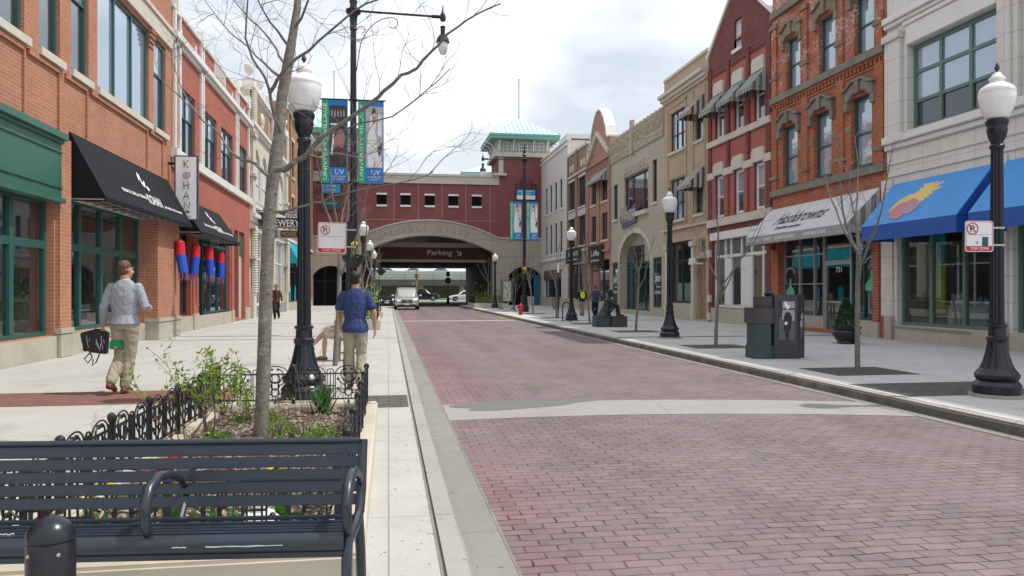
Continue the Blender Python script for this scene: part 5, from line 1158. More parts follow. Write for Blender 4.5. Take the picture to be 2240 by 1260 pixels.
# ---------------------------------------------------------------- tall poles with banners
def tall_pole(sgn, loc, label, bl, dark_first, seed):
    r = thing('tall_lamp_post', label, 'lamp', group='tall lamp posts with banners')
    mb = MB(); mb.lathe([(.30, 0), (.30, .35), (.22, .42), (.2, .95), (.23, 1.0), (.23, 1.06), (.13, 1.1)], n=16); mb.build('base', 'lampblack', r, smooth=30)
    mb = MB(); mb.lathe([(.13, 1.1), (.105, 4.5), (.09, 9.2), (.085, 9.3)], n=20, flute=.08, fl=(1.1, 9.2)); mb.build('pole', 'lampblack', r, smooth=20)
    mb = MB(); mb.lathe([(.085, 9.3), (.12, 9.35), (.10, 9.4), (.12, 9.7), (.14, 9.78), (.22, 9.84), (.24, 9.93), (.12, 9.99), (.10, 10.1), (.13, 10.2), (.07, 10.3), (.10, 10.4), (.10, 10.48), (.05, 10.55), (.07, 10.62), (.012, 10.95)], n=16); mb.build('pole_top', 'lampblack', r, smooth=True)
    ax = 2.72 * sgn
    mb = MB(); mb.tube([(0, 0, 9.92), (ax - .2 * sgn, 0, 9.88)], .036, 8); mb.tube([(ax - .35 * sgn, 0, 9.88), (ax - .05 * sgn, 0, 9.88)], .055, 8)
    sp_ = [(sgn * (.13 + 1.05 * t), 0, 8.35 + 1.42 * math.sqrt(max(0, 1 - (1 - t) ** 2)) if t < 1 else 9.77) for t in [k / 12 for k in range(13)]]
    cur = [(sgn * (1.18 + .16 * sin(t)), 0, 9.61 + .16 * cos(t)) for t in [pi * k / 8 for k in range(11)]]
    mb.tube(sp_ + cur[1:], .014, 5); mb.tube([(sgn * .1, 0, 8.1), (sgn * .14, 0, 8.4)], .014, 5)
    mb.tube([(sgn * (.24 + .11 * cos(t)), 0, 9.35 + .11 * sin(t)) for t in [pi + pi * k / 7 * -1.3 for k in range(9)]], .012, 5)
    mb.build('arm', 'lampblack', r, smooth=True)
    f = MB(); f.lathe([(.07, 9.75), (.10, 9.85), (.07, 9.98), (.03, 10.05), (.008, 10.25)], (ax, 0, 0), 12); f.lathe([(.05, 9.6), (.085, 9.58), (.075, 9.55), (.07, 9.34), (.13, 9.30), (.19, 9.2), (.21, 9.1), (.20, 9.08)], (ax, 0, 0), 18); lu = f.build('luminaire', 'lampblack', r, smooth=30)
    f = MB(); f.lathe([(.16, 9.09), (.165, 8.98), (.14, 8.84), (.08, 8.73), (.02, 8.70)], (ax, 0, 0), 16); f.build('lens', 'lamp_glass', lu, smooth=True)
    # banners
    z1, z0 = 7.18, 4.66
    for k, s in enumerate((-1, 1)):
        x0, x1 = (-.94, -.17) if s < 0 else (.14, .91)
        br = MB(); br.tube([(s * .08, 0, z1 + .02), ((x0 if s < 0 else x1) + s * .06, 0, z1 + .02)], .022, 6); br.tube([(s * .08, 0, z0 - .02), ((x0 if s < 0 else x1) + s * .06, 0, z0 - .02)], .022, 6); br.build('banner_arm', 'lampblack', r)
        b = MB(); b.box(x0, x1, -.006, .006, z0, z1); bn = b.build('banner', M2('banner_blue', (.012, .20, .55), .6), r, label=bl[k])
        b = MB(); b.box(x0, x0 + .2, -.010, -.0065, z0, z1); b.build('green_stripe', M2('banner_green', (.01, .38, .16), .6), bn)
        b = MB(); b.box(x0 + .23, x1 - .03, -.012, -.0065, z0 + .48, z1 - .17); b.build('picture', M2('banner_dark', (.035, .035, .04), .6) if dark_first[k] else M2('banner_light', (.42, .43, .45), .6), bn)
        rr = random.Random(seed + k); px0, px1, pz0, pz1 = x0 + .24, x1 - .04, z0 + .50, z1 - .18; pw = px1 - px0
        def poly(pts, m, off=-.014):
            q = MB(); q.slab([(px0 + pw * a, off, pz0 + (pz1 - pz0) * b_) for a, b_ in pts][::-1], .001); q.build('figure', m, bn)
        if dark_first[k]:
            for q in range(5): poly([(.1 + .18 * q, .82), (.17 + .18 * q, .82), (.17 + .18 * q, .9), (.14 + .18 * q, .95), (.1 + .18 * q, .9)], 'banner_light')
            poly([(.05, .68), (.75, .68), (.75, .71), (.05, .71)], 'letterw')
            poly([(.35, .5), (.6, .62), (.85, .6), (.95, .45), (.8, .3), (.3, .28), (.12, .36)], M2('banner_pink', (.42, .2, .2), .6)); poly([(.2, .3), (.5, .34), (.8, .3), (.9, .2), (.3, .16)], M2('banner_maroon', (.12, .03, .04), .6), -.0155)
            poly([(.05, .2), (.2, .55), (.28, .55), (.16, .18)], 'letterw', -.0155)
        else:
            poly([(.1, .0), (.05, .4), (.2, .66), (.3, .95), (.5, .98), (.62, .8), (.55, .6), (.7, .4), (.95, .1), (.95, .0)], M2('banner_white', (.75, .75, .76), .6))
            poly([(.7, .55), (.95, .5), (.98, .85), (.75, .9)], 'banner_white'); poly([(.68, .3), (.98, .42), (.98, .3), (.8, .18)], 'banner_dark', -.0155)
            poly([(.35, .82), (.5, .88), (.6, .84), (.58, .74), (.42, .72)], M2('banner_skin', (.45, .26, .2), .6), -.0155); poly([(.3, .86), (.36, .97), (.55, .99), (.62, .88), (.5, .9)], 'banner_dark', -.016)
        text('UNIVERSITY VILLAGE', 'lettering', 'letterw', bn, (x0 + .1, -.0115, (z0 + z1) / 2), EZ, -EX, 2.32, .10, ext=.001)
        text('UV', 'lettering', 'letterw', bn, (x0 + .53, -.008, z0 + .34), EX, EZ, .26, .15, ext=.001)
        text('YOUR VILLAGE', 'lettering', 'letterw', bn, (x0 + .5, -.008, z0 + .2), EX, EZ, .42, .05, ext=.001); text('IN THE CITY', 'lettering', 'letterw', bn, (x0 + .5, -.008, z0 + .12), EX, EZ, .34, .05, ext=.001)
    mb = MB(); mb.lathe([(.1, 4.62), (.16, 4.64), (.16, 4.7), (.1, 4.74)], n=14); mb.lathe([(.09, 7.14), (.13, 7.16), (.13, 7.22), (.09, 7.24)], n=14); mb.build('clamp', 'lampblack', r)
    r.location = loc
    # planter basket hung on the post
    x, y, z = loc; bk = thing('flower_basket', 'basket of yellow tulips hung on the %s tall lamp post' % ('left' if sgn > 0 else 'right'), 'flower basket', group='flower baskets on the tall posts')
    mb = MB(); mb.lathe([(.16, 2.1), (.30, 2.28), (.36, 2.46), (.34, 2.47), (.1, 2.44)], n=16); mb.build('bowl', 'black', bk, smooth=30)
    lf = MB(); rr = random.Random(seed)
    for q in range(70):
        a, d = rr.uniform(0, 2 * pi), rr.uniform(0, .38); leaf(lf, Vector((d * cos(a), d * sin(a), 2.46 + rr.uniform(-.06, .12))), rr, .09)
    lf.build('foliage', 'leaf', bk)
    for q in range(7):
        a, d = rr.uniform(0, 2 * pi), rr.uniform(0, .16); mb = MB(); c = Vector((d * cos(a) - .05, d * sin(a), 2.78 + rr.uniform(-.05, .08))); mb.ball(c, .045, 8, (1, 1, 1.5)); mb.tube([(c.x, c.y, 2.44), c], .008, 4); mb.build('tulip', 'tulip_yellow', bk, smooth=True)
    bk.location = (x, y - .12, z)
    return r
M2('tulip_yellow', (.80, .58, .02), .5)
def leaf(mb, p, rr, s, up=.4, w=.42):
    d = Vector((rr.gauss(0, 1), rr.gauss(0, 1), rr.gauss(up, .7)))
    d = d.normalized() if d.length > .01 else Vector((0, 0, 1)); q = d.cross(Vector((rr.gauss(0, 1), rr.gauss(0, 1), rr.gauss(0, 1)))).normalized(); nn = d.cross(q)
    s *= rr.uniform(.6, 1.25); V_ = mb.bm.verts.new
    a, b, c, e, f = V_(p), V_(p + d * s * .45 + q * s * w * .5 + nn * s * .08), V_(p + d * s), V_(p + d * s * .45 - q * s * w * .5 + nn * s * .08), V_(p + d * s * .5 - nn * s * .04)
    mb.bm.faces.new((a, b, f)); mb.bm.faces.new((b, c, f)); mb.bm.faces.new((c, e, f)); mb.bm.faces.new((e, a, f))
x, y = at(773, 23.4)
tall_pole(1, (x, y, SW), 'tall black lamp post with two banners and a long arm, on the left pavement', ('banner with a dark picture of bottles', 'banner with a pale figure'), (True, False), 5)
x, y = at(1147, 50)
tall_pole(-1, (x, y, SW), 'tall black lamp post with two banners on the right pavement, behind the red hydrant', ('banner with a man in white', 'banner with a pale and dark picture'), (False, False), 9)
# ---------------------------------------------------------------- parking signs
def rrect(w, h, r, n_=5):
    p = []
    for cx, cz, a0 in ((w / 2 - r, h / 2 - r, 0), (-w / 2 + r, h / 2 - r, pi / 2), (-w / 2 + r, -h / 2 + r, pi), (w / 2 - r, -h / 2 + r, 1.5 * pi)):
        for k in range(n_): a = a0 + pi / 2 * k / (n_ - 1); p.append((cx + r * cos(a), cz + r * sin(a)))
    return p
def parking_sign(label, c, w, h, rot, post):
    r = thing('parking_sign', label, 'sign', group='no parking signs')
    fr = lambda u, v, d: (u, -d, v)
    mb = MB(fr); mb.prism(rrect(w, h, .035), -.004, 0); pl = mb.build('plate', M2('sign_white', (.78, .78, .80), .4), r)
    mb = MB(fr); pts = rrect(w - .025, h - .025, .03); mb.tube([(u, v, .001) for u, v in pts], .0035, 4, closed=True); mb.build('border', M2('sign_red', (.50, .01, .03), .4), pl)
    mb = MB(fr); mb.prism([(-w / 2 + .014, -h / 2 + .075), (-w / 2 + .014, -h / 2 + .03), (-w / 2 + .03, -h / 2 + .014), (w / 2 - .03, -h / 2 + .014), (w / 2 - .014, -h / 2 + .03), (w / 2 - .014, -h / 2 + .075)], 0, .0015); mb.build('red_panel', 'sign_red', pl)
    text('TOW ZONE', 'lettering', 'letterw', pl, (.0, -.003, -h / 2 + .044), EX, EZ, w * .66, .038, ext=.001)
    cx, cz = -w * .24, h * .25; R_ = .072
    text('P', 'lettering', 'letterk', pl, (cx, -.003, cz), EX, EZ, .06, .085, ext=.001)
    mb = MB(fr); mb.tube([(cx + R_ * cos(a), cz + R_ * sin(a), .003) for a in [2 * pi * k / 28 for k in range(28)]], .0065, 4, closed=True); mb.tube([(cx - R_ * .7, cz + R_ * .7, .004), (cx + R_ * .7, cz - R_ * .7, .004)], .006, 4); mb.build('prohibition_ring', 'sign_red', pl)
    mb = MB(fr); mb.box(-w * .42, w * .42, .02, .024, 0, .001); mb.build('rule', 'sign_red', pl)
    if post:
        mb = MB(); mb.box(w / 2 + .01, w / 2 + .075, .02, .08, -c[2] + SW, h / 2 + .03); mb.build('post', 'black', r, bev=.006)
    else:
        mb = MB(fr); mb.box(w * .1, w * .32, -h * .32, -h * .02, 0, .001); mb.build('sticker', 'teal', pl); mb = MB(fr); mb.tube([(-w * .08 + .014 * cos(a), -h * .2 + .014 * sin(a), .002) for a in [2 * pi * k / 12 for k in range(12)]], .003, 4, closed=True); mb.build('sticker_ring', 'letterk', pl)
    for z in (-h * .28, h * .28): mb = MB(); mb.box(w / 2 - .03, w / 2 + .16, .005, .018, z - .012, z + .012); mb.build('bracket', 'silver', r)
    r.location = c; r.rotation_euler = (0, rot[1], rot[0])
p = P(726, 520, 12.6); parking_sign('white and red no parking sign on a square black post, left of the tall post', p, .46, .50, (-.1, .03), True)
p = P(2142, 517, 9.95); parking_sign('white and red no parking sign with a dark sticker, clamped to the right lamp post', p, .375, .40, (-.12, .0), False)
# ---------------------------------------------------------------- hanging signs on the left
def kohan():
    p = P(407, 411, 24.0); r = thing('shop_sign', 'tall narrow white sign with black brush letters between the black awnings', 'sign')
    w, h = .70, 2.03; fr = lambda u, v, d: (u, -d, v)
    mb = MB(fr); mb.box(-w / 2, w / 2, -h / 2, h / 2, -.16, 0); b = mb.build('cabinet', M2('sign_frame', (.07, .08, .10), .4), r)
    mb = MB(fr); mb.box(-w / 2 + .045, w / 2 - .045, -h / 2 + .045, h / 2 - .045, 0, .006); f = mb.build('face', M2('sign_face', (.86, .88, .92), .45), b)
    def st(pts, cx, cz, s=1): 
        mb = MB(fr); mb.tube([(cx + x * s, cz + z * s, .008) for x, z in pts], .011, 5); mb.build('lettering', 'letterk', f)
    s = .115
    for sg in ([(-.55, 1), (-.45, -1)], [(.6, 1), (-.4, .0), (.65, -1)]): st(sg, 0, .75, s)
    st([(q / 22 * 1.15 * cos(q * .62), q / 22 * 1.15 * sin(q * .62)) for q in range(2, 23)], 0, .40, s)
    for sg in ([(-.55, 1), (-.5, -1.1)], [(.5, 1.1), (.6, -1)], [(-.8, -.1), (.9, .15)]): st(sg, 0, .08, s)
    for sg in ([(-.8, -1), (.1, 1.1), (.75, -.9)], [(-.6, -.3), (.6, -.1)]): st(sg, 0, -.25, s)
    st([(-.7, -1), (-.5, 1), (.6, -.8), (.8, 1)], .02, -.55, s)
    mb = MB(fr)
    for a in (-1.1, -.55, 0, .55, 1.1):
        c = (.095 * sin(a), -.79 + .06 * cos(a)); pts = []
        for k in range(8):
            t = 2 * pi * k / 8; l, w_ = .05 * cos(t), .018 * sin(t); pts.append((c[0] + l * sin(a) + w_ * cos(a), c[1] + l * cos(a) - w_ * sin(a)))
        mb.prism(pts, .006, .010)
    mb.build('flower_mark', 'letterk', f)
    text('HAN', 'lettering', 'letterk', f, (.05, -.009, -.90), EX, EZ, .2, .06, ext=.001)
    mb = MB(); mb.box(-.62, -.34, .04, .10, .72, .80); mb.box(-.66, -.60, .0, .14, .62, .9); mb.build('bracket', 'black', r)
    r.location = p
kohan()
def brewery():
    p = P(613, 480, 40); w = 2.2; h = .92
    r = thing('shop_sign', 'wide black hanging sign with white letters, partly behind the tree trunk', 'sign', loc=(0, 0, 0)); fr = lambda u, v, d: (u, -d, v)
    mb = MB(fr); mb.box(-w / 2, w / 2, -h / 2, h / 2, -.16, 0); b = mb.build('cabinet', M2('sign_black', (.02, .022, .03), .4), r)
    mb = MB(fr); q = [(-w / 2 + .07, -h / 2 + .07), (w / 2 - .07, -h / 2 + .07), (w / 2 - .07, h / 2 - .07), (-w / 2 + .07, h / 2 - .07)]; mb.tube([(u, v, .004) for u, v in q], .014, 4, closed=True); mb.build('border', 'letterw', b)
    text('mouse', 'lettering', 'letterw', b, (.62, -.002, .20), EX, EZ, .74, .24, ext=.006); text('BREWERY', 'lettering', 'letterw', b, (.12, -.002, -.18), EX, EZ, 1.7, .34, ext=.006)
    mb = MB(fr); mb.prism([(-.35, .10), (.15, .10), (.22, .05), (.26, .10), (.22, .16), (.05, .26), (-.12, .31), (-.28, .24), (-.36, .16)], 0, .006); mb.ball((.24, .16, .006), .03, 6); mb.build('mouse_shape', 'letterw', b)
    mb = MB(); mb.box(-w / 2 - .45, -w / 2 + .01, .05, .10, .12, .18); mb.tube([(-w / 2 - .42, .08, .2), (-w / 2 - .2, .08, .34), (-w / 2, .08, .2)], .02, 5); mb.build('bracket', 'black', r)
    r.location = p
    for (px, w2, lab, t) in ((594, .62, 'small black hanging sign with a white shape under the wide black sign', None), (633, 1.0, 'small grey framed hanging sign with gold letters under the wide black sign', 'MOXEE')):
        p = P(px, 512, 40); r = thing('shop_sign', lab, 'sign'); h2 = .44
        mb = MB(fr); mb.box(-w2 / 2, w2 / 2, -h2 / 2, h2 / 2, -.14, 0); b = mb.build('cabinet', M2('sign_greyframe', (.30, .32, .36), .4), r)
        mb = MB(fr); mb.box(-w2 / 2 + .07, w2 / 2 - .07, -h2 / 2 + .06, h2 / 2 - .06, 0, .006); f = mb.build('face', 'sign_black', b)
        if t: text(t, 'lettering', M2('gold', (.48, .33, .05), .5), f, (0, -.008, 0), EX, EZ, w2 * .7, .22, ext=.004)
        else:
            mb = MB(fr); mb.prism([(-.12, -.05), (.1, -.06), (.2, .0), (.16, .1), (.05, .06), (-.1, .08)], .006, .01); mb.build('fish_shape', 'letterw', f)
        mb = MB(); 
        for x in (-w2 * .3, w2 * .3): mb.tube([(x, .07, h2 / 2), (x, .07, h2 / 2 + .1)], .012, 5)
        mb.build('hanger', 'black', r); r.location = p
brewery()
def flat_sign(px0, px1, z0, z1, lab, t1, t2, lit):
    a, b = UR(px1), UR(px0); r = thing('shop_sign', lab, 'sign', (XR - .2, (a + b) / 2, z0))
    bd = bands(r, FR, [(a, b, z0, z1, .06, .2)], 'sign_black' , 'board')
    text(t1, 'lettering', 'letterw', bd, Vector(FR((a + b) / 2, z0 + (z1 - z0) * .6, .202)), -EY, EZ, (b - a) * .62, (z1 - z0) * .3)
    text(t2, 'lettering', 'letterw', bd, Vector(FR((a + b) / 2, z0 + (z1 - z0) * .22, .202)), -EY, EZ, (b - a) * .55, (z1 - z0) * .13)
flat_sign(1243, 1276, 3.65, 4.75, 'black fascia sign with plain white capitals beside the third right lamp', 'GELATI', 'cafe', 0)
flat_sign(1293, 1322, 3.3, 4.6, 'black fascia sign with white script beside the arched entry', 'Life', 'on Maxwell', 0)
p0 = (UR(1398) + UR(1358)) / 2
r = thing('shop_sign', 'purple and grey script sign above the arched entry of the stone building', 'sign', (XR - .2, p0, 5.2))
mb = MB(FR); mb.prism([(p0 - 1.5, 5.5), (p0 + 1.2, 5.3), (p0 + 1.6, 6.1), (p0 - .2, 6.2), (p0 - 1.4, 6.6)], .05, .12); bd = mb.build('backing', M2('purple', (.14, .11, .2), .5), r)
text('Sylvan', 'lettering', M2('lilac', (.42, .40, .46), .5), bd, Vector(FR(p0, 5.95, .15)), -EY, EZ, 3.0, 1.3, ext=.05, shear=.4)
# ---------------------------------------------------------------- windsocks under the smaller awning
for i, (px, zt, lb) in enumerate(((393, 3.05, 'nearest of the four red and blue fabric windsocks'), (428, 3.05, 'second red and blue windsock from the narrow white sign'), (457, 3.05, 'third red and blue windsock, left of the farthest one'), (482, 3.0, 'farthest of the four red and blue fabric windsocks'))):
    yc = F * 6.3 / (CS * (850 - px)); x, y = at(px, yc)
    r = thing('windsock', lb, 'windsock', group='red and blue windsocks under the black awning'); w = .145; tw = [.1, -.08, .04, 0][i]
    def sock(z0, z1, r0, r1, o0, o1):
        mb = MB(); a = [mb.bm.verts.new((o0 + r0 * (1 + .1 * sin(3 * t)) * cos(t), r0 * sin(t), z0)) for t in [2 * pi * k / 14 for k in range(14)]]; b = [mb.bm.verts.new((o1 + r1 * (1 + .1 * sin(3 * t + .5)) * cos(t), r1 * sin(t), z1)) for t in [2 * pi * k / 14 for k in range(14)]]
        for k in range(14): mb.bm.faces.new((a[k], a[(k + 1) % 14], b[(k + 1) % 14], b[k]))
        return mb
    m = sock(-.05, -.42, w * .93, w, 0, tw * .2); m.lathe([(w * .93, -.05), (w * .8, -.02), (w * .34, .0), (w * .28, .05), (.02, .06)], n=14); m.build('red_sleeve', M2('sock_red', (.62, .015, .03), .6), r, smooth=True)
    m = sock(-.42, -.98, w * 1.01, w * .97, tw * .2, tw); m.build('blue_sleeve', M2('sock_blue', (.012, .08, .52), .6), r, smooth=True)
    mb = MB(); rr = random.Random(i)
    for k in range(9):
        a = 2 * pi * k / 9; xx, yy = tw + w * .9 * cos(a), w * .9 * sin(a); mb.tube([(xx, yy, -.97), (xx + rr.uniform(-.02, .02), yy, -1.1), (xx + rr.uniform(-.03, .03), yy, -1.22)], .012, 4)
    mb.build('tassels', M2('tassel', (.35, .16, .35), .6), r)
    mb = MB(); mb.tube([(0, 0, .05), (0, 0, .3)], .006, 4); mb.build('cord', 'black', r)
    r.location = (x, y, zt)
# ---------------------------------------------------------------- planter bed
PX0, PX1, PY0, PY1 = -1.92, -.12, 3.68, 8.75; cw = .2; ztop = SW + .16
mb = MB()
mb.box(PX0, PX1, PY0, PY0 + cw, SW - .05, ztop); mb.box(PX0, PX1, PY1 - cw, PY1, SW - .05, ztop); mb.box(PX0, PX0 + cw, PY0 + cw + .004, PY1 - cw - .004, SW - .05, ztop); mb.box(PX1 - cw, PX1, PY0 + cw + .004, PY1 - cw - .004, SW - .05, ztop)
bed = thing('planter_bed', 'stone edged planting bed with mulch behind the bench', 'planter', ((PX0 + PX1) / 2, (PY0 + PY1) / 2, SW))
mb.build('stone_edging', 'granite', bed, bev=.018)
mb = MB(); NX, NY = 22, 60; rr = random.Random(2); V_ = [[mb.bm.verts.new((PX0 + .12 + (PX1 - PX0 - .24) * i / NX, PY0 + .12 + (PY1 - PY0 - .24) * j / NY, SW + .09 + .03 * sin(i * .9) * cos(j * .5) + rr.uniform(0, .018) + .03 * sin(pi * i / NX))) for j in range(NY + 1)] for i in range(NX + 1)]
for i in range(NX):
    for j in range(NY): mb.bm.faces.new((V_[i][j], V_[i + 1][j], V_[i + 1][j + 1], V_[i][j + 1]))
mb.build('soil', 'mulch', bed, smooth=60)
mb = MB()
for k in range(4200):
    p = Vector((rr.uniform(PX0 + .22, PX1 - .22), rr.uniform(PY0 + .22, PY1 - .22), SW + .135 + rr.uniform(-.01, .02))); a = rr.uniform(0, pi); d = Vector((cos(a), sin(a), rr.uniform(-.4, .4))) * rr.uniform(.008, .028); e = Vector((-sin(a), cos(a), rr.uniform(-.3, .5))) * rr.uniform(.004, .010)
    mb.quad([p - d - e, p + d - e, p + d + e, p - d + e])
o = mb.build('wood_chips', 'chip', bed); o['kind'] = 'stuff'
def motif(mb, cx):
    r_ = .0065
    mb.tube([(cx + .14 * sin(t), 0, .30 + .085 * cos(t)) for t in [-pi / 2 + pi * k / 10 for k in range(11)]], r_, 5)
    for s in (-1, 1):
        mb.tube([(cx + s * .14, 0, .02), (cx + s * .14, 0, .30)], r_, 4)
        mb.tube([(cx + s * .035, 0, .355), (cx + s * .075, 0, .33), (cx + s * .085, 0, .28), (cx + s * .055, 0, .22), (cx + s * .03, 0, .2)], r_, 5); mb.ball((cx + s * .03, 0, .35), .016, 6)
        mb.tube([(cx + s * .03, 0, .17), (cx + s * .075, 0, .19), (cx + s * .11, 0, .235)], r_, 5); mb.ball((cx + s * .112, 0, .24), .017, 6)
        mb.tube([(cx + s * .03, 0, .075), (cx + s * .075, 0, .09), (cx + s * .11, 0, .13)], r_, 5); mb.ball((cx + s * .112, 0, .135), .017, 6)
        mb.tube([(cx + s * .03, 0, .02), (cx + s * .03, 0, .30)], r_ * .9, 4)
    for z, q in ((.25, .05), (.17, .044), (.10, .044)): mb.tube([(cx + q * cos(t), 0, z + q * sin(t)) for t in [2 * pi * k / 12 for k in range(12)]], r_ * 1.1, 5, closed=True)
    mb.tube([(cx, 0, .055), (cx, 0, -.01)], r_, 4); mb.ball((cx, 0, -.012), .014, 6)
def panel_mesh(w):
    mb = MB(); k = 2
    mb.box(0, w, -.009, .009, .014, .028); mb.box(0, w, -.009, .009, .292, .306)
    for i in range(k): motif(mb, w * (i + .5) / k)
    for x in (w / 2 - .035, w / 2, w / 2 + .035): mb.tube([(x, 0, .02), (x, 0, .33)], .0065, 4)
    mb.tube([(w / 2 + .035 * cos(t), 0, .33 + .02 * sin(t)) for t in [pi * k_ / 5 for k_ in range(6)]], .0065, 4)
    mb.box(w / 2 - .05, w / 2 + .05, -.005, .005, .16, .17)
    return mb
fence = thing('planter_railing', 'low ornate black iron railing round the planting bed', 'railing', loc=(0, 0, 0))
fx0, fx1, fy0, fy1 = PX0 + .12, PX1 - .12, PY0 + .12, PY1 - .12
sw_ = (fx1 - fx0) / 2; proto = panel_mesh(sw_).build('railing_panel', 'black', fence, smooth=30)
nside = 6; sl_ = (fy1 - fy0) / nside; proto2 = panel_mesh(sl_).build('railing_panel', 'black', fence, smooth=30)
posts = []
def put(src, x, y, a, first=[True, True]):
    i = 0 if src is proto else 1
    o = src if first[i] else src.copy()
    if not first[i]: COL.objects.link(o)
    first[i] = False; o.location = (x, y, ztop + .03); o.rotation_euler = (0, 0, a)
for x in (fx0, fx0 + sw_): put(proto, x, fy0, 0); put(proto, x, fy1, 0)
for k in range(nside): put(proto2, fx0, fy0 + sl_ * k, pi / 2); put(proto2, fx1, fy0 + sl_ * k, pi / 2)
mb = MB(); mb.box(-.018, .018, -.018, .018, 0, .36); mb.lathe([(.012, .36), (.02, .37), (.026, .385), (.03, .40), (.026, .42), (.012, .433), (.003, .437)], n=10); post = mb.build('post', 'black', fence, smooth=30); fp = True
for (x, y) in [(x, y) for x in (fx0, fx0 + sw_, fx1) for y in (fy0, fy1)] + [(x, fy0 + sl_ * k) for x in (fx0, fx1) for k in range(1, nside)]:
    o = post if fp else post.copy()
    if not fp: COL.objects.link(o)
    fp = False; o.location = (x, y, ztop)
# plants
def shrub(name, label, x, y, h, ns, nl, seed, lm='leaf', ls=.05, spread=.35, stem='twig', top=.35):
    r = thing(name, label, 'shrub', (x, y, SW + .1)); rr = random.Random(seed); sm, lf = MB(), MB(); z = SW + .1
    for i in range(ns):
        a = 2 * pi * (i + rr.random()) / ns; p = Vector((x + rr.uniform(-.05, .05), y + rr.uniform(-.05, .05), z)); d = Vector((cos(a) * spread, sin(a) * spread, 1)).normalized(); pts = [p.copy()]; hh = h * rr.uniform(.6, 1.05)
        for k in range(7):
            d = (d + Vector((rr.gauss(0, .13), rr.gauss(0, .13), .05))).normalized(); p = p + d * hh / 7; pts.append(p.copy())
            if k > 1 and rr.random() < .75:
                e = (d + Vector((rr.gauss(0, .6), rr.gauss(0, .6), .1))).normalized(); q = [p.copy()]
                for m_ in range(3): e = (e + Vector((rr.gauss(0, .2), rr.gauss(0, .2), .1))).normalized(); q.append(q[-1] + e * hh * .09)
                sm.tube(q, [.0028, .0022, .0018, .0012], 4)
                for m_ in range(nl):
                    if k / 7 > top: leaf(lf, q[rr.randint(1, 3)] + Vector((rr.gauss(0, .012),) * 3), rr, ls)
        sm.tube(pts, [.0065 - .0008 * k for k in range(8)], 5)
        for m_ in range(nl * 2): leaf(lf, pts[rr.randint(4, 7)] + Vector((rr.gauss(0, .02), rr.gauss(0, .02), rr.gauss(0, .02))), rr, ls)
    sm.build('stems', stem, r)
    if nl: lf.build('foliage', lm, r)
    return r
def gp(px, py, z): yc = (CZ - z) * F / (py - 635); return at(px, yc)
shrub('leafy_shrub', 'leafy shrub with bare twigs at the middle of the left railing', *gp(455, 950, .25), .66, 9, 6, 1)
shrub('leafy_shrub', 'tallest leafy shrub leaning over the far left corner of the railing', *gp(492, 905, .25), .62, 9, 8, 2, ls=.06)
shrub('leafy_shrub', 'sparse long-twigged shrub leaning left over the railing, nearest the bench', *gp(395, 985, .25), .85, 6, 4, 3, spread=.6)
shrub('leafy_shrub', 'small leafy shrub left of the tree trunk', *gp(545, 925, .25), .5, 6, 6, 4, ls=.05)
shrub('bare_shrub', 'leafless forked twigs in the middle of the bed', *gp(660, 960, .25), .68, 7, 0, 5, spread=.55)
shrub('bare_shrub', 'leafless twigs near the right railing', *gp(740, 945, .25), .55, 6, 0, 6, spread=.7)
shrub('bare_shrub', 'leafless twigs at the foot of the tree trunk', *gp(590, 985, .25), .6, 5, 1, 7, spread=.5)
def clump(name, label, x, y, w, h, n, seed, lm, ls):
    r = thing(name, label, 'plant', (x, y, SW + .1)); rr = random.Random(seed); lf = MB()
    for k in range(n):
        a, d = rr.uniform(0, 2 * pi), w * math.sqrt(rr.random()); zz = h * rr.random() * (1 - (d / w) ** 2 * .7); leaf(lf, Vector((x + d * cos(a), y + d * sin(a), SW + .13 + zz)), rr, ls)
    lf.build('foliage', lm, r); sm = MB()
    for k in range(10): a, d = rr.uniform(0, 2 * pi), w * .5 * rr.random(); sm.tube([(x, y, SW + .08), (x + d * cos(a), y + d * sin(a), SW + .13 + h * .6)], .003, 4)
    sm.build('stems', 'twig', r)
clump('ground_plant', 'bright green low plant right of the tree trunk', *gp(610, 955, .25), .17, .16, 420, 1, 'leaf3', .035)
clump('ground_plant', 'bright green low plant by the right railing near the bench', *gp(700, 965, .25), .16, .14, 380, 2, 'leaf3', .035)
clump('ground_plant', 'little green tuft left of the trunk on open mulch', *gp(525, 925, .25), .10, .10, 160, 3, 'leaf3', .03)
clump('ground_plant', 'yellow-green plant at the trunk foot', *gp(598, 925, .25), .12, .14, 240, 4, 'leaf', .035)
clump('ground_plant', 'green plant against the left edging of the bed', *gp(470, 985, .25), .16, .16, 360, 5, 'leaf3', .04)
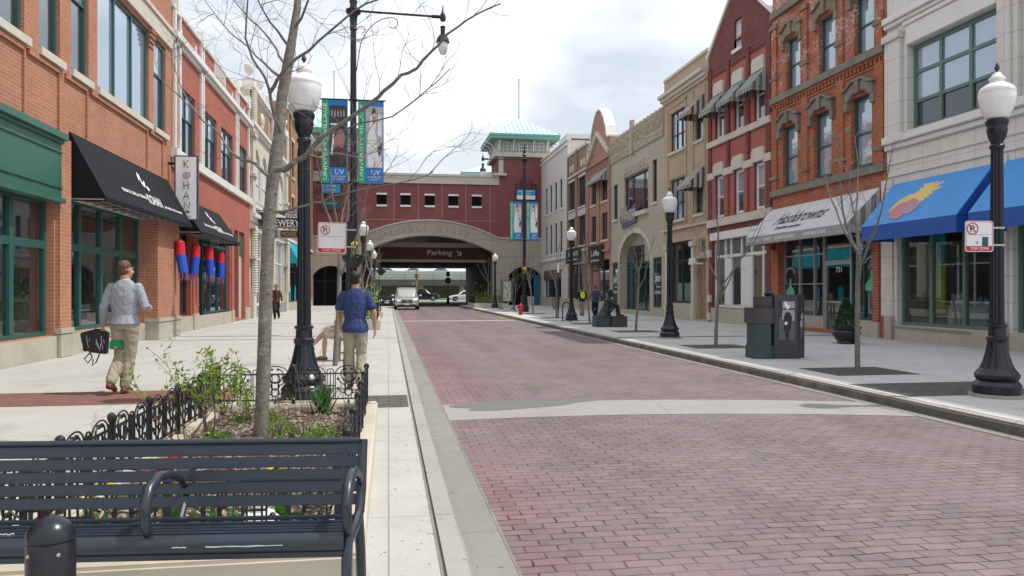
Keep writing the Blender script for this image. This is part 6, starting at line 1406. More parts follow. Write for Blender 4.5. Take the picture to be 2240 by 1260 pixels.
def iris(name, label, cat, x, y, h, n, seed, m='leaf2', w=.018, flowers=(), spread=.5):
    r = thing(name, label, cat, (x, y, SW + .1)); rr = random.Random(seed); mb = MB()
    for k in range(n):
        a = rr.uniform(0, 2 * pi); t = rr.uniform(.1, spread); hh = h * rr.uniform(.6, 1.05); d = Vector((cos(a) * t, sin(a) * t, 1)).normalized(); s = Vector((-sin(a), cos(a), 0)); p = Vector((x + rr.gauss(0, .03), y + rr.gauss(0, .03), SW + .1)); prev = None
        for q in range(6):
            f = q / 5; ww = w * (1 - f ** 2) + .001; c = p + d * hh * f + Vector((cos(a), sin(a), -.3)) * hh * .35 * f * f * t
            cur = (mb.bm.verts.new(c - s * ww), mb.bm.verts.new(c + s * ww))
            if prev: mb.bm.faces.new((prev[0], prev[1], cur[1], cur[0]))
            prev = cur
    mb.build('leaves', m, r)
    for k, (fm, dx, dy, fh) in enumerate(flowers):
        f = MB(); c = Vector((x + dx, y + dy, SW + .1 + fh)); f.tube([(x + dx * .6, y + dy * .6, SW + .1), c], .004, 5); f.build('stalk', 'leaf2', r)
        f = MB(); f.lathe([(.006, 0), (.022, .012), (.028, .035), (.022, .06), (.01, .068)], c, 10); f.build('bloom', fm, r, smooth=True)
iris('iris_clump', 'dark green sword-leaved clump at the far right of the bed', 'plant', *gp(705, 905, .25), .36, 60, 1)
M2('tulip_red', (.62, .01, .03), .5)
TL = [(-1.45, 4.2, 'tulip_yellow'), (-1.12, 4.25, 'tulip_yellow'), (-.82, 4.15, 'tulip_yellow'), (-1.28, 4.75, 'tulip_red'), (-.62, 4.5, 'tulip_yellow')]
for k, (x, y, fm) in enumerate(TL):
    iris('tulip_clump', ['yellow tulip clump behind the left part of the bench', 'yellow tulip clump behind the middle armrest', 'yellow tulip clump just right of the middle armrest', 'red tulip clump glimpsed between the bench slats', 'yellow tulip clump nearest the white utility lid'][k], 'flowers', x, y, .24, 12, 20 + k, w=.024, flowers=[(fm, .03, .02, .27), (fm, -.04, .0, .24)], spread=.55)
x, y = gp(566, 1145, .27)
r = thing('utility_cover', 'round white plastic cover on the mulch behind the bench', 'utility cover', (x, y, SW + .12))
mb = MB(); mb.lathe([(.11, SW + .08), (.11, SW + .17), (.10, SW + .18), (.085, SW + .185), (.085, SW + .2), (.04, SW + .205)], (x, y, 0), 24); c = mb.build('body', M2('cap_white', (.7, .7, .68), .5), r, smooth=30)
mb = MB(); mb.lathe([(.036, SW + .206), (.036, SW + .24), (.03, SW + .245)], (x, y, 0), 6); mb.build('nut', 'cap_white', r)
# ---------------------------------------------------------------- bench
def bench():
    r = thing('park_bench', 'blue-black slatted metal bench with looped armrests in the foreground', 'bench'); Lh = .92
    def slat(name, y, z, w, th, tilt, x0=-Lh, x1=Lh, n_=1):
        mb = MB(); c, s = cos(tilt), sin(tilt); a = [(-w / 2, -th / 2), (w / 2, -th / 2), (w / 2, th / 2), (-w / 2, th / 2)]
        pr = [(y + u * c - v * s, z + u * s + v * c) for u, v in a]
        A = [mb.bm.verts.new((x0, p, q)) for p, q in pr]; B = [mb.bm.verts.new((x1, p, q)) for p, q in pr]
        mb.bm.faces.new(A); mb.bm.faces.new(B[::-1])
        for i in range(4): mb.bm.faces.new((A[i], B[i], B[(i + 1) % 4], A[(i + 1) % 4]))
        mb.build(name, 'benchpaint', r, bev=.004, smooth=30)
    for z, y in ((.717, .452), (.667, .441), (.616, .429), (.566, .417), (.514, .405)): slat('back_slat', y, z, .0455, .012, radians(77))
    mb = MB(); mb.tube([(-Lh, .462, .752), (Lh + .0, .462, .752)], .0135, 10); mb.build('top_rail', 'benchpaint', r, smooth=True)
    for k in range(5): slat('seat_slat', .085 + .048 * k, .478 - .004 * k + (.004 * (k - 2) ** 2 if k > 2 else 0), .04, .012, radians(-3))
    mb = MB(); mb.tube([(-Lh, .035, .455), (Lh, .035, .455)], .034, 14); mb.build('front_roll', 'benchpaint', r, smooth=True)
    mb = MB(); mb.box(-Lh, Lh, .02, .05, .40, .425); mb.build('front_rail', 'benchpaint', r, bev=.004)
    for x in (-Lh - .012, Lh - .72, Lh + .012):
        fr_ = MB(); end = abs(x) > Lh
        fr_.tube([(x, .478, .752), (x, .455, .68), (x, .425, .55), (x, .37, .47), (x, .2, .452), (x, .05, .455), (x, .02, .40), (x, .01, .2), (x, .02, .02)] if end else [(x, .44, .54), (x, .36, .455), (x, .2, .44), (x, .06, .43)], .021 if end else .014, 8)
        if end: fr_.tube([(x, .33, .47), (x, .40, .3), (x, .46, .02)], .021, 8); fr_.box(x - .03, x + .03, -.03, .07, 0, .02); fr_.box(x - .03, x + .03, .41, .5, 0, .02)
        fr_.build('side_frame' if end else 'centre_support', 'benchpaint', r, smooth=30)
        a = MB(); xx = x; a.tube([(xx, .06, .47), (xx, .015, .53), (xx, .005, .60), (xx, .045, .66), (xx, .13, .685), (xx, .24, .67), (xx, .36, .625), (xx, .41, .58)], [.015, .019, .021, .022, .021, .018, .015, .012], 14)
        a.build('armrest', 'benchpaint', r, smooth=True)
    rr = random.Random(3)       # worn paint marks and a scratched scrawl
    for (x0, l, y, z) in ((-.42, .09, .03, .4895), (.30, .05, .0, .452), (.42, .28, .0008, .451)):
        mb = MB(); x = x0; z_ = z
        if y > .02:
            pts = [(x0 + .011 * k, .098 + .014 * (k % 2) - .004 * (k % 3), .4852) for k in range(11)]; mb.tube(pts, .0016, 3)
        else:
            pts = [(x0 + l * k / 9, 0.0008, .455 + rr.uniform(-.0012, .0012)) for k in range(10)]; mb.tube(pts, [.0012 + .0018 * rr.random() for _ in pts], 4)
        mb.build('paint_wear', M2('bare_metal', (.55, .57, .6), .5), r)
    xr, yr = -345 / F * 2.86, 2.86; ang = -TH * .6
    ex = Vector((cos(ang), sin(ang), 0)); cr = at(768, 2.86)
    o = Vector((cr[0], cr[1], SW)) - ex * (Lh + .03); r.location = o; r.rotation_euler = (0, 0, ang)
bench()
# bollard
x, y = at(111, 2.1); r = thing('bollard', 'round-topped glossy black bollard in front of the bench', 'bollard')
mb = MB(); mb.lathe([(.061, 0), (.061, .71), (.058, .718)], n=32); mb.build('shaft', M2('bollard_paint', (.012, .013, .016), .22, var=.5, ns=22, dirt=0), r, smooth=30)
mb = MB(); mb.lathe([(.0595, .719), (.0625, .722)] + [(.0625 * cos(t), .722 + .062 * sin(t)) for t in [pi / 2 * k / 9 for k in range(9)]] + [(.002, .784)], n=32); mb.build('dome', M2('bollard_dome', (.012, .015, .022), .25), r, smooth=50)
mb = MB()
for a in (-2.2, -.9): mb.ball((.0615 * cos(a), .0615 * sin(a), .69), .0055, 8)
mb.build('rivets', 'silver', r)
mb = MB(); rr = random.Random(5)
for k in range(10): a = -1.75 + rr.uniform(-.22, .2); z = .60 + rr.uniform(-.03, .03); mb.tube([(.0613 * cos(a), .0613 * sin(a), z), (.0613 * cos(a + .05), .0613 * sin(a + .05), z + rr.uniform(-.008, .012))], .0012, 4)
mb.build('scuffs', M2('scuff', (.3, .33, .36), .6), r)
r.location = (x, y, SW)
# ---------------------------------------------------------------- trees
def twigs(mb, pts, r0, rr, lvl, ln, dens=3.2):
    tot = sum((Vector(b) - Vector(a)).length for a, b in zip(pts, pts[1:])); n_ = max(1, int(tot * dens))
    for k in range(n_):
        t = (k + rr.random()) / n_ * (len(pts) - 1); i = min(int(t), len(pts) - 2); a, b = Vector(pts[i]), Vector(pts[i + 1]); p = a.lerp(b, t - i); d = (b - a).normalized()
        if t / (len(pts) - 1) < .18: continue
        e = (d * .8 + Vector((rr.gauss(0, .7), rr.gauss(0, .6), rr.gauss(.25, .5)))).normalized(); l = ln * rr.uniform(.45, 1.2); m_ = 5; q = [p]
        for s in range(m_): e = (e + Vector((rr.gauss(0, .22), rr.gauss(0, .22), rr.gauss(.05, .2)))).normalized(); q.append(q[-1] + e * l / m_)
        mb.tube(q, [r0 * (1 - .14 * s) for s in range(m_ + 1)], 4 if lvl else 3, cap=False)
        if lvl: twigs(mb, q, r0 * .55, rr, lvl - 1, ln * .5, dens * 1.9)
def main_tree():
    r = thing('bare_tree', 'largest leafless grey tree rising from the planting bed, its branches crossing the sky', 'tree', (*at(572, 6.6), SW + .1)); k = 6.6 / F / 2; rr = random.Random(8)
    tr = MB(); Y0 = 6.6
    def path(l, d0=0, d1=0): n_ = len(l) - 1; return [P(a, b, Y0 + d0 + (d1 - d0) * i / n_) for i, (a, b) in enumerate(l)]
    T = path([(570, 958), (573, 900), (577, 800), (580, 700), (583, 600), (588, 500), (594, 420), (602, 360), (611, 290), (617, 210), (630, 140), (640, 80), (650, 20), (655, -60), (668, -150), (690, -260)], 0, .3)
    tr.tube(T, [k * w for w in (34, 31, 30, 29, 28, 28, 27, 30, 25, 24, 24, 19, 17, 14, 10, 4)], 14)
    limbs = [([(600, 372), (622, 372), (645, 352), (672, 338), (713, 293), (773, 253), (827, 213), (860, 183), (893, 160), (925, 132), (960, 98), (1000, 60), (1045, 30), (1095, 8)], 0, -1.0, 18, 3), ([(590, 385), (572, 372), (547, 353), (517, 342), (493, 317), (470, 282), (437, 257), (410, 230), (375, 195), (345, 162)], 0, .8, 11, 2.5),
             ([(612, 290), (602, 262), (590, 200), (580, 170), (553, 130), (537, 83), (542, 0), (535, -60)], 0, -.7, 11, 3), ([(590, 203), (606, 175), (630, 145), (677, 110), (720, 70), (773, 25), (830, -2), (880, -30)], -.05, -.9, 11, 3),
             ([(608, 165), (585, 145), (560, 123), (524, 88), (487, 52), (447, 0)], 0, .9, 8, 2), ([(620, 135), (607, 110), (577, 70), (547, 43), (510, 0), (480, -40)], 0, .5, 8, 2), ([(628, 97), (607, 67), (580, 30), (560, -10)], 0, -.5, 8, 3),
             ([(645, 60), (667, 20), (678, -30), (700, -90)], 0, -.6, 8, 3), ([(598, 462), (640, 458), (672, 449), (705, 443), (737, 427), (777, 417), (840, 405), (905, 393), (948, 375)], 0, -1.2, 8, 2),
             ([(713, 293), (745, 290), (790, 268), (830, 262), (880, 240), (930, 200), (985, 150)], -.3, -1.1, 6, 2), ([(672, 338), (700, 345), (740, 335), (790, 345), (850, 325)], -.2, .5, 6, 2), ([(437, 257), (400, 200), (380, 140), (345, 100)], .5, .8, 5, 1.5), ([(660, -70), (720, -60), (780, -120)], .1, .6, 6, 2)]
    br = MB(); tw = MB()
    for l, d0, d1, w0, w1 in limbs:
        q = path(l, d0, d1); n_ = len(q) - 1; rad = [k * (w0 + (w1 - w0) * (i / n_) ** .7) * .84 for i in range(n_ + 1)]
        qq = [q[0]]; r2 = [rad[0]]                       # wobble between the control points
        for i in range(n_):
            for t in (.5, 1): c = q[i].lerp(q[i + 1], t) + (Vector((rr.gauss(0, .009), rr.gauss(0, .009), rr.gauss(0, .009))) if t < 1 else Vector()); qq.append(c); r2.append(rad[i] + (rad[i + 1] - rad[i]) * t)
        br.tube(qq, r2, 8); twigs(tw, qq, .0036, rr, 2, .58, 5.2)
    for z in range(18): t = rr.uniform(1, 7); i = int(t); c = T[i].lerp(T[i + 1], t - i); a = rr.uniform(pi, 2 * pi); tr.ball(c + Vector((cos(a), sin(a), 0)) * .052, rr.uniform(.008, .016), 6)
    t_ = tr.build('trunk', 'bark', r, smooth=60); br.build('limbs', 'bark', r, smooth=60); tw.build('twigs', 'twig_pale', r)
M['twig_pale'] = mat('pale_twig_bark', (.16, .14, .13), .8, var=.25)
main_tree()
def young_tree(seed, h=4.0, r0=.045, fork=1.9, spread=.8):
    r = thing('bare_tree', '', 'tree'); rr = random.Random(seed); T = [Vector((0, 0, -.02))]; d = Vector((0, 0, 1)); n_ = 7
    for i in range(n_): d = (d + Vector((rr.gauss(0, .03), rr.gauss(0, .03), .1))).normalized(); T.append(T[-1] + d * fork / n_)
    tr = MB(); br = MB(); tw = MB(); tr.tube(T, [r0 * (1 - .035 * i) for i in range(n_ + 1)], 10)
    for k in range(5):
        a = 2 * pi * (k + rr.uniform(-.25, .25)) / 5; s = spread * (rr.uniform(.5, 1.0) if k else .15); base = T[-1] if k < 3 else T[-2 - (k % 2)]
        e = Vector((cos(a) * s, sin(a) * s, 1)).normalized(); q = [base.copy()]; L_ = (h - fork) * rr.uniform(.7, 1.05); m_ = 8
        for i in range(m_): e = (e + Vector((rr.gauss(0, .1), rr.gauss(0, .1), .10))).normalized(); q.append(q[-1] + e * L_ / m_)
        br.tube(q, [r0 * (.55 - .055 * i) for i in range(m_ + 1)], 6); twigs(tw, q, .0055, rr, 1, .55, 4.)
    tr.build('trunk', 'bark2', r, smooth=60); br.build('limbs', 'bark2', r, smooth=60); tw.build('twigs', 'twig_pale', r); return r
protos = [young_tree(s, 4.1, .045, f, sp_) for s, f, sp_ in ((1, 1.95, .8), (2, 1.6, .9), (5, 2.1, .7))]; PT = [tree_of(p) for p in protos]; used = set()
TR = [(1876, 812, 0, .35, 1.05, 'thin leafless tree in a dark pit before the striped awning, nearest on the right'), (1566, 758, 1, 1.2, 1.0, 'thin leafless tree in front of the gabled building, second on the right'), (1391, 725, 2, 2.2, .95, 'thin leafless tree before the arched stone entry'), (1290, 708, 1, 3.0, .95, 'thin leafless tree left of the seated bronze figure'),
      (1217, 695, 0, 4.1, 1.0, 'thin leafless tree beside the slim sign pole and litter bin'), (1166, 686, 2, 5.0, .95, 'thin leafless tree right of the red hydrant'), (1125, 680, 1, .6, .95, 'thin leafless tree left of the red hydrant'), (1068, 673, 0, 1.8, 1.05, 'leafless tree growing from the far right planter'),
      (733, 800, 2, 2.7, 1.12, 'thin leafless tree left of the man in the blue shirt'), (800, 731, 1, 3.6, 1.1, 'leafless tree right of the man in the blue shirt'), (812, 697, 0, .9, 1.1, 'leafless tree beside the third lamp on the left'), (822, 680, 2, 5.6, 1.1, 'farthest leafless tree on the left, before the arch')]
for px, py, v, rz, s, lb in TR:
    x, y = at(px, gd(py)); loc = (x, y, SW)
    if v not in used: o = protos[v]; o.location = loc; o.rotation_euler = (0, 0, rz); o.scale = (s,) * 3; o['label'] = lb; used.add(v)
    else: o = dup(protos[v], PT[v], lb, loc, rz, s)
    if px > 1000 and py > 676:
        w = .75; mb = MB(lambda u, v_, d: (u, v_, d)); mb.prism([(x - w, y - .62), (x + w, y - .62), (x + w, y + .62), (x - w, y + .62)], SW - .01, SW + .005); struct('tree_pit', mb, M['darkpave'] if py < 800 else M2('pit', (.075, .073, .07), .95, var=.3, ns=20, bp=.006))
# ---------------------------------------------------------------- cars
def car(label, x, y, rz, col, L_=4.6, W_=1.84, H_=1.7, kind='suv', metal=.6, cat='car'):
    r = thing('parked_car', label, cat, (0, 0, 0)); mk_ = 'paint_%s' % label[:10].replace(' ', '_')
    M[mk_] = mat(mk_, col, .28, metal, var=.03, spec=.6)
    hl = L_ / 2; w = W_ / 2
    # stations: x, bottom, shoulder, shoulder half width, roof, roof half width  (front = +x)
    sh = H_ * .60; hd = H_ * .57
    if kind == 'suv': S = [(-hl, .42, sh * .86, w * .80, None, 0), (-hl + .08, .32, sh * .98, w * .93, H_ * .90, w * .70), (-hl + .5, .28, sh, w * .98, H_ * .985, w * .76), (-.3, .26, sh, w, H_, w * .78), (.35, .26, sh * .99, w, H_ * .975, w * .76), (.75, .26, sh * .98, w, H_ * .86, w * .77), (1.25, .26, sh * .97, w * .99, None, 0), (hl - .35, .28, hd * .95, w * .96, None, 0), (hl - .08, .32, hd * .82, w * .88, None, 0), (hl, .42, hd * .66, w * .78, None, 0)]
    else: S = [(-hl, .45, sh * .92, w * .78, None, 0), (-hl + .1, .32, sh * 1.02, w * .92, None, 0), (-hl + .75, .28, sh * 1.02, w * .97, sh * 1.12, w * .74), (-hl + 1.35, .26, sh, w, H_ * .95, w * .70), (-.1, .26, sh, w, H_, w * .72), (.35, .26, sh, w, H_ * .95, w * .72), (.95, .26, sh * .97, w, sh * 1.08, w * .76), (1.2, .26, sh * .95, w * .98, None, 0), (hl - .3, .28, hd * .85, w * .94, None, 0), (hl, .40, hd * .6, w * .8, None, 0)]
    body = MB(); rings = []
    for (sx, zb, zs_, ws, zr, wr) in S:
        if zr is None: zr, wr = zs_ + .035, ws * .62
        half = [(ws * .93, zb), (ws * 1.0, zb + (zs_ - zb) * .35), (ws * 1.0, zb + (zs_ - zb) * .7), (ws * .95, zs_), (wr, zr - .02), (wr * .8, zr + .01)]
        rings.append([body.bm.verts.new((sx, a, b)) for a, b in half] + [body.bm.verts.new((sx, -a, b)) for a, b in half[::-1]])
    for a, b in zip(rings, rings[1:]):
        for k in range(12): body.bm.faces.new((a[k], a[(k + 1) % 12], b[(k + 1) % 12], b[k]))
    body.bm.faces.new(rings[0]); body.bm.faces.new(rings[-1][::-1]); bo = body.build('body', mk_, r, smooth=35, bev=0)
    zs_a = [s for s in S if s[4] is not None]
    for sgn in (-1, 1):
        g = MB()
        for s0, s1 in zip(zs_a, zs_a[1:]):
            def pt(s, t): a = s[3] * .95; return (s[0], sgn * (a + (s[5] - a) * t + .012), s[2] + (s[4] - .02 - s[2]) * t)
            g.slab([pt(s0, .12), pt(s1, .12), pt(s1, .86), pt(s0, .86)], .004)
        g.build('side_window', 'panedark', r)
    i0 = S.index(zs_a[-1]); f0, f1 = zs_a[-1], S[i0 + 1]
    g = MB(); g.slab([(f0[0] + .03 - .25, -f0[5] * .86, f0[4] + .055 if kind == 'suv' else f0[4] + .05), (f0[0] + .03 - .25, f0[5] * .86, f0[4] + .055 if kind == 'suv' else f0[4] + .05), (f1[0] - .06, w * .80, f1[2] + .07), (f1[0] - .06, -w * .80, f1[2] + .07)], .012); g.build('windscreen', M2('windscreen_glass', (.12, .17, .2), .08, spec=.8), r)
    wr_ = H_ * .205
    for wx in (-hl + .85, hl - .85):
        for sgn in (-1, 1):
            t = MB(); pr = [(wr_ * .62, .11), (wr_ * .93, .12), (wr_, .08), (wr_, -.08), (wr_ * .93, -.12), (wr_ * .62, -.11)]; n_ = 20
            rg = [[t.bm.verts.new((wx + a * cos(2 * pi * k / n_), sgn * (w - .1) + b * 1., wr_ + a * sin(2 * pi * k / n_))) for k in range(n_)] for a, b in pr]
            for a, b in zip(rg, rg[1:] + rg[:1]):
                for k in range(n_): t.bm.faces.new((a[k], a[(k + 1) % n_], b[(k + 1) % n_], b[k]))
            wh = t.build('wheel', M2('tyre', (.02, .02, .02), .8), r, smooth=30)
            t = MB(); 
            for k in range(5): a = 2 * pi * k / 5; t.tube([(wx, sgn * (w + .0), wr_), (wx + wr_ * .6 * cos(a), sgn * (w + .0), wr_ + wr_ * .6 * sin(a))], .035, 5)
            t.tube([(wx + wr_ * .6 * cos(a), sgn * w, wr_ + wr_ * .6 * sin(a)) for a in [2 * pi * k / 16 for k in range(16)]], .025, 5, closed=True); t.build('rim', 'silver', wh)
            t = MB(); t.tube([(wx + (wr_ + .035) * cos(a), sgn * (w * .985), wr_ + (wr_ + .035) * sin(a)) for a in [pi * k / 10 for k in range(11)]], .035, 5); t.build('wheel_arch', 'black', r)
    ff = S[-1]; x_ = hl
    for sgn in (-1, 1):
        t = MB(); t.slab([(x_ - .02, sgn * w * .82, hd * .78), (x_ - .16, sgn * w * .93, hd * .86), (x_ - .12, sgn * w * .50, hd * .84), (x_ + .02, sgn * w * .48, hd * .70), (x_ + .03, sgn * w * .74, hd * .64)], .05); t.build('headlight', M2('headlamp', (.75, .78, .8), .15, spec=.8), r)
        t = MB(); t.box(-hl - .015, -hl + .08, sgn * w * .74 - .1, sgn * w * .74 + .1, sh * .62, sh * .85); t.build('tail_light', M2('tail_red', (.35, .01, .01), .3), r)
        t = MB(); t.ball((.95 if kind == 'suv' else .8, sgn * (w + .12), sh + .06), .11, 8, (.6, 1.1, .75)); t.build('mirror', mk_, r, smooth=True)
        t = MB(); t.ball((x_ + .0, sgn * w * .62, .45), .07, 8, (.4, 1, 1)); t.build('fog_light', 'headlamp', r)
    t = MB(); t.box(x_ - .05, x_ + .035, -w * .44, w * .44, hd * .56, hd * .80); gr = t.build('grille', 'black', r)
    t = MB(); t.box(x_ + .02, x_ + .055, -w * .44, w * .44, hd * .665, hd * .705); t.ball((x_ + .05, 0, hd * .685), .075, 8, (.3, 1.4, .6)); t.build('grille_bar', 'silver', gr)
    t = MB(); t.box(x_ - .1, x_ + .05, -w * .76, w * .76, .30, .42); t.build('bumper_intake', 'black', r); t = MB(); t.box(x_ + .045, x_ + .06, -.19, .19, .40, .52); t.build('number_plate', 'letterw', r)
    if kind == 'suv':
        t = MB()
        for sgn in (-1, 1): t.tube([(-hl + .6, sgn * w * .66, H_ + .02), (-hl + .7, sgn * w * .66, H_ + .07), (.2, sgn * w * .66, H_ + .07), (.3, sgn * w * .66, H_ + .02)], .02, 5)
        t.build('roof_rail', 'black', r)
    r.location = (x, y, 0); r.rotation_euler = (0, 0, rz); return r
x, y = at(886, 62); car('silver sport utility car facing the camera at the left kerb', x + .1, y, -pi / 2, (.52, .51, .48), W_=1.95, H_=1.76)
x, y = at(842, 71); car('dark grey car parked behind the silver one at the left kerb', x + .2, y - 1, -pi / 2, (.05, .055, .06), H_=1.55, kind='sedan')
car('black sport utility car passing beyond the archway', *at(922, 110), .0, (.012, .014, .03), metal=.2, L_=4.9, H_=1.8)
car('white saloon car beyond the archway, cut by the right pillar', *at(1018, 108), pi, (.75, .75, .76), metal=0, kind='sedan', H_=1.5)
car('pale silver car beyond the archway, left of the silver one', *at(846, 106), 0, (.55, .54, .50), kind='sedan', H_=1.5)
# ---------------------------------------------------------------- beyond the arch
r = thing('viaduct', 'grey concrete elevated road with a dark girder, beyond the archway', 'bridge', (4, 131, 0)); yv = 130
mb = MB(); mb.box(-40, 60, yv, yv + 8, 3.35, 4.75); mb.build('parapet', M2('viaduct_conc', (.45, .45, .44), .8), r)
mb = MB(); mb.box(-40, 60, yv - .3, yv + 8, 2.3, 3.34); mb.build('girder', M2('girder', (.10, .085, .09), .7), r)
for k in range(11): mb = MB(); mb.box(-30 + 7 * k, -29.2 + 7 * k, yv + 1, yv + 2, .1, 2.3); mb.build('pillar', 'viaduct_conc', r)
mb = MB(); mb.box(-60, 70, yv + 8.5, yv + 9, 0, 2.9); mb.build('retaining_wall', M2('ret', (.19, .16, .14), .9, var=.4, ns=1), r)
r = thing('guard_fence', 'thin black rail fence before the elevated road', 'fence', (4, 126, 0)); mb = MB()
mb.tube([(-25, 126, 4.0), (40, 126, 4.0)], .03, 4); mb.tube([(-25, 126, 3.6), (40, 126, 3.6)], .025, 4); mb.build('rail', 'black', r)
for k in range(14): mb = MB(); mb.tube([(-25 + 4.6 * k, 126, .1), (-25 + 4.6 * k, 126, 4.25)], .04, 4); mb.build('post', 'black', r)
for i, (px, lb) in enumerate(((850, 'white car on the elevated road, leftmost'), (900, 'white car on the elevated road, above the black car'), (968, 'pale blue car on the elevated road, rightmost'))):
    X, Y = at(px, 133.5); c = car(lb, X, Y, pi * (i % 2), [(.7, .7, .7), (.72, .72, .72), (.4, .5, .6)][i], kind='sedan', H_=1.45, metal=.1); c.location.z = 4.0; c['group'] = 'cars on the elevated road'
def pole_thing(name, label, cat, px, yc, h, r_, m, z=0): x, y = at(px, yc); t = thing(name, label, cat, (x, y, z)); mb = MB(); mb.tube([(x, y, z), (x, y, z + h)], r_, 8); mb.build('pole', m, t); return t, x, y
t, x, y = pole_thing('utility_pole', 'pole with a yellow box beyond the archway', 'pole', 911, 100, 6, .09, 'grey_trim'); mb = MB(); mb.box(x - .25, x + .25, y - .15, y + .15, 3.2, 3.65); mb.build('box', M2('yellowbox', (.75, .55, .02), .5), t, bev=.02)
mb = MB(); mb.box(x - .62, x - .22, y - .2, y - .16, 2.2, 2.65); mb.build('sign_plate', 'letterw', t)
t, x, y = pole_thing('stop_sign', 'red octagonal stop sign on a leaning post under the archway', 'sign', 980, 88, 2.8, .03, 'black')
mb = MB(lambda u, v, d: (x + u, y - .05 - d, 2.65 + v)); mb.prism([(.38 * cos(pi / 8 + pi / 4 * k), .38 * sin(pi / 8 + pi / 4 * k)) for k in range(8)], 0, .02); pl = mb.build('plate', M2('stop_red', (.30, .01, .03), .5), t); text('STOP', 'lettering', 'letterw', pl, (x, y - .075, 2.65), EX, EZ, .5, .2)
mb = MB(); mb.box(x - .2, x + .2, y - .05, y, 3.1, 3.65); mb.build('upper_plate', 'black', t); mb = MB(); mb.lathe([(.18, 0), (.15, .5), (.1, .7)], (x, y, 0), 8); mb.build('base', 'black', t)
t, x, y = pole_thing('warning_sign', 'black diamond sign back on a thin pole at the left kerb before the archway', 'sign', 829, 58, 2.9, .03, 'black', SW)
mb = MB(lambda u, v, d: (x + .12 + u, y - .05 - d, 2.95 + v)); mb.prism([(-.4, .05), (0.05, -.35), (.42, 0), (-.02, .4)], 0, .02); mb.build('plate', 'black', t)
# ---------------------------------------------------------------- far right furniture
x, y = at(1139, 43.5); r = thing('fire_hydrant', 'red fire hydrant on the right kerb', 'hydrant')
mb = MB(); mb.lathe([(.14, 0), (.14, .04), (.11, .05), (.11, .34), (.15, .36), (.15, .39), (.12, .40), (.125, .48), (.10, .58), (.05, .64), (.03, .68)], n=16); mb.build('barrel', M2('hydrant_red', (.45, .008, .03), .4), r, smooth=30)
mb = MB(); mb.tube([(-.2, 0, .44), (.0, 0, .46)], .06, 10); mb.tube([(0, -.18, .42), (0, 0, .42)], .07, 10); mb.build('nozzle', 'hydrant_red', r, smooth=30)
mb = MB(); mb.lathe([(.155, .355), (.155, .37)], n=16); mb.build('flange', M2('hyd_gold', (.5, .3, .08), .5), r); r.location = (x, y, SW)
x, y = at(1239, 34.6); r = thing('bike_rack', 'black hoop bike rack beside the third right lamp', 'bike rack'); mb = MB(); mb.tube([(-.0, -.32, 0), (0, -.32, .62)] + [(0, -.32 * cos(t), .62 + .24 * sin(t)) for t in [pi * k / 8 for k in range(1, 8)]] + [(0, .32, .62), (0, .32, 0)], .028, 8); mb.build('hoop', 'black', r, smooth=True); mb = MB(); mb.box(-.07, .07, -.39, -.25, 0, .012); mb.box(-.07, .07, .25, .39, 0, .012); mb.build('foot_plates', 'black', r); r.location = (x, y, SW); r.rotation_euler = (0, 0, .35)
x, y = at(1216, 55); r = thing('litter_bin', 'grey mesh litter bin near the white far building', 'bin'); mb = MB(); mb.lathe([(.24, .12), (.29, .75), (.31, .78), (.31, .85), (.27, .86)], n=16, flute=.06, fl=(.1, .7)); mb.build('basket', M2('bin_grey', (.17, .16, .16), .7), r)
for k in range(3): mb = MB(); a = 2 * pi * k / 3; mb.tube([(.22 * cos(a), .22 * sin(a), 0), (.22 * cos(a), .22 * sin(a), .2)], .025, 5); mb.build('leg', 'black', r)
r.location = (x, y, SW)
x, y = at(1221, 38.9); r = thing('sign_pole', 'slim black sign pole beside the litter bin', 'pole'); mb = MB(); mb.tube([(0, 0, 0), (0, 0, 2.9)], .03, 6); mb.box(-.12, .12, -.12, .12, 0, .02); mb.build('pole', 'black', r); mb = MB(); mb.box(-.02, .02, -.16, .16, 2.3, 2.8); mb.build('plate', 'letterw', r); r.location = (x, y, SW)
x, y = at(1109, 57); r = thing('map_board', 'cream street map board on two thin posts beside the planter', 'notice board'); 
for s in (-.45, .45): mb = MB(); mb.tube([(s, 0, 0), (s, 0, 2.3)], .035, 6); mb.box(s - .14, s + .14, -.1, .1, 0, .1); mb.build('post', 'sage', r)
mb = MB(); mb.box(-.40, .40, -.04, .04, .55, 2.15); b = mb.build('frame', 'sage', r, bev=.01); mb = MB(); mb.box(-.27, .27, -.05, -.041, .62, 2.05); mp = mb.build('map_sheet', M2('mapcream', (.55, .52, .42), .7), b)
mb = MB(); rr = random.Random(1)
for k in range(12): u, v = rr.uniform(-.2, .18), .75 + .1 * k; mb.box(u - .05, u + .06, -.056, -.051, v, v + rr.uniform(.03, .08))
mb.build('map_marks', 'letterk', mp); mb = MB(); mb.tube([(-.4, 0, 2.2), (-.2, 0, 2.3), (0, 0, 2.32), (.2, 0, 2.3), (.4, 0, 2.2)], .025, 5); mb.build('top_scroll', 'sage', r); r.location = (x, y, SW)
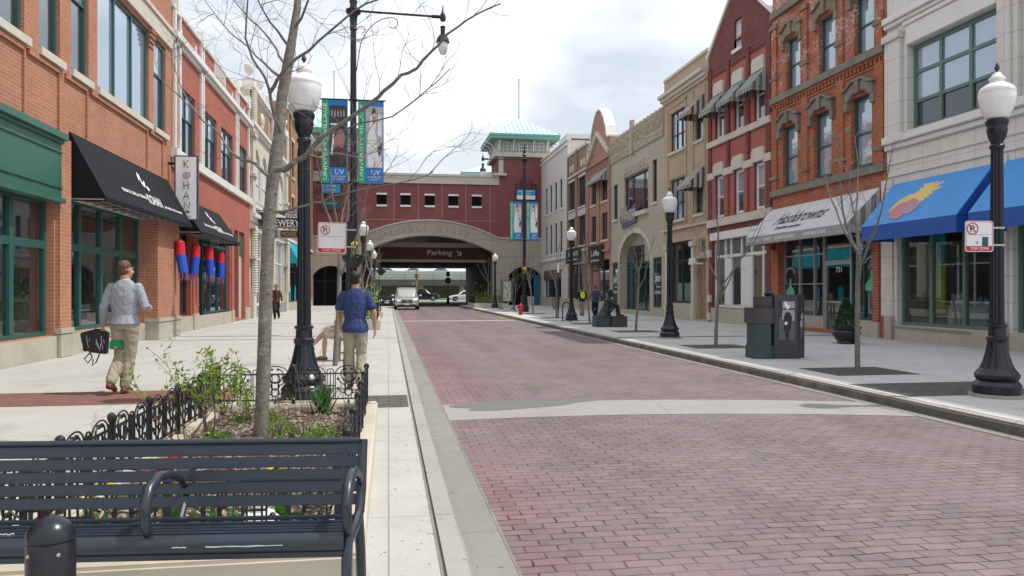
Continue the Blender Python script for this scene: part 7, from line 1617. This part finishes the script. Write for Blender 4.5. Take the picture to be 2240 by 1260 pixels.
def box_planter(label, x0, x1, y0, y1, seed):
    r = thing('street_planter', label, 'planter', ((x0 + x1) / 2, (y0 + y1) / 2, SW)); mb = MB(); mb.box(x0, x1, y0, y1, SW - .02, SW + .35); mb.build('stone_edging', 'granite', r, bev=.03)
    mb = MB(); n_ = int((x1 - x0) / .12); [mb.tube([(x0 + .1 + (x1 - x0 - .2) * k / n_, y, SW + .35), (x0 + .1 + (x1 - x0 - .2) * k / n_, y, SW + .95)], .012, 4) for k in range(n_ + 1) for y in (y0 + .1,)]
    n2 = int((y1 - y0) / .12); [mb.tube([(x, y0 + .1 + (y1 - y0 - .2) * k / n2, SW + .35), (x, y0 + .1 + (y1 - y0 - .2) * k / n2, SW + .95)], .012, 4) for k in range(n2 + 1) for x in (x0 + .1, x1 - .1)]
    for z in (.4, .7, .93): mb.box(x0 + .08, x1 - .08, y0 + .08, y0 + .11, SW + z, SW + z + .04); mb.box(x0 + .08, x0 + .11, y0 + .1, y1 - .1, SW + z, SW + z + .04); mb.box(x1 - .11, x1 - .08, y0 + .1, y1 - .1, SW + z, SW + z + .04)
    mb.build('railing', 'black', r); rr = random.Random(seed); lf = MB()
    for k in range(900): leaf(lf, Vector((rr.uniform(x0 + .2, x1 - .2), rr.uniform(y0 + .2, y1 - .2), SW + .4 + abs(rr.gauss(0, .45)))), rr, .13)
    lf.build('foliage', 'leaf', r); return r
xa_, ya_ = at(1040, 62); box_planter('far railed planter with bright green plants right of the archway', xa_ - .2, xa_ + 2.6, ya_ - .5, ya_ + 4, 3)
box_planter('railed planter on the left pavement beyond the man in blue', -1.9, -.3, 27.5, 31.5, 4); box_planter('railed planter on the left pavement near the third lamp', -1.9, -.3, 38, 42, 5)
# far corner stone block at the right edge
x, y = at(2262, 9.3); r = thing('planter_block', 'beige stone planter corner cut by the right edge', 'planter', (x, y, SW)); mb = MB(); mb.box(x - .33, x + .7, y - 1.6, y - .2, SW - .01, SW + .17); mb.build('stone_edging', 'granite', r, bev=.015); mb = MB(); mb.box(x - .16, x + .55, y - 1.45, y - .35, SW + .1, SW + .175); mb.build('soil', 'mulch', r)
# topiary
x, y = at(1851, 20.2); r = thing('potted_topiary', 'small conical evergreen in a wide black pot beside the 731 door', 'potted plant')
mb = MB(); mb.lathe([(.2, 0), (.24, .03), (.22, .08), (.27, .12), (.34, .22), (.36, .30), (.33, .36), (.37, .40), (.38, .44), (.34, .45), (.1, .42)], n=24); mb.build('pot', 'black', r, smooth=30)
lf = MB(); rr = random.Random(6)
for k in range(3000): t = rr.random() ** .8; a = rr.uniform(0, 2 * pi); d = (.25 * (1 - t) ** .7 + .02) * (.8 + .25 * rr.random()); leaf(lf, Vector((d * cos(a), d * sin(a), .43 + .72 * t)), rr, .06, up=.8, w=.5)
lf.build('foliage', 'yew', r); mb = MB(); mb.tube([(0, 0, .4), (0, 0, 1.0)], .02, 6); mb.build('stem', 'twig', r); r.location = (x, y, SW)
# kiosk sculpture with photo panels
x, y = at(1700, 16.0); r = thing('photo_sculpture', 'dark bronze kiosk sculpture with two black and white photo panels on the right pavement', 'sculpture')
fr = lambda u, v, d: (u, -d, v)
mb = MB(); mb.bm = mb.bm
pl_ = [(-.21, -.28), (.26, -.34), (.55, -.12), (.52, .3), (-.1, .32), (-.21, .1)]
mb = MB(lambda u, v, d: (u, v, d)); mb.prism(pl_, 0, 1.31); mb.build('main_block', M2('kiosk_bronze', (.075, .072, .08), .5, .35, var=.3, ns=3, dirt=.35), r, bev=.01)
mb = MB(lambda u, v, d: (u, v, d)); mb.prism([(-.60, -.2), (-.30, -.3), (-.212, -.2), (-.212, .2), (-.58, .2)], 0, 1.02); b2 = mb.build('side_block', 'bronze2', r, bev=.01)
mb = MB(lambda u, v, d: (u, v, d)); mb.prism([(-.64, -.23), (-.28, -.33), (-.2, -.3), (-.2, .22), (-.62, .24)], .72, 1.04); mb.build('middle_casing', 'bronze3', r, bev=.01); mb = MB(lambda u, v, d: (u, v, d)); mb.prism([(-.48, -.18), (-.25, -.26), (-.19, -.2), (-.19, .15), (-.46, .16)], 1.04, 1.27); mb.build('upper_casing', 'bronze3', r, bev=.01); mb = MB(lambda u, v, d: (u, v, d)); mb.prism([(-.62, -.22), (-.3, -.33), (-.18, -.28), (-.18, .22), (-.6, .22)], 0, .27); mb.build('base_casing', 'bronze2', r, bev=.01)
def panel(p0, p1, z0, z1, seed):
    a, b = Vector((*p0, 0)), Vector((*p1, 0)); d = (b - a).normalized(); nn = Vector((d.y, -d.x, 0)); ln = (b - a).length
    fr2 = lambda u, v, d_: tuple(a + d * u + nn * d_ + Vector((0, 0, v)))
    mb = MB(fr2); mb.box(0, ln, z0, z1, 0, .006); pn = mb.build('photo_panel', M2('photo_dark', (.03, .032, .04), .35), r)
    def bl(pts, m, off=.008): q = MB(fr2); q.prism([(ln * s, z0 + (z1 - z0) * t) for s, t in pts], .006, off); q.build('photo_shape', m, pn)
    if seed == 0:
        bl([(.02, .02), (.98, .02), (.98, .55), (.02, .6)], M2('photo_mid', (.10, .11, .13), .4), .0072); bl([(.25, .82), (.98, .82), (.98, .99), (.25, .99)], M2('photo_l', (.35, .36, .38), .4)); bl([(.2, .55), (.98, .5), (.98, .78), (.25, .78)], 'photo_l', .0085)
        bl([(.42, .04), (.5, .02), (.62, .04), (.64, .25), (.72, .26), (.82, .6), (.7, .7), (.55, .75), (.42, .72), (.32, .6), (.34, .42), (.28, .25), (.4, .24)], M2('photo_k', (.012, .014, .018), .4), .0105); bl([(.45, .72), (.6, .72), (.6, .8), (.52, .83), (.45, .8)], 'photo_l', .012)
        bl([(.38, .86), (.5, .82), (.62, .8), (.7, .88), (.58, .9), (.45, .98), (.35, .99)], 'letterw', .0125); bl([(.35, .42), (.5, .4), (.55, .47), (.42, .5)], 'letterw', .0125)
    else:
        bl([(.35, .1), (.75, .08), (.8, .4), (.6, .5), (.3, .4)], 'photo_mid'); bl([(.2, .38), (.7, .36), (.85, .5), (.6, .56), (.25, .5)], 'photo_l', .0085); bl([(.5, .55), (.9, .58), (.85, .72), (.55, .7), (.3, .62)], 'photo_l', .009); bl([(.35, .72), (.65, .72), (.6, .8), (.5, .88), (.42, .8)], 'photo_mid', .010)
panel((-.13, -.292), (.21, -.336), .36, 1.18, 0); panel((.31, -.302), (.50, -.160), .34, 1.16, 1)
mb = MB(); rr = random.Random(4); [mb.ball((-.2 + rr.uniform(-.08, .08), .0 + rr.uniform(-.05, .05), 1.31 + rr.uniform(.0, .05)), .045, 6) for k in range(7)]; mb.build('top_casting', 'photo_k', r)
r.location = (x, y, SW)
# ---------------------------------------------------------------- people
from mathutils import noise as mnoise
def remesh(mb, vox, name, m, par, smooth=3, label=None, fold=0):
    me = bpy.data.meshes.new('tmp'); bmesh.ops.recalc_face_normals(mb.bm, faces=mb.bm.faces); mb.bm.to_mesh(me); mb.bm.free()
    o = bpy.data.objects.new('tmp', me); COL.objects.link(o); md = o.modifiers.new('r', 'REMESH'); md.mode = 'VOXEL'; md.voxel_size = vox
    dg = bpy.context.evaluated_depsgraph_get(); dg.update(); m2 = bpy.data.meshes.new_from_object(o.evaluated_get(dg)); bpy.data.objects.remove(o); bpy.data.meshes.remove(me)
    b = bmesh.new(); b.from_mesh(m2)
    for _ in range(smooth): bmesh.ops.smooth_vert(b, verts=b.verts, factor=.5, use_axis_x=True, use_axis_y=True, use_axis_z=True)
    if fold:                               # cloth creases: stretched noise pushed along the normals
        b.normal_update()
        for v in b.verts:
            q = Vector((v.co.x * 9 + v.co.z * 5, v.co.y * 9, v.co.z * 11 - abs(v.co.x) * 14)); a = 1 - abs(mnoise.noise(q)) * 2
            v.co += v.normal * fold * (a - .5 + .6 * mnoise.noise(q * 2.1))
    b.to_mesh(m2); b.free(); m2.name = name; m2.materials.clear(); m2.materials.append(M[m] if isinstance(m, str) else m); m2.shade_smooth()
    o = bpy.data.objects.new(name, m2); COL.objects.link(o)
    if par: o.parent = par
    if label: o['label'] = label
    return o
def cap(mb, pts, rad, n=14):
    pts = [Vector(p) for p in pts]
    mb.tube(pts, rad, n)
    for p, r in ((pts[0], rad[0]), (pts[-1], rad[-1])): mb.ball(p, r * .995, 12)
def ell(mb, rings, n=18):                      # torso from elliptical rings (z, rx, ry, cx, cy)
    rg = [[mb.bm.verts.new((cx + rx * cos(2 * pi * k / n), cy + ry * sin(2 * pi * k / n), z)) for k in range(n)] for z, rx, ry, cx, cy in rings]
    for a, b in zip(rg, rg[1:]):
        for k in range(n): mb.bm.faces.new((a[k], a[(k + 1) % n], b[(k + 1) % n], b[k]))
    mb.bm.faces.new(rg[0][::-1]); mb.bm.faces.new(rg[-1])
def hand(mb, wr, d, side, s=1., curl=.5, palm_n=Vector((1, 0, 0))):
    """wrist, direction; palm plus five separate fingers"""
    wr = Vector(wr); d = Vector(d).normalized(); nn = (palm_n - d * palm_n.dot(d)).normalized(); w = d.cross(nn)
    c = wr + d * .045 * s; k = wr + d * .085 * s
    for t in (-.028, -.009, .010, .028): mb.tube([wr + w * t * .7 * s, c + w * t * s, k + w * t * s], [.013 * s, .0135 * s, .011 * s], 8); mb.ball(k + w * t * s, .011 * s, 8)
    for i, (t, l) in enumerate(((-.031, .058), (-.0105, .074), (.0105, .080), (.031, .070))):
        p0 = k + w * t * s; a = curl * (.5 + .1 * i); p1 = p0 + (d * cos(a) + nn * sin(a)) * l * .45 * s; p2 = p1 + (d * cos(a * 2) + nn * sin(a * 2)) * l * .32 * s; p3 = p2 + (d * cos(a * 2.8) + nn * sin(a * 2.8)) * l * .25 * s
        mb.tube([p0, p1, p2, p3], [.0092 * s, .0088 * s, .008 * s, .0068 * s], 8); mb.ball(p3, .0068 * s, 6); mb.ball(p1, .009 * s, 6)
    t0 = wr + d * .025 * s + w * .028 * s * 1; t1 = t0 + (d * .6 + w * .7 + nn * .3).normalized() * .038 * s; t2 = t1 + (d * .9 + w * .15 + nn * .4).normalized() * .030 * s; mb.tube([t0, t1, t2], [.013 * s, .0105 * s, .0085 * s], 8); mb.ball(t2, .0085 * s, 6)
def figure(label, H, J, cols, loc, rz, near=False, female=False, hair='short', sleeves='long', statue=None, name='person', cat='person', head_turn=0., extra=None, dress=None):
    """J: joints of a 1.75 m figure (x right, y forward): sh, el, wr, hp, kn, an for L and R; tz = torso lean etc"""
    r = thing(name, label, cat); S = H / 1.75; vb = .0075 if near else .014; vc = .012 if near else .018
    def V3(p): return Vector(p)
    J = dict(J)
    for k in 'LR':
        q = V3(J['sh' + k]); J['sh' + k] = (q.x * .92, q.y, q.z - .025)
    pel = V3(J.get('pelvis', (0, 0, .95))); chest = V3(J.get('chest', (0, 0, 1.32))); neck = V3(J.get('neck', (0, 0, 1.49))); head = V3(J.get('head', (0, .015, 1.63)))
    def torso(mb, g=0., top=True, low=0., hip=0.):
        ax = chest - pel
        def at_(t): return pel + ax * t
        R_ = [(-.22 + low, .155, .115), (-.08, .165, .118), (.25, .148, .102), (.6, .165, .112), (.95, .185, .115), (1.2, .18, .10), (1.36, .125, .085), (1.5, .065, .065)]
        if female: R_ = [(-.22 + low, .16, .115), (-.08, .165, .12), (.28, .125, .095), (.6, .14, .105), (.95, .16, .12), (1.2, .165, .09), (1.38, .12, .075), (1.5, .055, .055)]
        rg = []; n_ = 20
        for i_, (t, rx, ry) in enumerate(R_):
            c = at_(t); rx += g + (hip if i_ < 2 else 0); ry += g + (hip if i_ < 2 else 0); rg.append([mb.bm.verts.new((c.x + rx * cos(2 * pi * k / n_), c.y + ry * sin(2 * pi * k / n_), c.z)) for k in range(n_)])
        for a, b in zip(rg, rg[1:]):
            for k in range(n_): mb.bm.faces.new((a[k], a[(k + 1) % n_], b[(k + 1) % n_], b[k]))
        mb.bm.faces.new(rg[0][::-1]); mb.bm.faces.new(rg[-1])
    b = MB(); torso(b, -.012)
    cap(b, [chest + Vector((0, -.01, .12)), neck, head - Vector((0, .02, .04))], [.07, .057, .055])
    hc = head; ct, st_ = cos(head_turn), sin(head_turn)
    def hd(x, y, z): return hc + Vector((x * ct - y * st_, x * st_ + y * ct, z))
    b.ball(hd(0, -.012, .035), .1, 16, (.78, .95, .88)); b.ball(hd(0, .02, -.02), .085, 14, (.80, .95, 1.1)); b.ball(hd(0, .05, -.075), .05, 10, (.9, .8, .8))
    b.tube([hd(0, .092, .025), hd(0, .112, -.012), hd(0, .098, -.022)], [.007, .011, .009], 8); b.ball(hd(0, .10, -.05), .018, 8, (1.2, .5, .5)); b.ball(hd(0, .088, .035), .04, 8, (1.5, .3, .3))
    for s in (-1, 1): b.ball(hd(s * .078, -.005, .0), .026, 8, (.4, .7, 1.2)); b.ball(hd(s * .035, .075, -.02), .03, 8)
    for s, k in ((-1, 'L'), (1, 'R')):
        sh, el, wr = V3(J['sh' + k]), V3(J['el' + k]), V3(J['wr' + k]); hp, kn, an = V3(J['hp' + k]), V3(J['kn' + k]), V3(J['an' + k])
        cap(b, [sh, sh.lerp(el, .4), el, el.lerp(wr, .3), wr], [.048, .045, .037, .038, .025])
        hand(b, wr, J.get('hd' + k, wr - el), s, 1., J.get('curl', .5), palm_n=Vector(J.get('pn' + k, (-s, .2, 0))))
        cap(b, [hp, hp.lerp(kn, .35), kn, kn.lerp(an, .3), an], [.085, .078, .053, .054, .036]); toe = an + V3(J.get('tt' + k, (0, .16, -.055))); cap(b, [an + Vector((0, -.02, -.035)), toe], [.036, .026])
    remesh(b, vb, 'body', statue or cols['skin'], r, 2)
    if hair:
        h = MB(); h.ball(hd(0, -.02, .052), .104, 16, (.79, .93, .84))
        h.ball(hd(0, -.045, .0), .088, 12, (.88, .62, .92))
        if hair == 'bun': h.ball(hd(0, -.06, .11), .06, 10); h.ball(hd(-.05, 0, .05), .05, 8); h.ball(hd(.05, 0, .05), .05, 8)
        remesh(h, vc * .6, 'hair', cols.get('hair', 'hair_brown'), r, 1, fold=.004)
    if not statue or dress:
        if cols.get('top'):
            t = MB(); torso(t, .012, low=J.get('hem', .0), hip=.022); sl_ = sleeves
            for k in 'LR':
                sh, el, wr = V3(J['sh' + k]), V3(J['el' + k]), V3(J['wr' + k])
                if sl_ == 'long': cap(t, [sh, sh.lerp(el, .4), el, el.lerp(wr, .5), el.lerp(wr, .93)], [.064, .064, .056, .052, .042])
                elif sl_ == 'short': cap(t, [sh, sh.lerp(el, .35), sh.lerp(el, .75)], [.064, .066, .066])
            cap(t, [chest + Vector((0, -.01, .13)), neck - Vector((0, .005, .045))], [.075, .066])
            remesh(t, vc * (.8 if near else 1), 'top', cols['top'], r, 3, fold=.006 if near else .006)
        if cols.get('legs'):
            t = MB(); ell(t, [(pel.z - .1, .15, .115, pel.x, pel.y), (pel.z, .168, .125, pel.x, pel.y), (pel.z + .1, .158, .115, pel.x, pel.y)]); 
            for k in 'LR':
                hp, kn, an = V3(J['hp' + k]), V3(J['kn' + k]), V3(J['an' + k]); cap(t, [hp, hp.lerp(kn, .35), kn, kn.lerp(an, .4), kn.lerp(an, .93)], [.102, .096, .077, .075, .072])
            remesh(t, vc * (.8 if near else 1), 'trousers', cols['legs'], r, 3, fold=.008 if near else .006)
        if cols.get('shoe'):
            for k in 'LR':
                an = V3(J['an' + k]); toe = an + V3(J.get('tt' + k, (0, .16, -.055))); t = MB(); cap(t, [an + Vector((0, -.03, -.045)), an.lerp(toe, .5) + Vector((0, 0, -.01)), toe], [.045, .043, .034]); remesh(t, .01, 'shoe', cols['shoe'], r, 1)
    if extra: extra(r, J)
    r.scale = (S,) * 3; r.location = loc; r.rotation_euler = (0, 0, rz)
    return r
def cloth(key, col):
    m, n, b = nt(key); b.inputs['Roughness'].default_value = .85; b.inputs['Specular IOR Level'].default_value = .2
    c = mixc(n, noise(n, 5, objc(n)), tuple(x * .85 for x in col), tuple(min(1, x * 1.12) for x in col)); L(n, c, b.inputs['Base Color'])
    mp = n.nodes.new('ShaderNodeMapping'); mp.inputs['Scale'].default_value = (9, 9, 4); mp.inputs['Rotation'].default_value = (0, .5, .3); L(n, objc(n), mp.inputs[0]); bump(n, b, noise(n, 1, mp.outputs[0], 3, .6), .05, .7); M[key] = m; return key
cloth('sweater', (.33, .35, .40)); cloth('khaki', (.38, .34, .26)); cloth('navy_tee', (.045, .065, .17)); cloth('jacket_black', (.015, .018, .025)); cloth('denim_jacket', (.05, .10, .20)); cloth('navy_trousers', (.012, .018, .05)); cloth('grey_trousers', (.28, .26, .23)); cloth('brown_coat', (.10, .055, .04)); cloth('dark_trousers', (.02, .02, .024)); cloth('cream_dress', (.5, .46, .38))
M2('hair_brown', (.11, .055, .03), .7, var=.3, ns=60, bp=.004, bs=200); M2('hair_black', (.015, .012, .012), .7, var=.3, ns=60, bp=.004, bs=200); M2('shoe_brown', (.14, .06, .03), .5); M2('shoe_black', (.015, .015, .015), .5)
WALK = dict(shL=(-.19, 0, 1.43), elL=(-.27, -.03, 1.16), wrL=(-.29, .05, .92), shR=(.19, 0, 1.43), elR=(.27, -.03, 1.16), wrR=(.27, .1, .93), hpL=(-.09, 0, .93), knL=(-.10, .06, .50), anL=(-.10, -.16, .15), hpR=(.09, 0, .93), knR=(.09, .03, .5), anR=(.06, .0, .09), ttL=(0, .12, -.11), hdL=(0, 0, -1), hdR=(0, .1, -1))
J1 = dict(WALK); J1.update(elL=(-.255, -.04, 1.15), wrL=(-.30, .03, .92), elR=(.28, -.03, 1.16), wrR=(.24, .20, 1.12), hdR=(-.3, 1, .2), curl=.95, hem=.14, knR=(.05, .04, .5), anR=(.0, .0, .09), knL=(-.08, .06, .5), anL=(-.10, -.18, .17))
x, y = at(273, 10.4)
man = figure('man in a light grey sweater and khaki trousers walking away, carrying black bags', 1.79, J1, dict(skin='skin', top='sweater', legs='khaki', shoe='shoe_brown', hair='hair_brown'), (x, y, SW), radians(-8), near=True, head_turn=-.35)
mb = MB(); mb.tube([(.062 * cos(t), -.005 + .058 * sin(t), 1.50 + .012 * cos(t)) for t in [2 * pi * k / 16 for k in range(16)]], .012, 6, closed=True); o = mb.build('collar', M2('collar_blue', (.5, .55, .7), .8), None); o.parent = man
# the bags he carries (held, so things of their own)
for i, (dx, dz, a, lb, m, w_, h_) in enumerate(((-.20, .02, .25, 'outer black paper bag in the hand of the man in the grey sweater', 'bag_black', .26, .26), (-.02, .02, -.12, 'inner black paper bag nearer his leg', 'bag_black', .24, .30), (.22, -.1, .05, 'small green bag behind the leg of the man in the grey sweater', 'bag_green', .18, .12))):
    M2('bag_black', (.02, .02, .024), .45); M2('bag_green', (.01, .28, .10), .5)
    hx, hy, hz = -.30, .04, .83; g = thing('carrier_bag', lb, 'bag', group='bags carried by the man in the grey sweater'); mb = MB(); P_ = [(-w_ / 2, -h_), (w_ / 2, -h_), (w_ / 2 * .85, 0), (-w_ / 2 * .85, 0)]; q = [(dx + u * cos(a) - v * sin(a), u * sin(a) + v * cos(a) + dz - .02) for u, v in P_]
    yy = -.05 * i + .02; A = [mb.bm.verts.new((u, yy - .05, v)) for u, v in q]; B = [mb.bm.verts.new((u, yy + .05, v)) for u, v in q]; mb.bm.faces.new(A); mb.bm.faces.new(B[::-1]); [mb.bm.faces.new((A[j], B[j], B[(j + 1) % 4], A[(j + 1) % 4])) for j in range(4)]
    mb.build('bag_body', m, g, bev=.012); mb = MB(); mb.tube([(q[3][0] + .04, yy, q[3][1]), (.0, .0, .02), (q[2][0] - .04, yy, q[2][1])], .006, 5); mb.build('handle', m, g)
    if i < 2:
        mb = MB(); rr = random.Random(i + 2)
        for k in range(7): u = dx + rr.uniform(-.07, .09); z = dz - .14 + rr.uniform(-.05, .07); mb.tube([(u, yy - .052, z), (u + rr.uniform(-.02, .03), yy - .053, z - rr.uniform(.04, .11))], .006, 4)
        mb.build('white_print', M2('bag_print', (.42, .47, .54), .5), g)
        mb = MB(); mb.tube([(dx - .02, yy, -.24), (dx + .04, yy, -.36), (dx - .02, yy, -.44), (dx - .07, yy, -.38), (dx + .06, yy, -.25)] if i == 0 else [(dx - .0, yy, -.26), (dx - .06, yy, -.42), (dx - .12, yy, -.47), (dx - .10, yy, -.38)], .009, 5); mb.build('ribbon', M2('ribbon', (.07, .065, .055), .6), g)
    s = 1.79 / 1.75; c_, s_ = cos(radians(-8)), sin(radians(-8)); g.location = (x + s * (hx * c_ - hy * s_), y + s * (hx * s_ + hy * c_), SW + s * hz); g.rotation_euler = (0, 0, radians(-8))
J2 = dict(WALK); J2.update(hem=-.06, elL=(-.26, .02, 1.17), wrL=(-.24, .16, .97), elR=(.28, -.04, 1.16), wrR=(.29, .02, .90), knL=(-.09, .05, .5), anL=(-.08, .05, .09), ttL=(0, .16, -.055), anR=(.08, -.14, .12), ttR=(0, .13, -.09), knR=(.09, .03, .51))
x, y = at(777, 10.9); figure('man in a dark blue T-shirt and khaki trousers walking away behind the railed bed', 1.66, J2, dict(skin='skin', top='navy_tee', legs='khaki', shoe='shoe_brown', hair='hair_black'), (x, y, SW), radians(-4), near=True, sleeves='short', head_turn=-.15)
def pack(col, key):
    def f(r, J):
        mb = MB(); mb.ball((0, -.21, 1.22), .15, 14, (1.0, .62, 1.45)); b = remesh(mb, .02, 'backpack', M2(key, col, .7), r, 2)
        mb = MB(); mb.ball((0, -.30, 1.1), .09, 10, (1.1, .5, .9)); o = mb.build('pocket', key, None, smooth=True); o.parent = b
        mb = MB()
        for s in (-1, 1): mb.tube([(s * .09, -.13, 1.36), (s * .11, 0, 1.50), (s * .12, .1, 1.38), (s * .13, .1, 1.15)], .018, 6)
        o = mb.build('straps', key, None); o.parent = b
    return f
x, y = at(1273, 42); figure('person in a black jacket with a bright yellow-green backpack walking away', 1.62, WALK, dict(skin='skin2', top='jacket_black', legs='grey_trousers', shoe='shoe_black', hair='hair_black'), (x, y, SW), 0, extra=pack((.55, .75, .02), 'pack_neon'))
J3 = dict(WALK); J3.update(elL=(-.33, -.03, 1.18), wrL=(-.40, .05, .95), elR=(.33, -.03, 1.18), wrR=(.38, .05, .95))
x, y = at(1302, 38.7); figure('person in a blue jacket with a dark backpack walking away', 1.64, J3, dict(skin='skin', top='denim_jacket', legs='navy_trousers', shoe='shoe_black', hair='hair_brown'), (x, y, SW), .1, extra=pack((.03, .035, .05), 'pack_dark'))
def coat(r, J):
    mb = MB(); ell(mb, [(.55, .20, .15, 0, -.02), (.95, .185, .145, 0, -.02), (1.2, .17, .13, 0, -.02), (1.42, .12, .09, 0, -.02)])
    for s in (-1, 1): cap(mb, [(s * .17, 0, 1.42), (s * .24, -.02, 1.16)], [.07, .06])
    remesh(mb, .02, 'coat', 'brown_coat', r, 2); mb = MB(); mb.box(-.06, .06, .10, .135, .9, 1.4); o = mb.build('blouse', M2('blouse', (.09, .02, .04), .8, var=.6, ns=40), None, bev=.01); o.parent = r
    mb = MB(); mb.ball((.26, .04, .98), .12, 10, (.5, 1, 1.1)); o = mb.build('handbag', M2('handbag', (.22, .17, .12), .7, var=.4, ns=30), None, smooth=True); o.parent = r
    for s in (-1, 1):
        mb = MB(); mb.ball((s * .032, .103, 1.64), .011, 8); o = mb.build('eye', 'letterk', None); o.parent = r
x, y = at(604, 37.2); figure('woman in a long brown coat with a handbag walking toward the camera', 1.66, dict(WALK, hdL=(0, 0, -1)), dict(skin='skin2', top='brown_coat', legs='dark_trousers', shoe='shoe_black', hair='hair_black'), (x, y, SW), pi - .15, female=True, hair='bun', extra=coat)
# seated woman (facing left) on a wooden stool behind the man in blue
SIT = dict(pelvis=(0, 0, .52), chest=(0, -.02, .90), neck=(0, -.01, 1.07), head=(0, .02, 1.21), shL=(-.17, -.01, 1.01), elL=(-.23, .06, .77), wrL=(-.15, .25, .66), shR=(.17, -.01, 1.01), elR=(.23, .06, .77), wrR=(.12, .27, .68), hpL=(-.09, .04, .50), knL=(-.06, .46, .52), anL=(-.05, .48, .10), hpR=(.09, .04, .50), knR=(.03, .46, .60), anR=(-.02, .74, .30), ttR=(0, .12, -.10), curl=.6, hdL=(0, .8, -.3), hdR=(0, .8, -.3))
def hat(r, J):
    mb = MB(); mb.lathe([(.19, 1.255), (.19, 1.265), (.105, 1.285), (.1, 1.37), (.05, 1.385), (.002, 1.386)], (0, .01, 0), 20); o = mb.build('straw_hat', M2('straw', (.55, .38, .24), .8), None, smooth=30); o.parent = r
    mb = MB(); ell(mb, [(.46, .20, .17, 0, .06), (.6, .18, .15, 0, .03), (.9, .15, .12, 0, 0), (1.03, .1, .08, 0, 0)]); cap(mb, [(-.08, .1, .53), (-.05, .42, .55)], [.1, .085]); cap(mb, [(.08, .1, .55), (.03, .42, .6)], [.1, .085]); remesh(mb, .015, 'dress', 'cream_dress', r, 2)
x, y = at(762, 15.3); figure('seated woman in straw hat and pale dress, legs crossed, behind the man in blue', 1.7, SIT, dict(skin='skin', hair='hair_brown', shoe='shoe_brown', top='cream_dress'), (x, y, SW), pi / 2, female=True, sleeves='short', extra=hat)
st = thing('wooden_stool', 'wooden stool under the seated woman in the straw hat', 'stool'); mb = MB(); mb.box(-.2, .2, -.2, .2, .40, .445); mb.build('seat', M2('wood_grey', (.24, .19, .15), .7), st, bev=.008)
for a in (-.17, .17):
    for b_ in (-.17, .17): mb = MB(); mb.tube([(a, b_, .41), (a * 1.1, b_ * 1.1, 0)], .02, 6); mb.build('leg', 'wood_grey', st)
mb = MB(); [mb.tube([(-.18, b_, .15), (.18, b_, .15)], .012, 5) for b_ in (-.18, .18)]; mb.build('stretcher', 'wood_grey', st); st.location = (x, y - .0, SW)
# bronze seated figure
BR = dict(pelvis=(0, -.05, .12), chest=(0, .02, .50), neck=(0, .08, .66), head=(0, .14, .79), shL=(-.18, .06, .60), elL=(-.22, .26, .42), wrL=(-.06, .44, .34), shR=(.18, .06, .60), elR=(.22, .26, .42), wrR=(.06, .44, .36), hpL=(-.09, .0, .10), knL=(-.11, .36, .44), anL=(-.08, .40, .08), hpR=(.09, .0, .10), knR=(.11, .36, .44), anR=(.08, .46, .08), curl=.8, hdL=(1, .3, 0), hdR=(-1, .3, 0))
def bhat(r, J):
    mb = MB(); mb.lathe([(.17, .85), (.175, .86), (.10, .875), (.095, .96), (.05, .975)], (0, .12, 0), 18); o = mb.build('hat', 'bronze', None, smooth=30); o.parent = r
    mb = MB(); ell(mb, [(.0, .27, .30, 0, -.12), (.12, .23, .22, 0, -.08), (.35, .2, .15, 0, 0), (.6, .19, .12, 0, .05), (.68, .1, .08, 0, .06)])
    for s in (-1, 1): cap(mb, [(s * .18, .06, .60), (s * .22, .26, .42), (s * .1, .40, .35)], [.075, .065, .05])
    remesh(mb, .015, 'overcoat', 'bronze', r, 2)
x, y = at(1327, 29.6); figure('seated bronze statue of a man in a hat hugging his knees', 1.85, BR, dict(skin='bronze'), (x, y, SW + .41), -pi / 2 - .15, statue='bronze', hair=None, name='seated_statue', cat='statue', extra=bhat)
for i, (px, w, m, lb) in enumerate(((1315, .56, 'bronze2', 'greenish bronze crate under the seated statue, the left one'), (1350, .62, 'bronze3', 'brownish bronze crate under the seated statue, the right one'))):
    x, y = at(px, 29.5); c = thing('bronze_crate', lb, 'crate', (x, y, SW), group='bronze crates under the statue'); mb = MB(); mb.box(x - w / 2 + .003, x + w / 2 - .003, y - .32, y + .32, SW, SW + .36); b = mb.build('box', m, c, bev=.01); mb = MB(); mb.box(x - w / 2 - .0, x + w / 2 - .006, y - .33, y + .33, SW + .362, SW + .41)
    mb.build('lid', m, c, bev=.006)
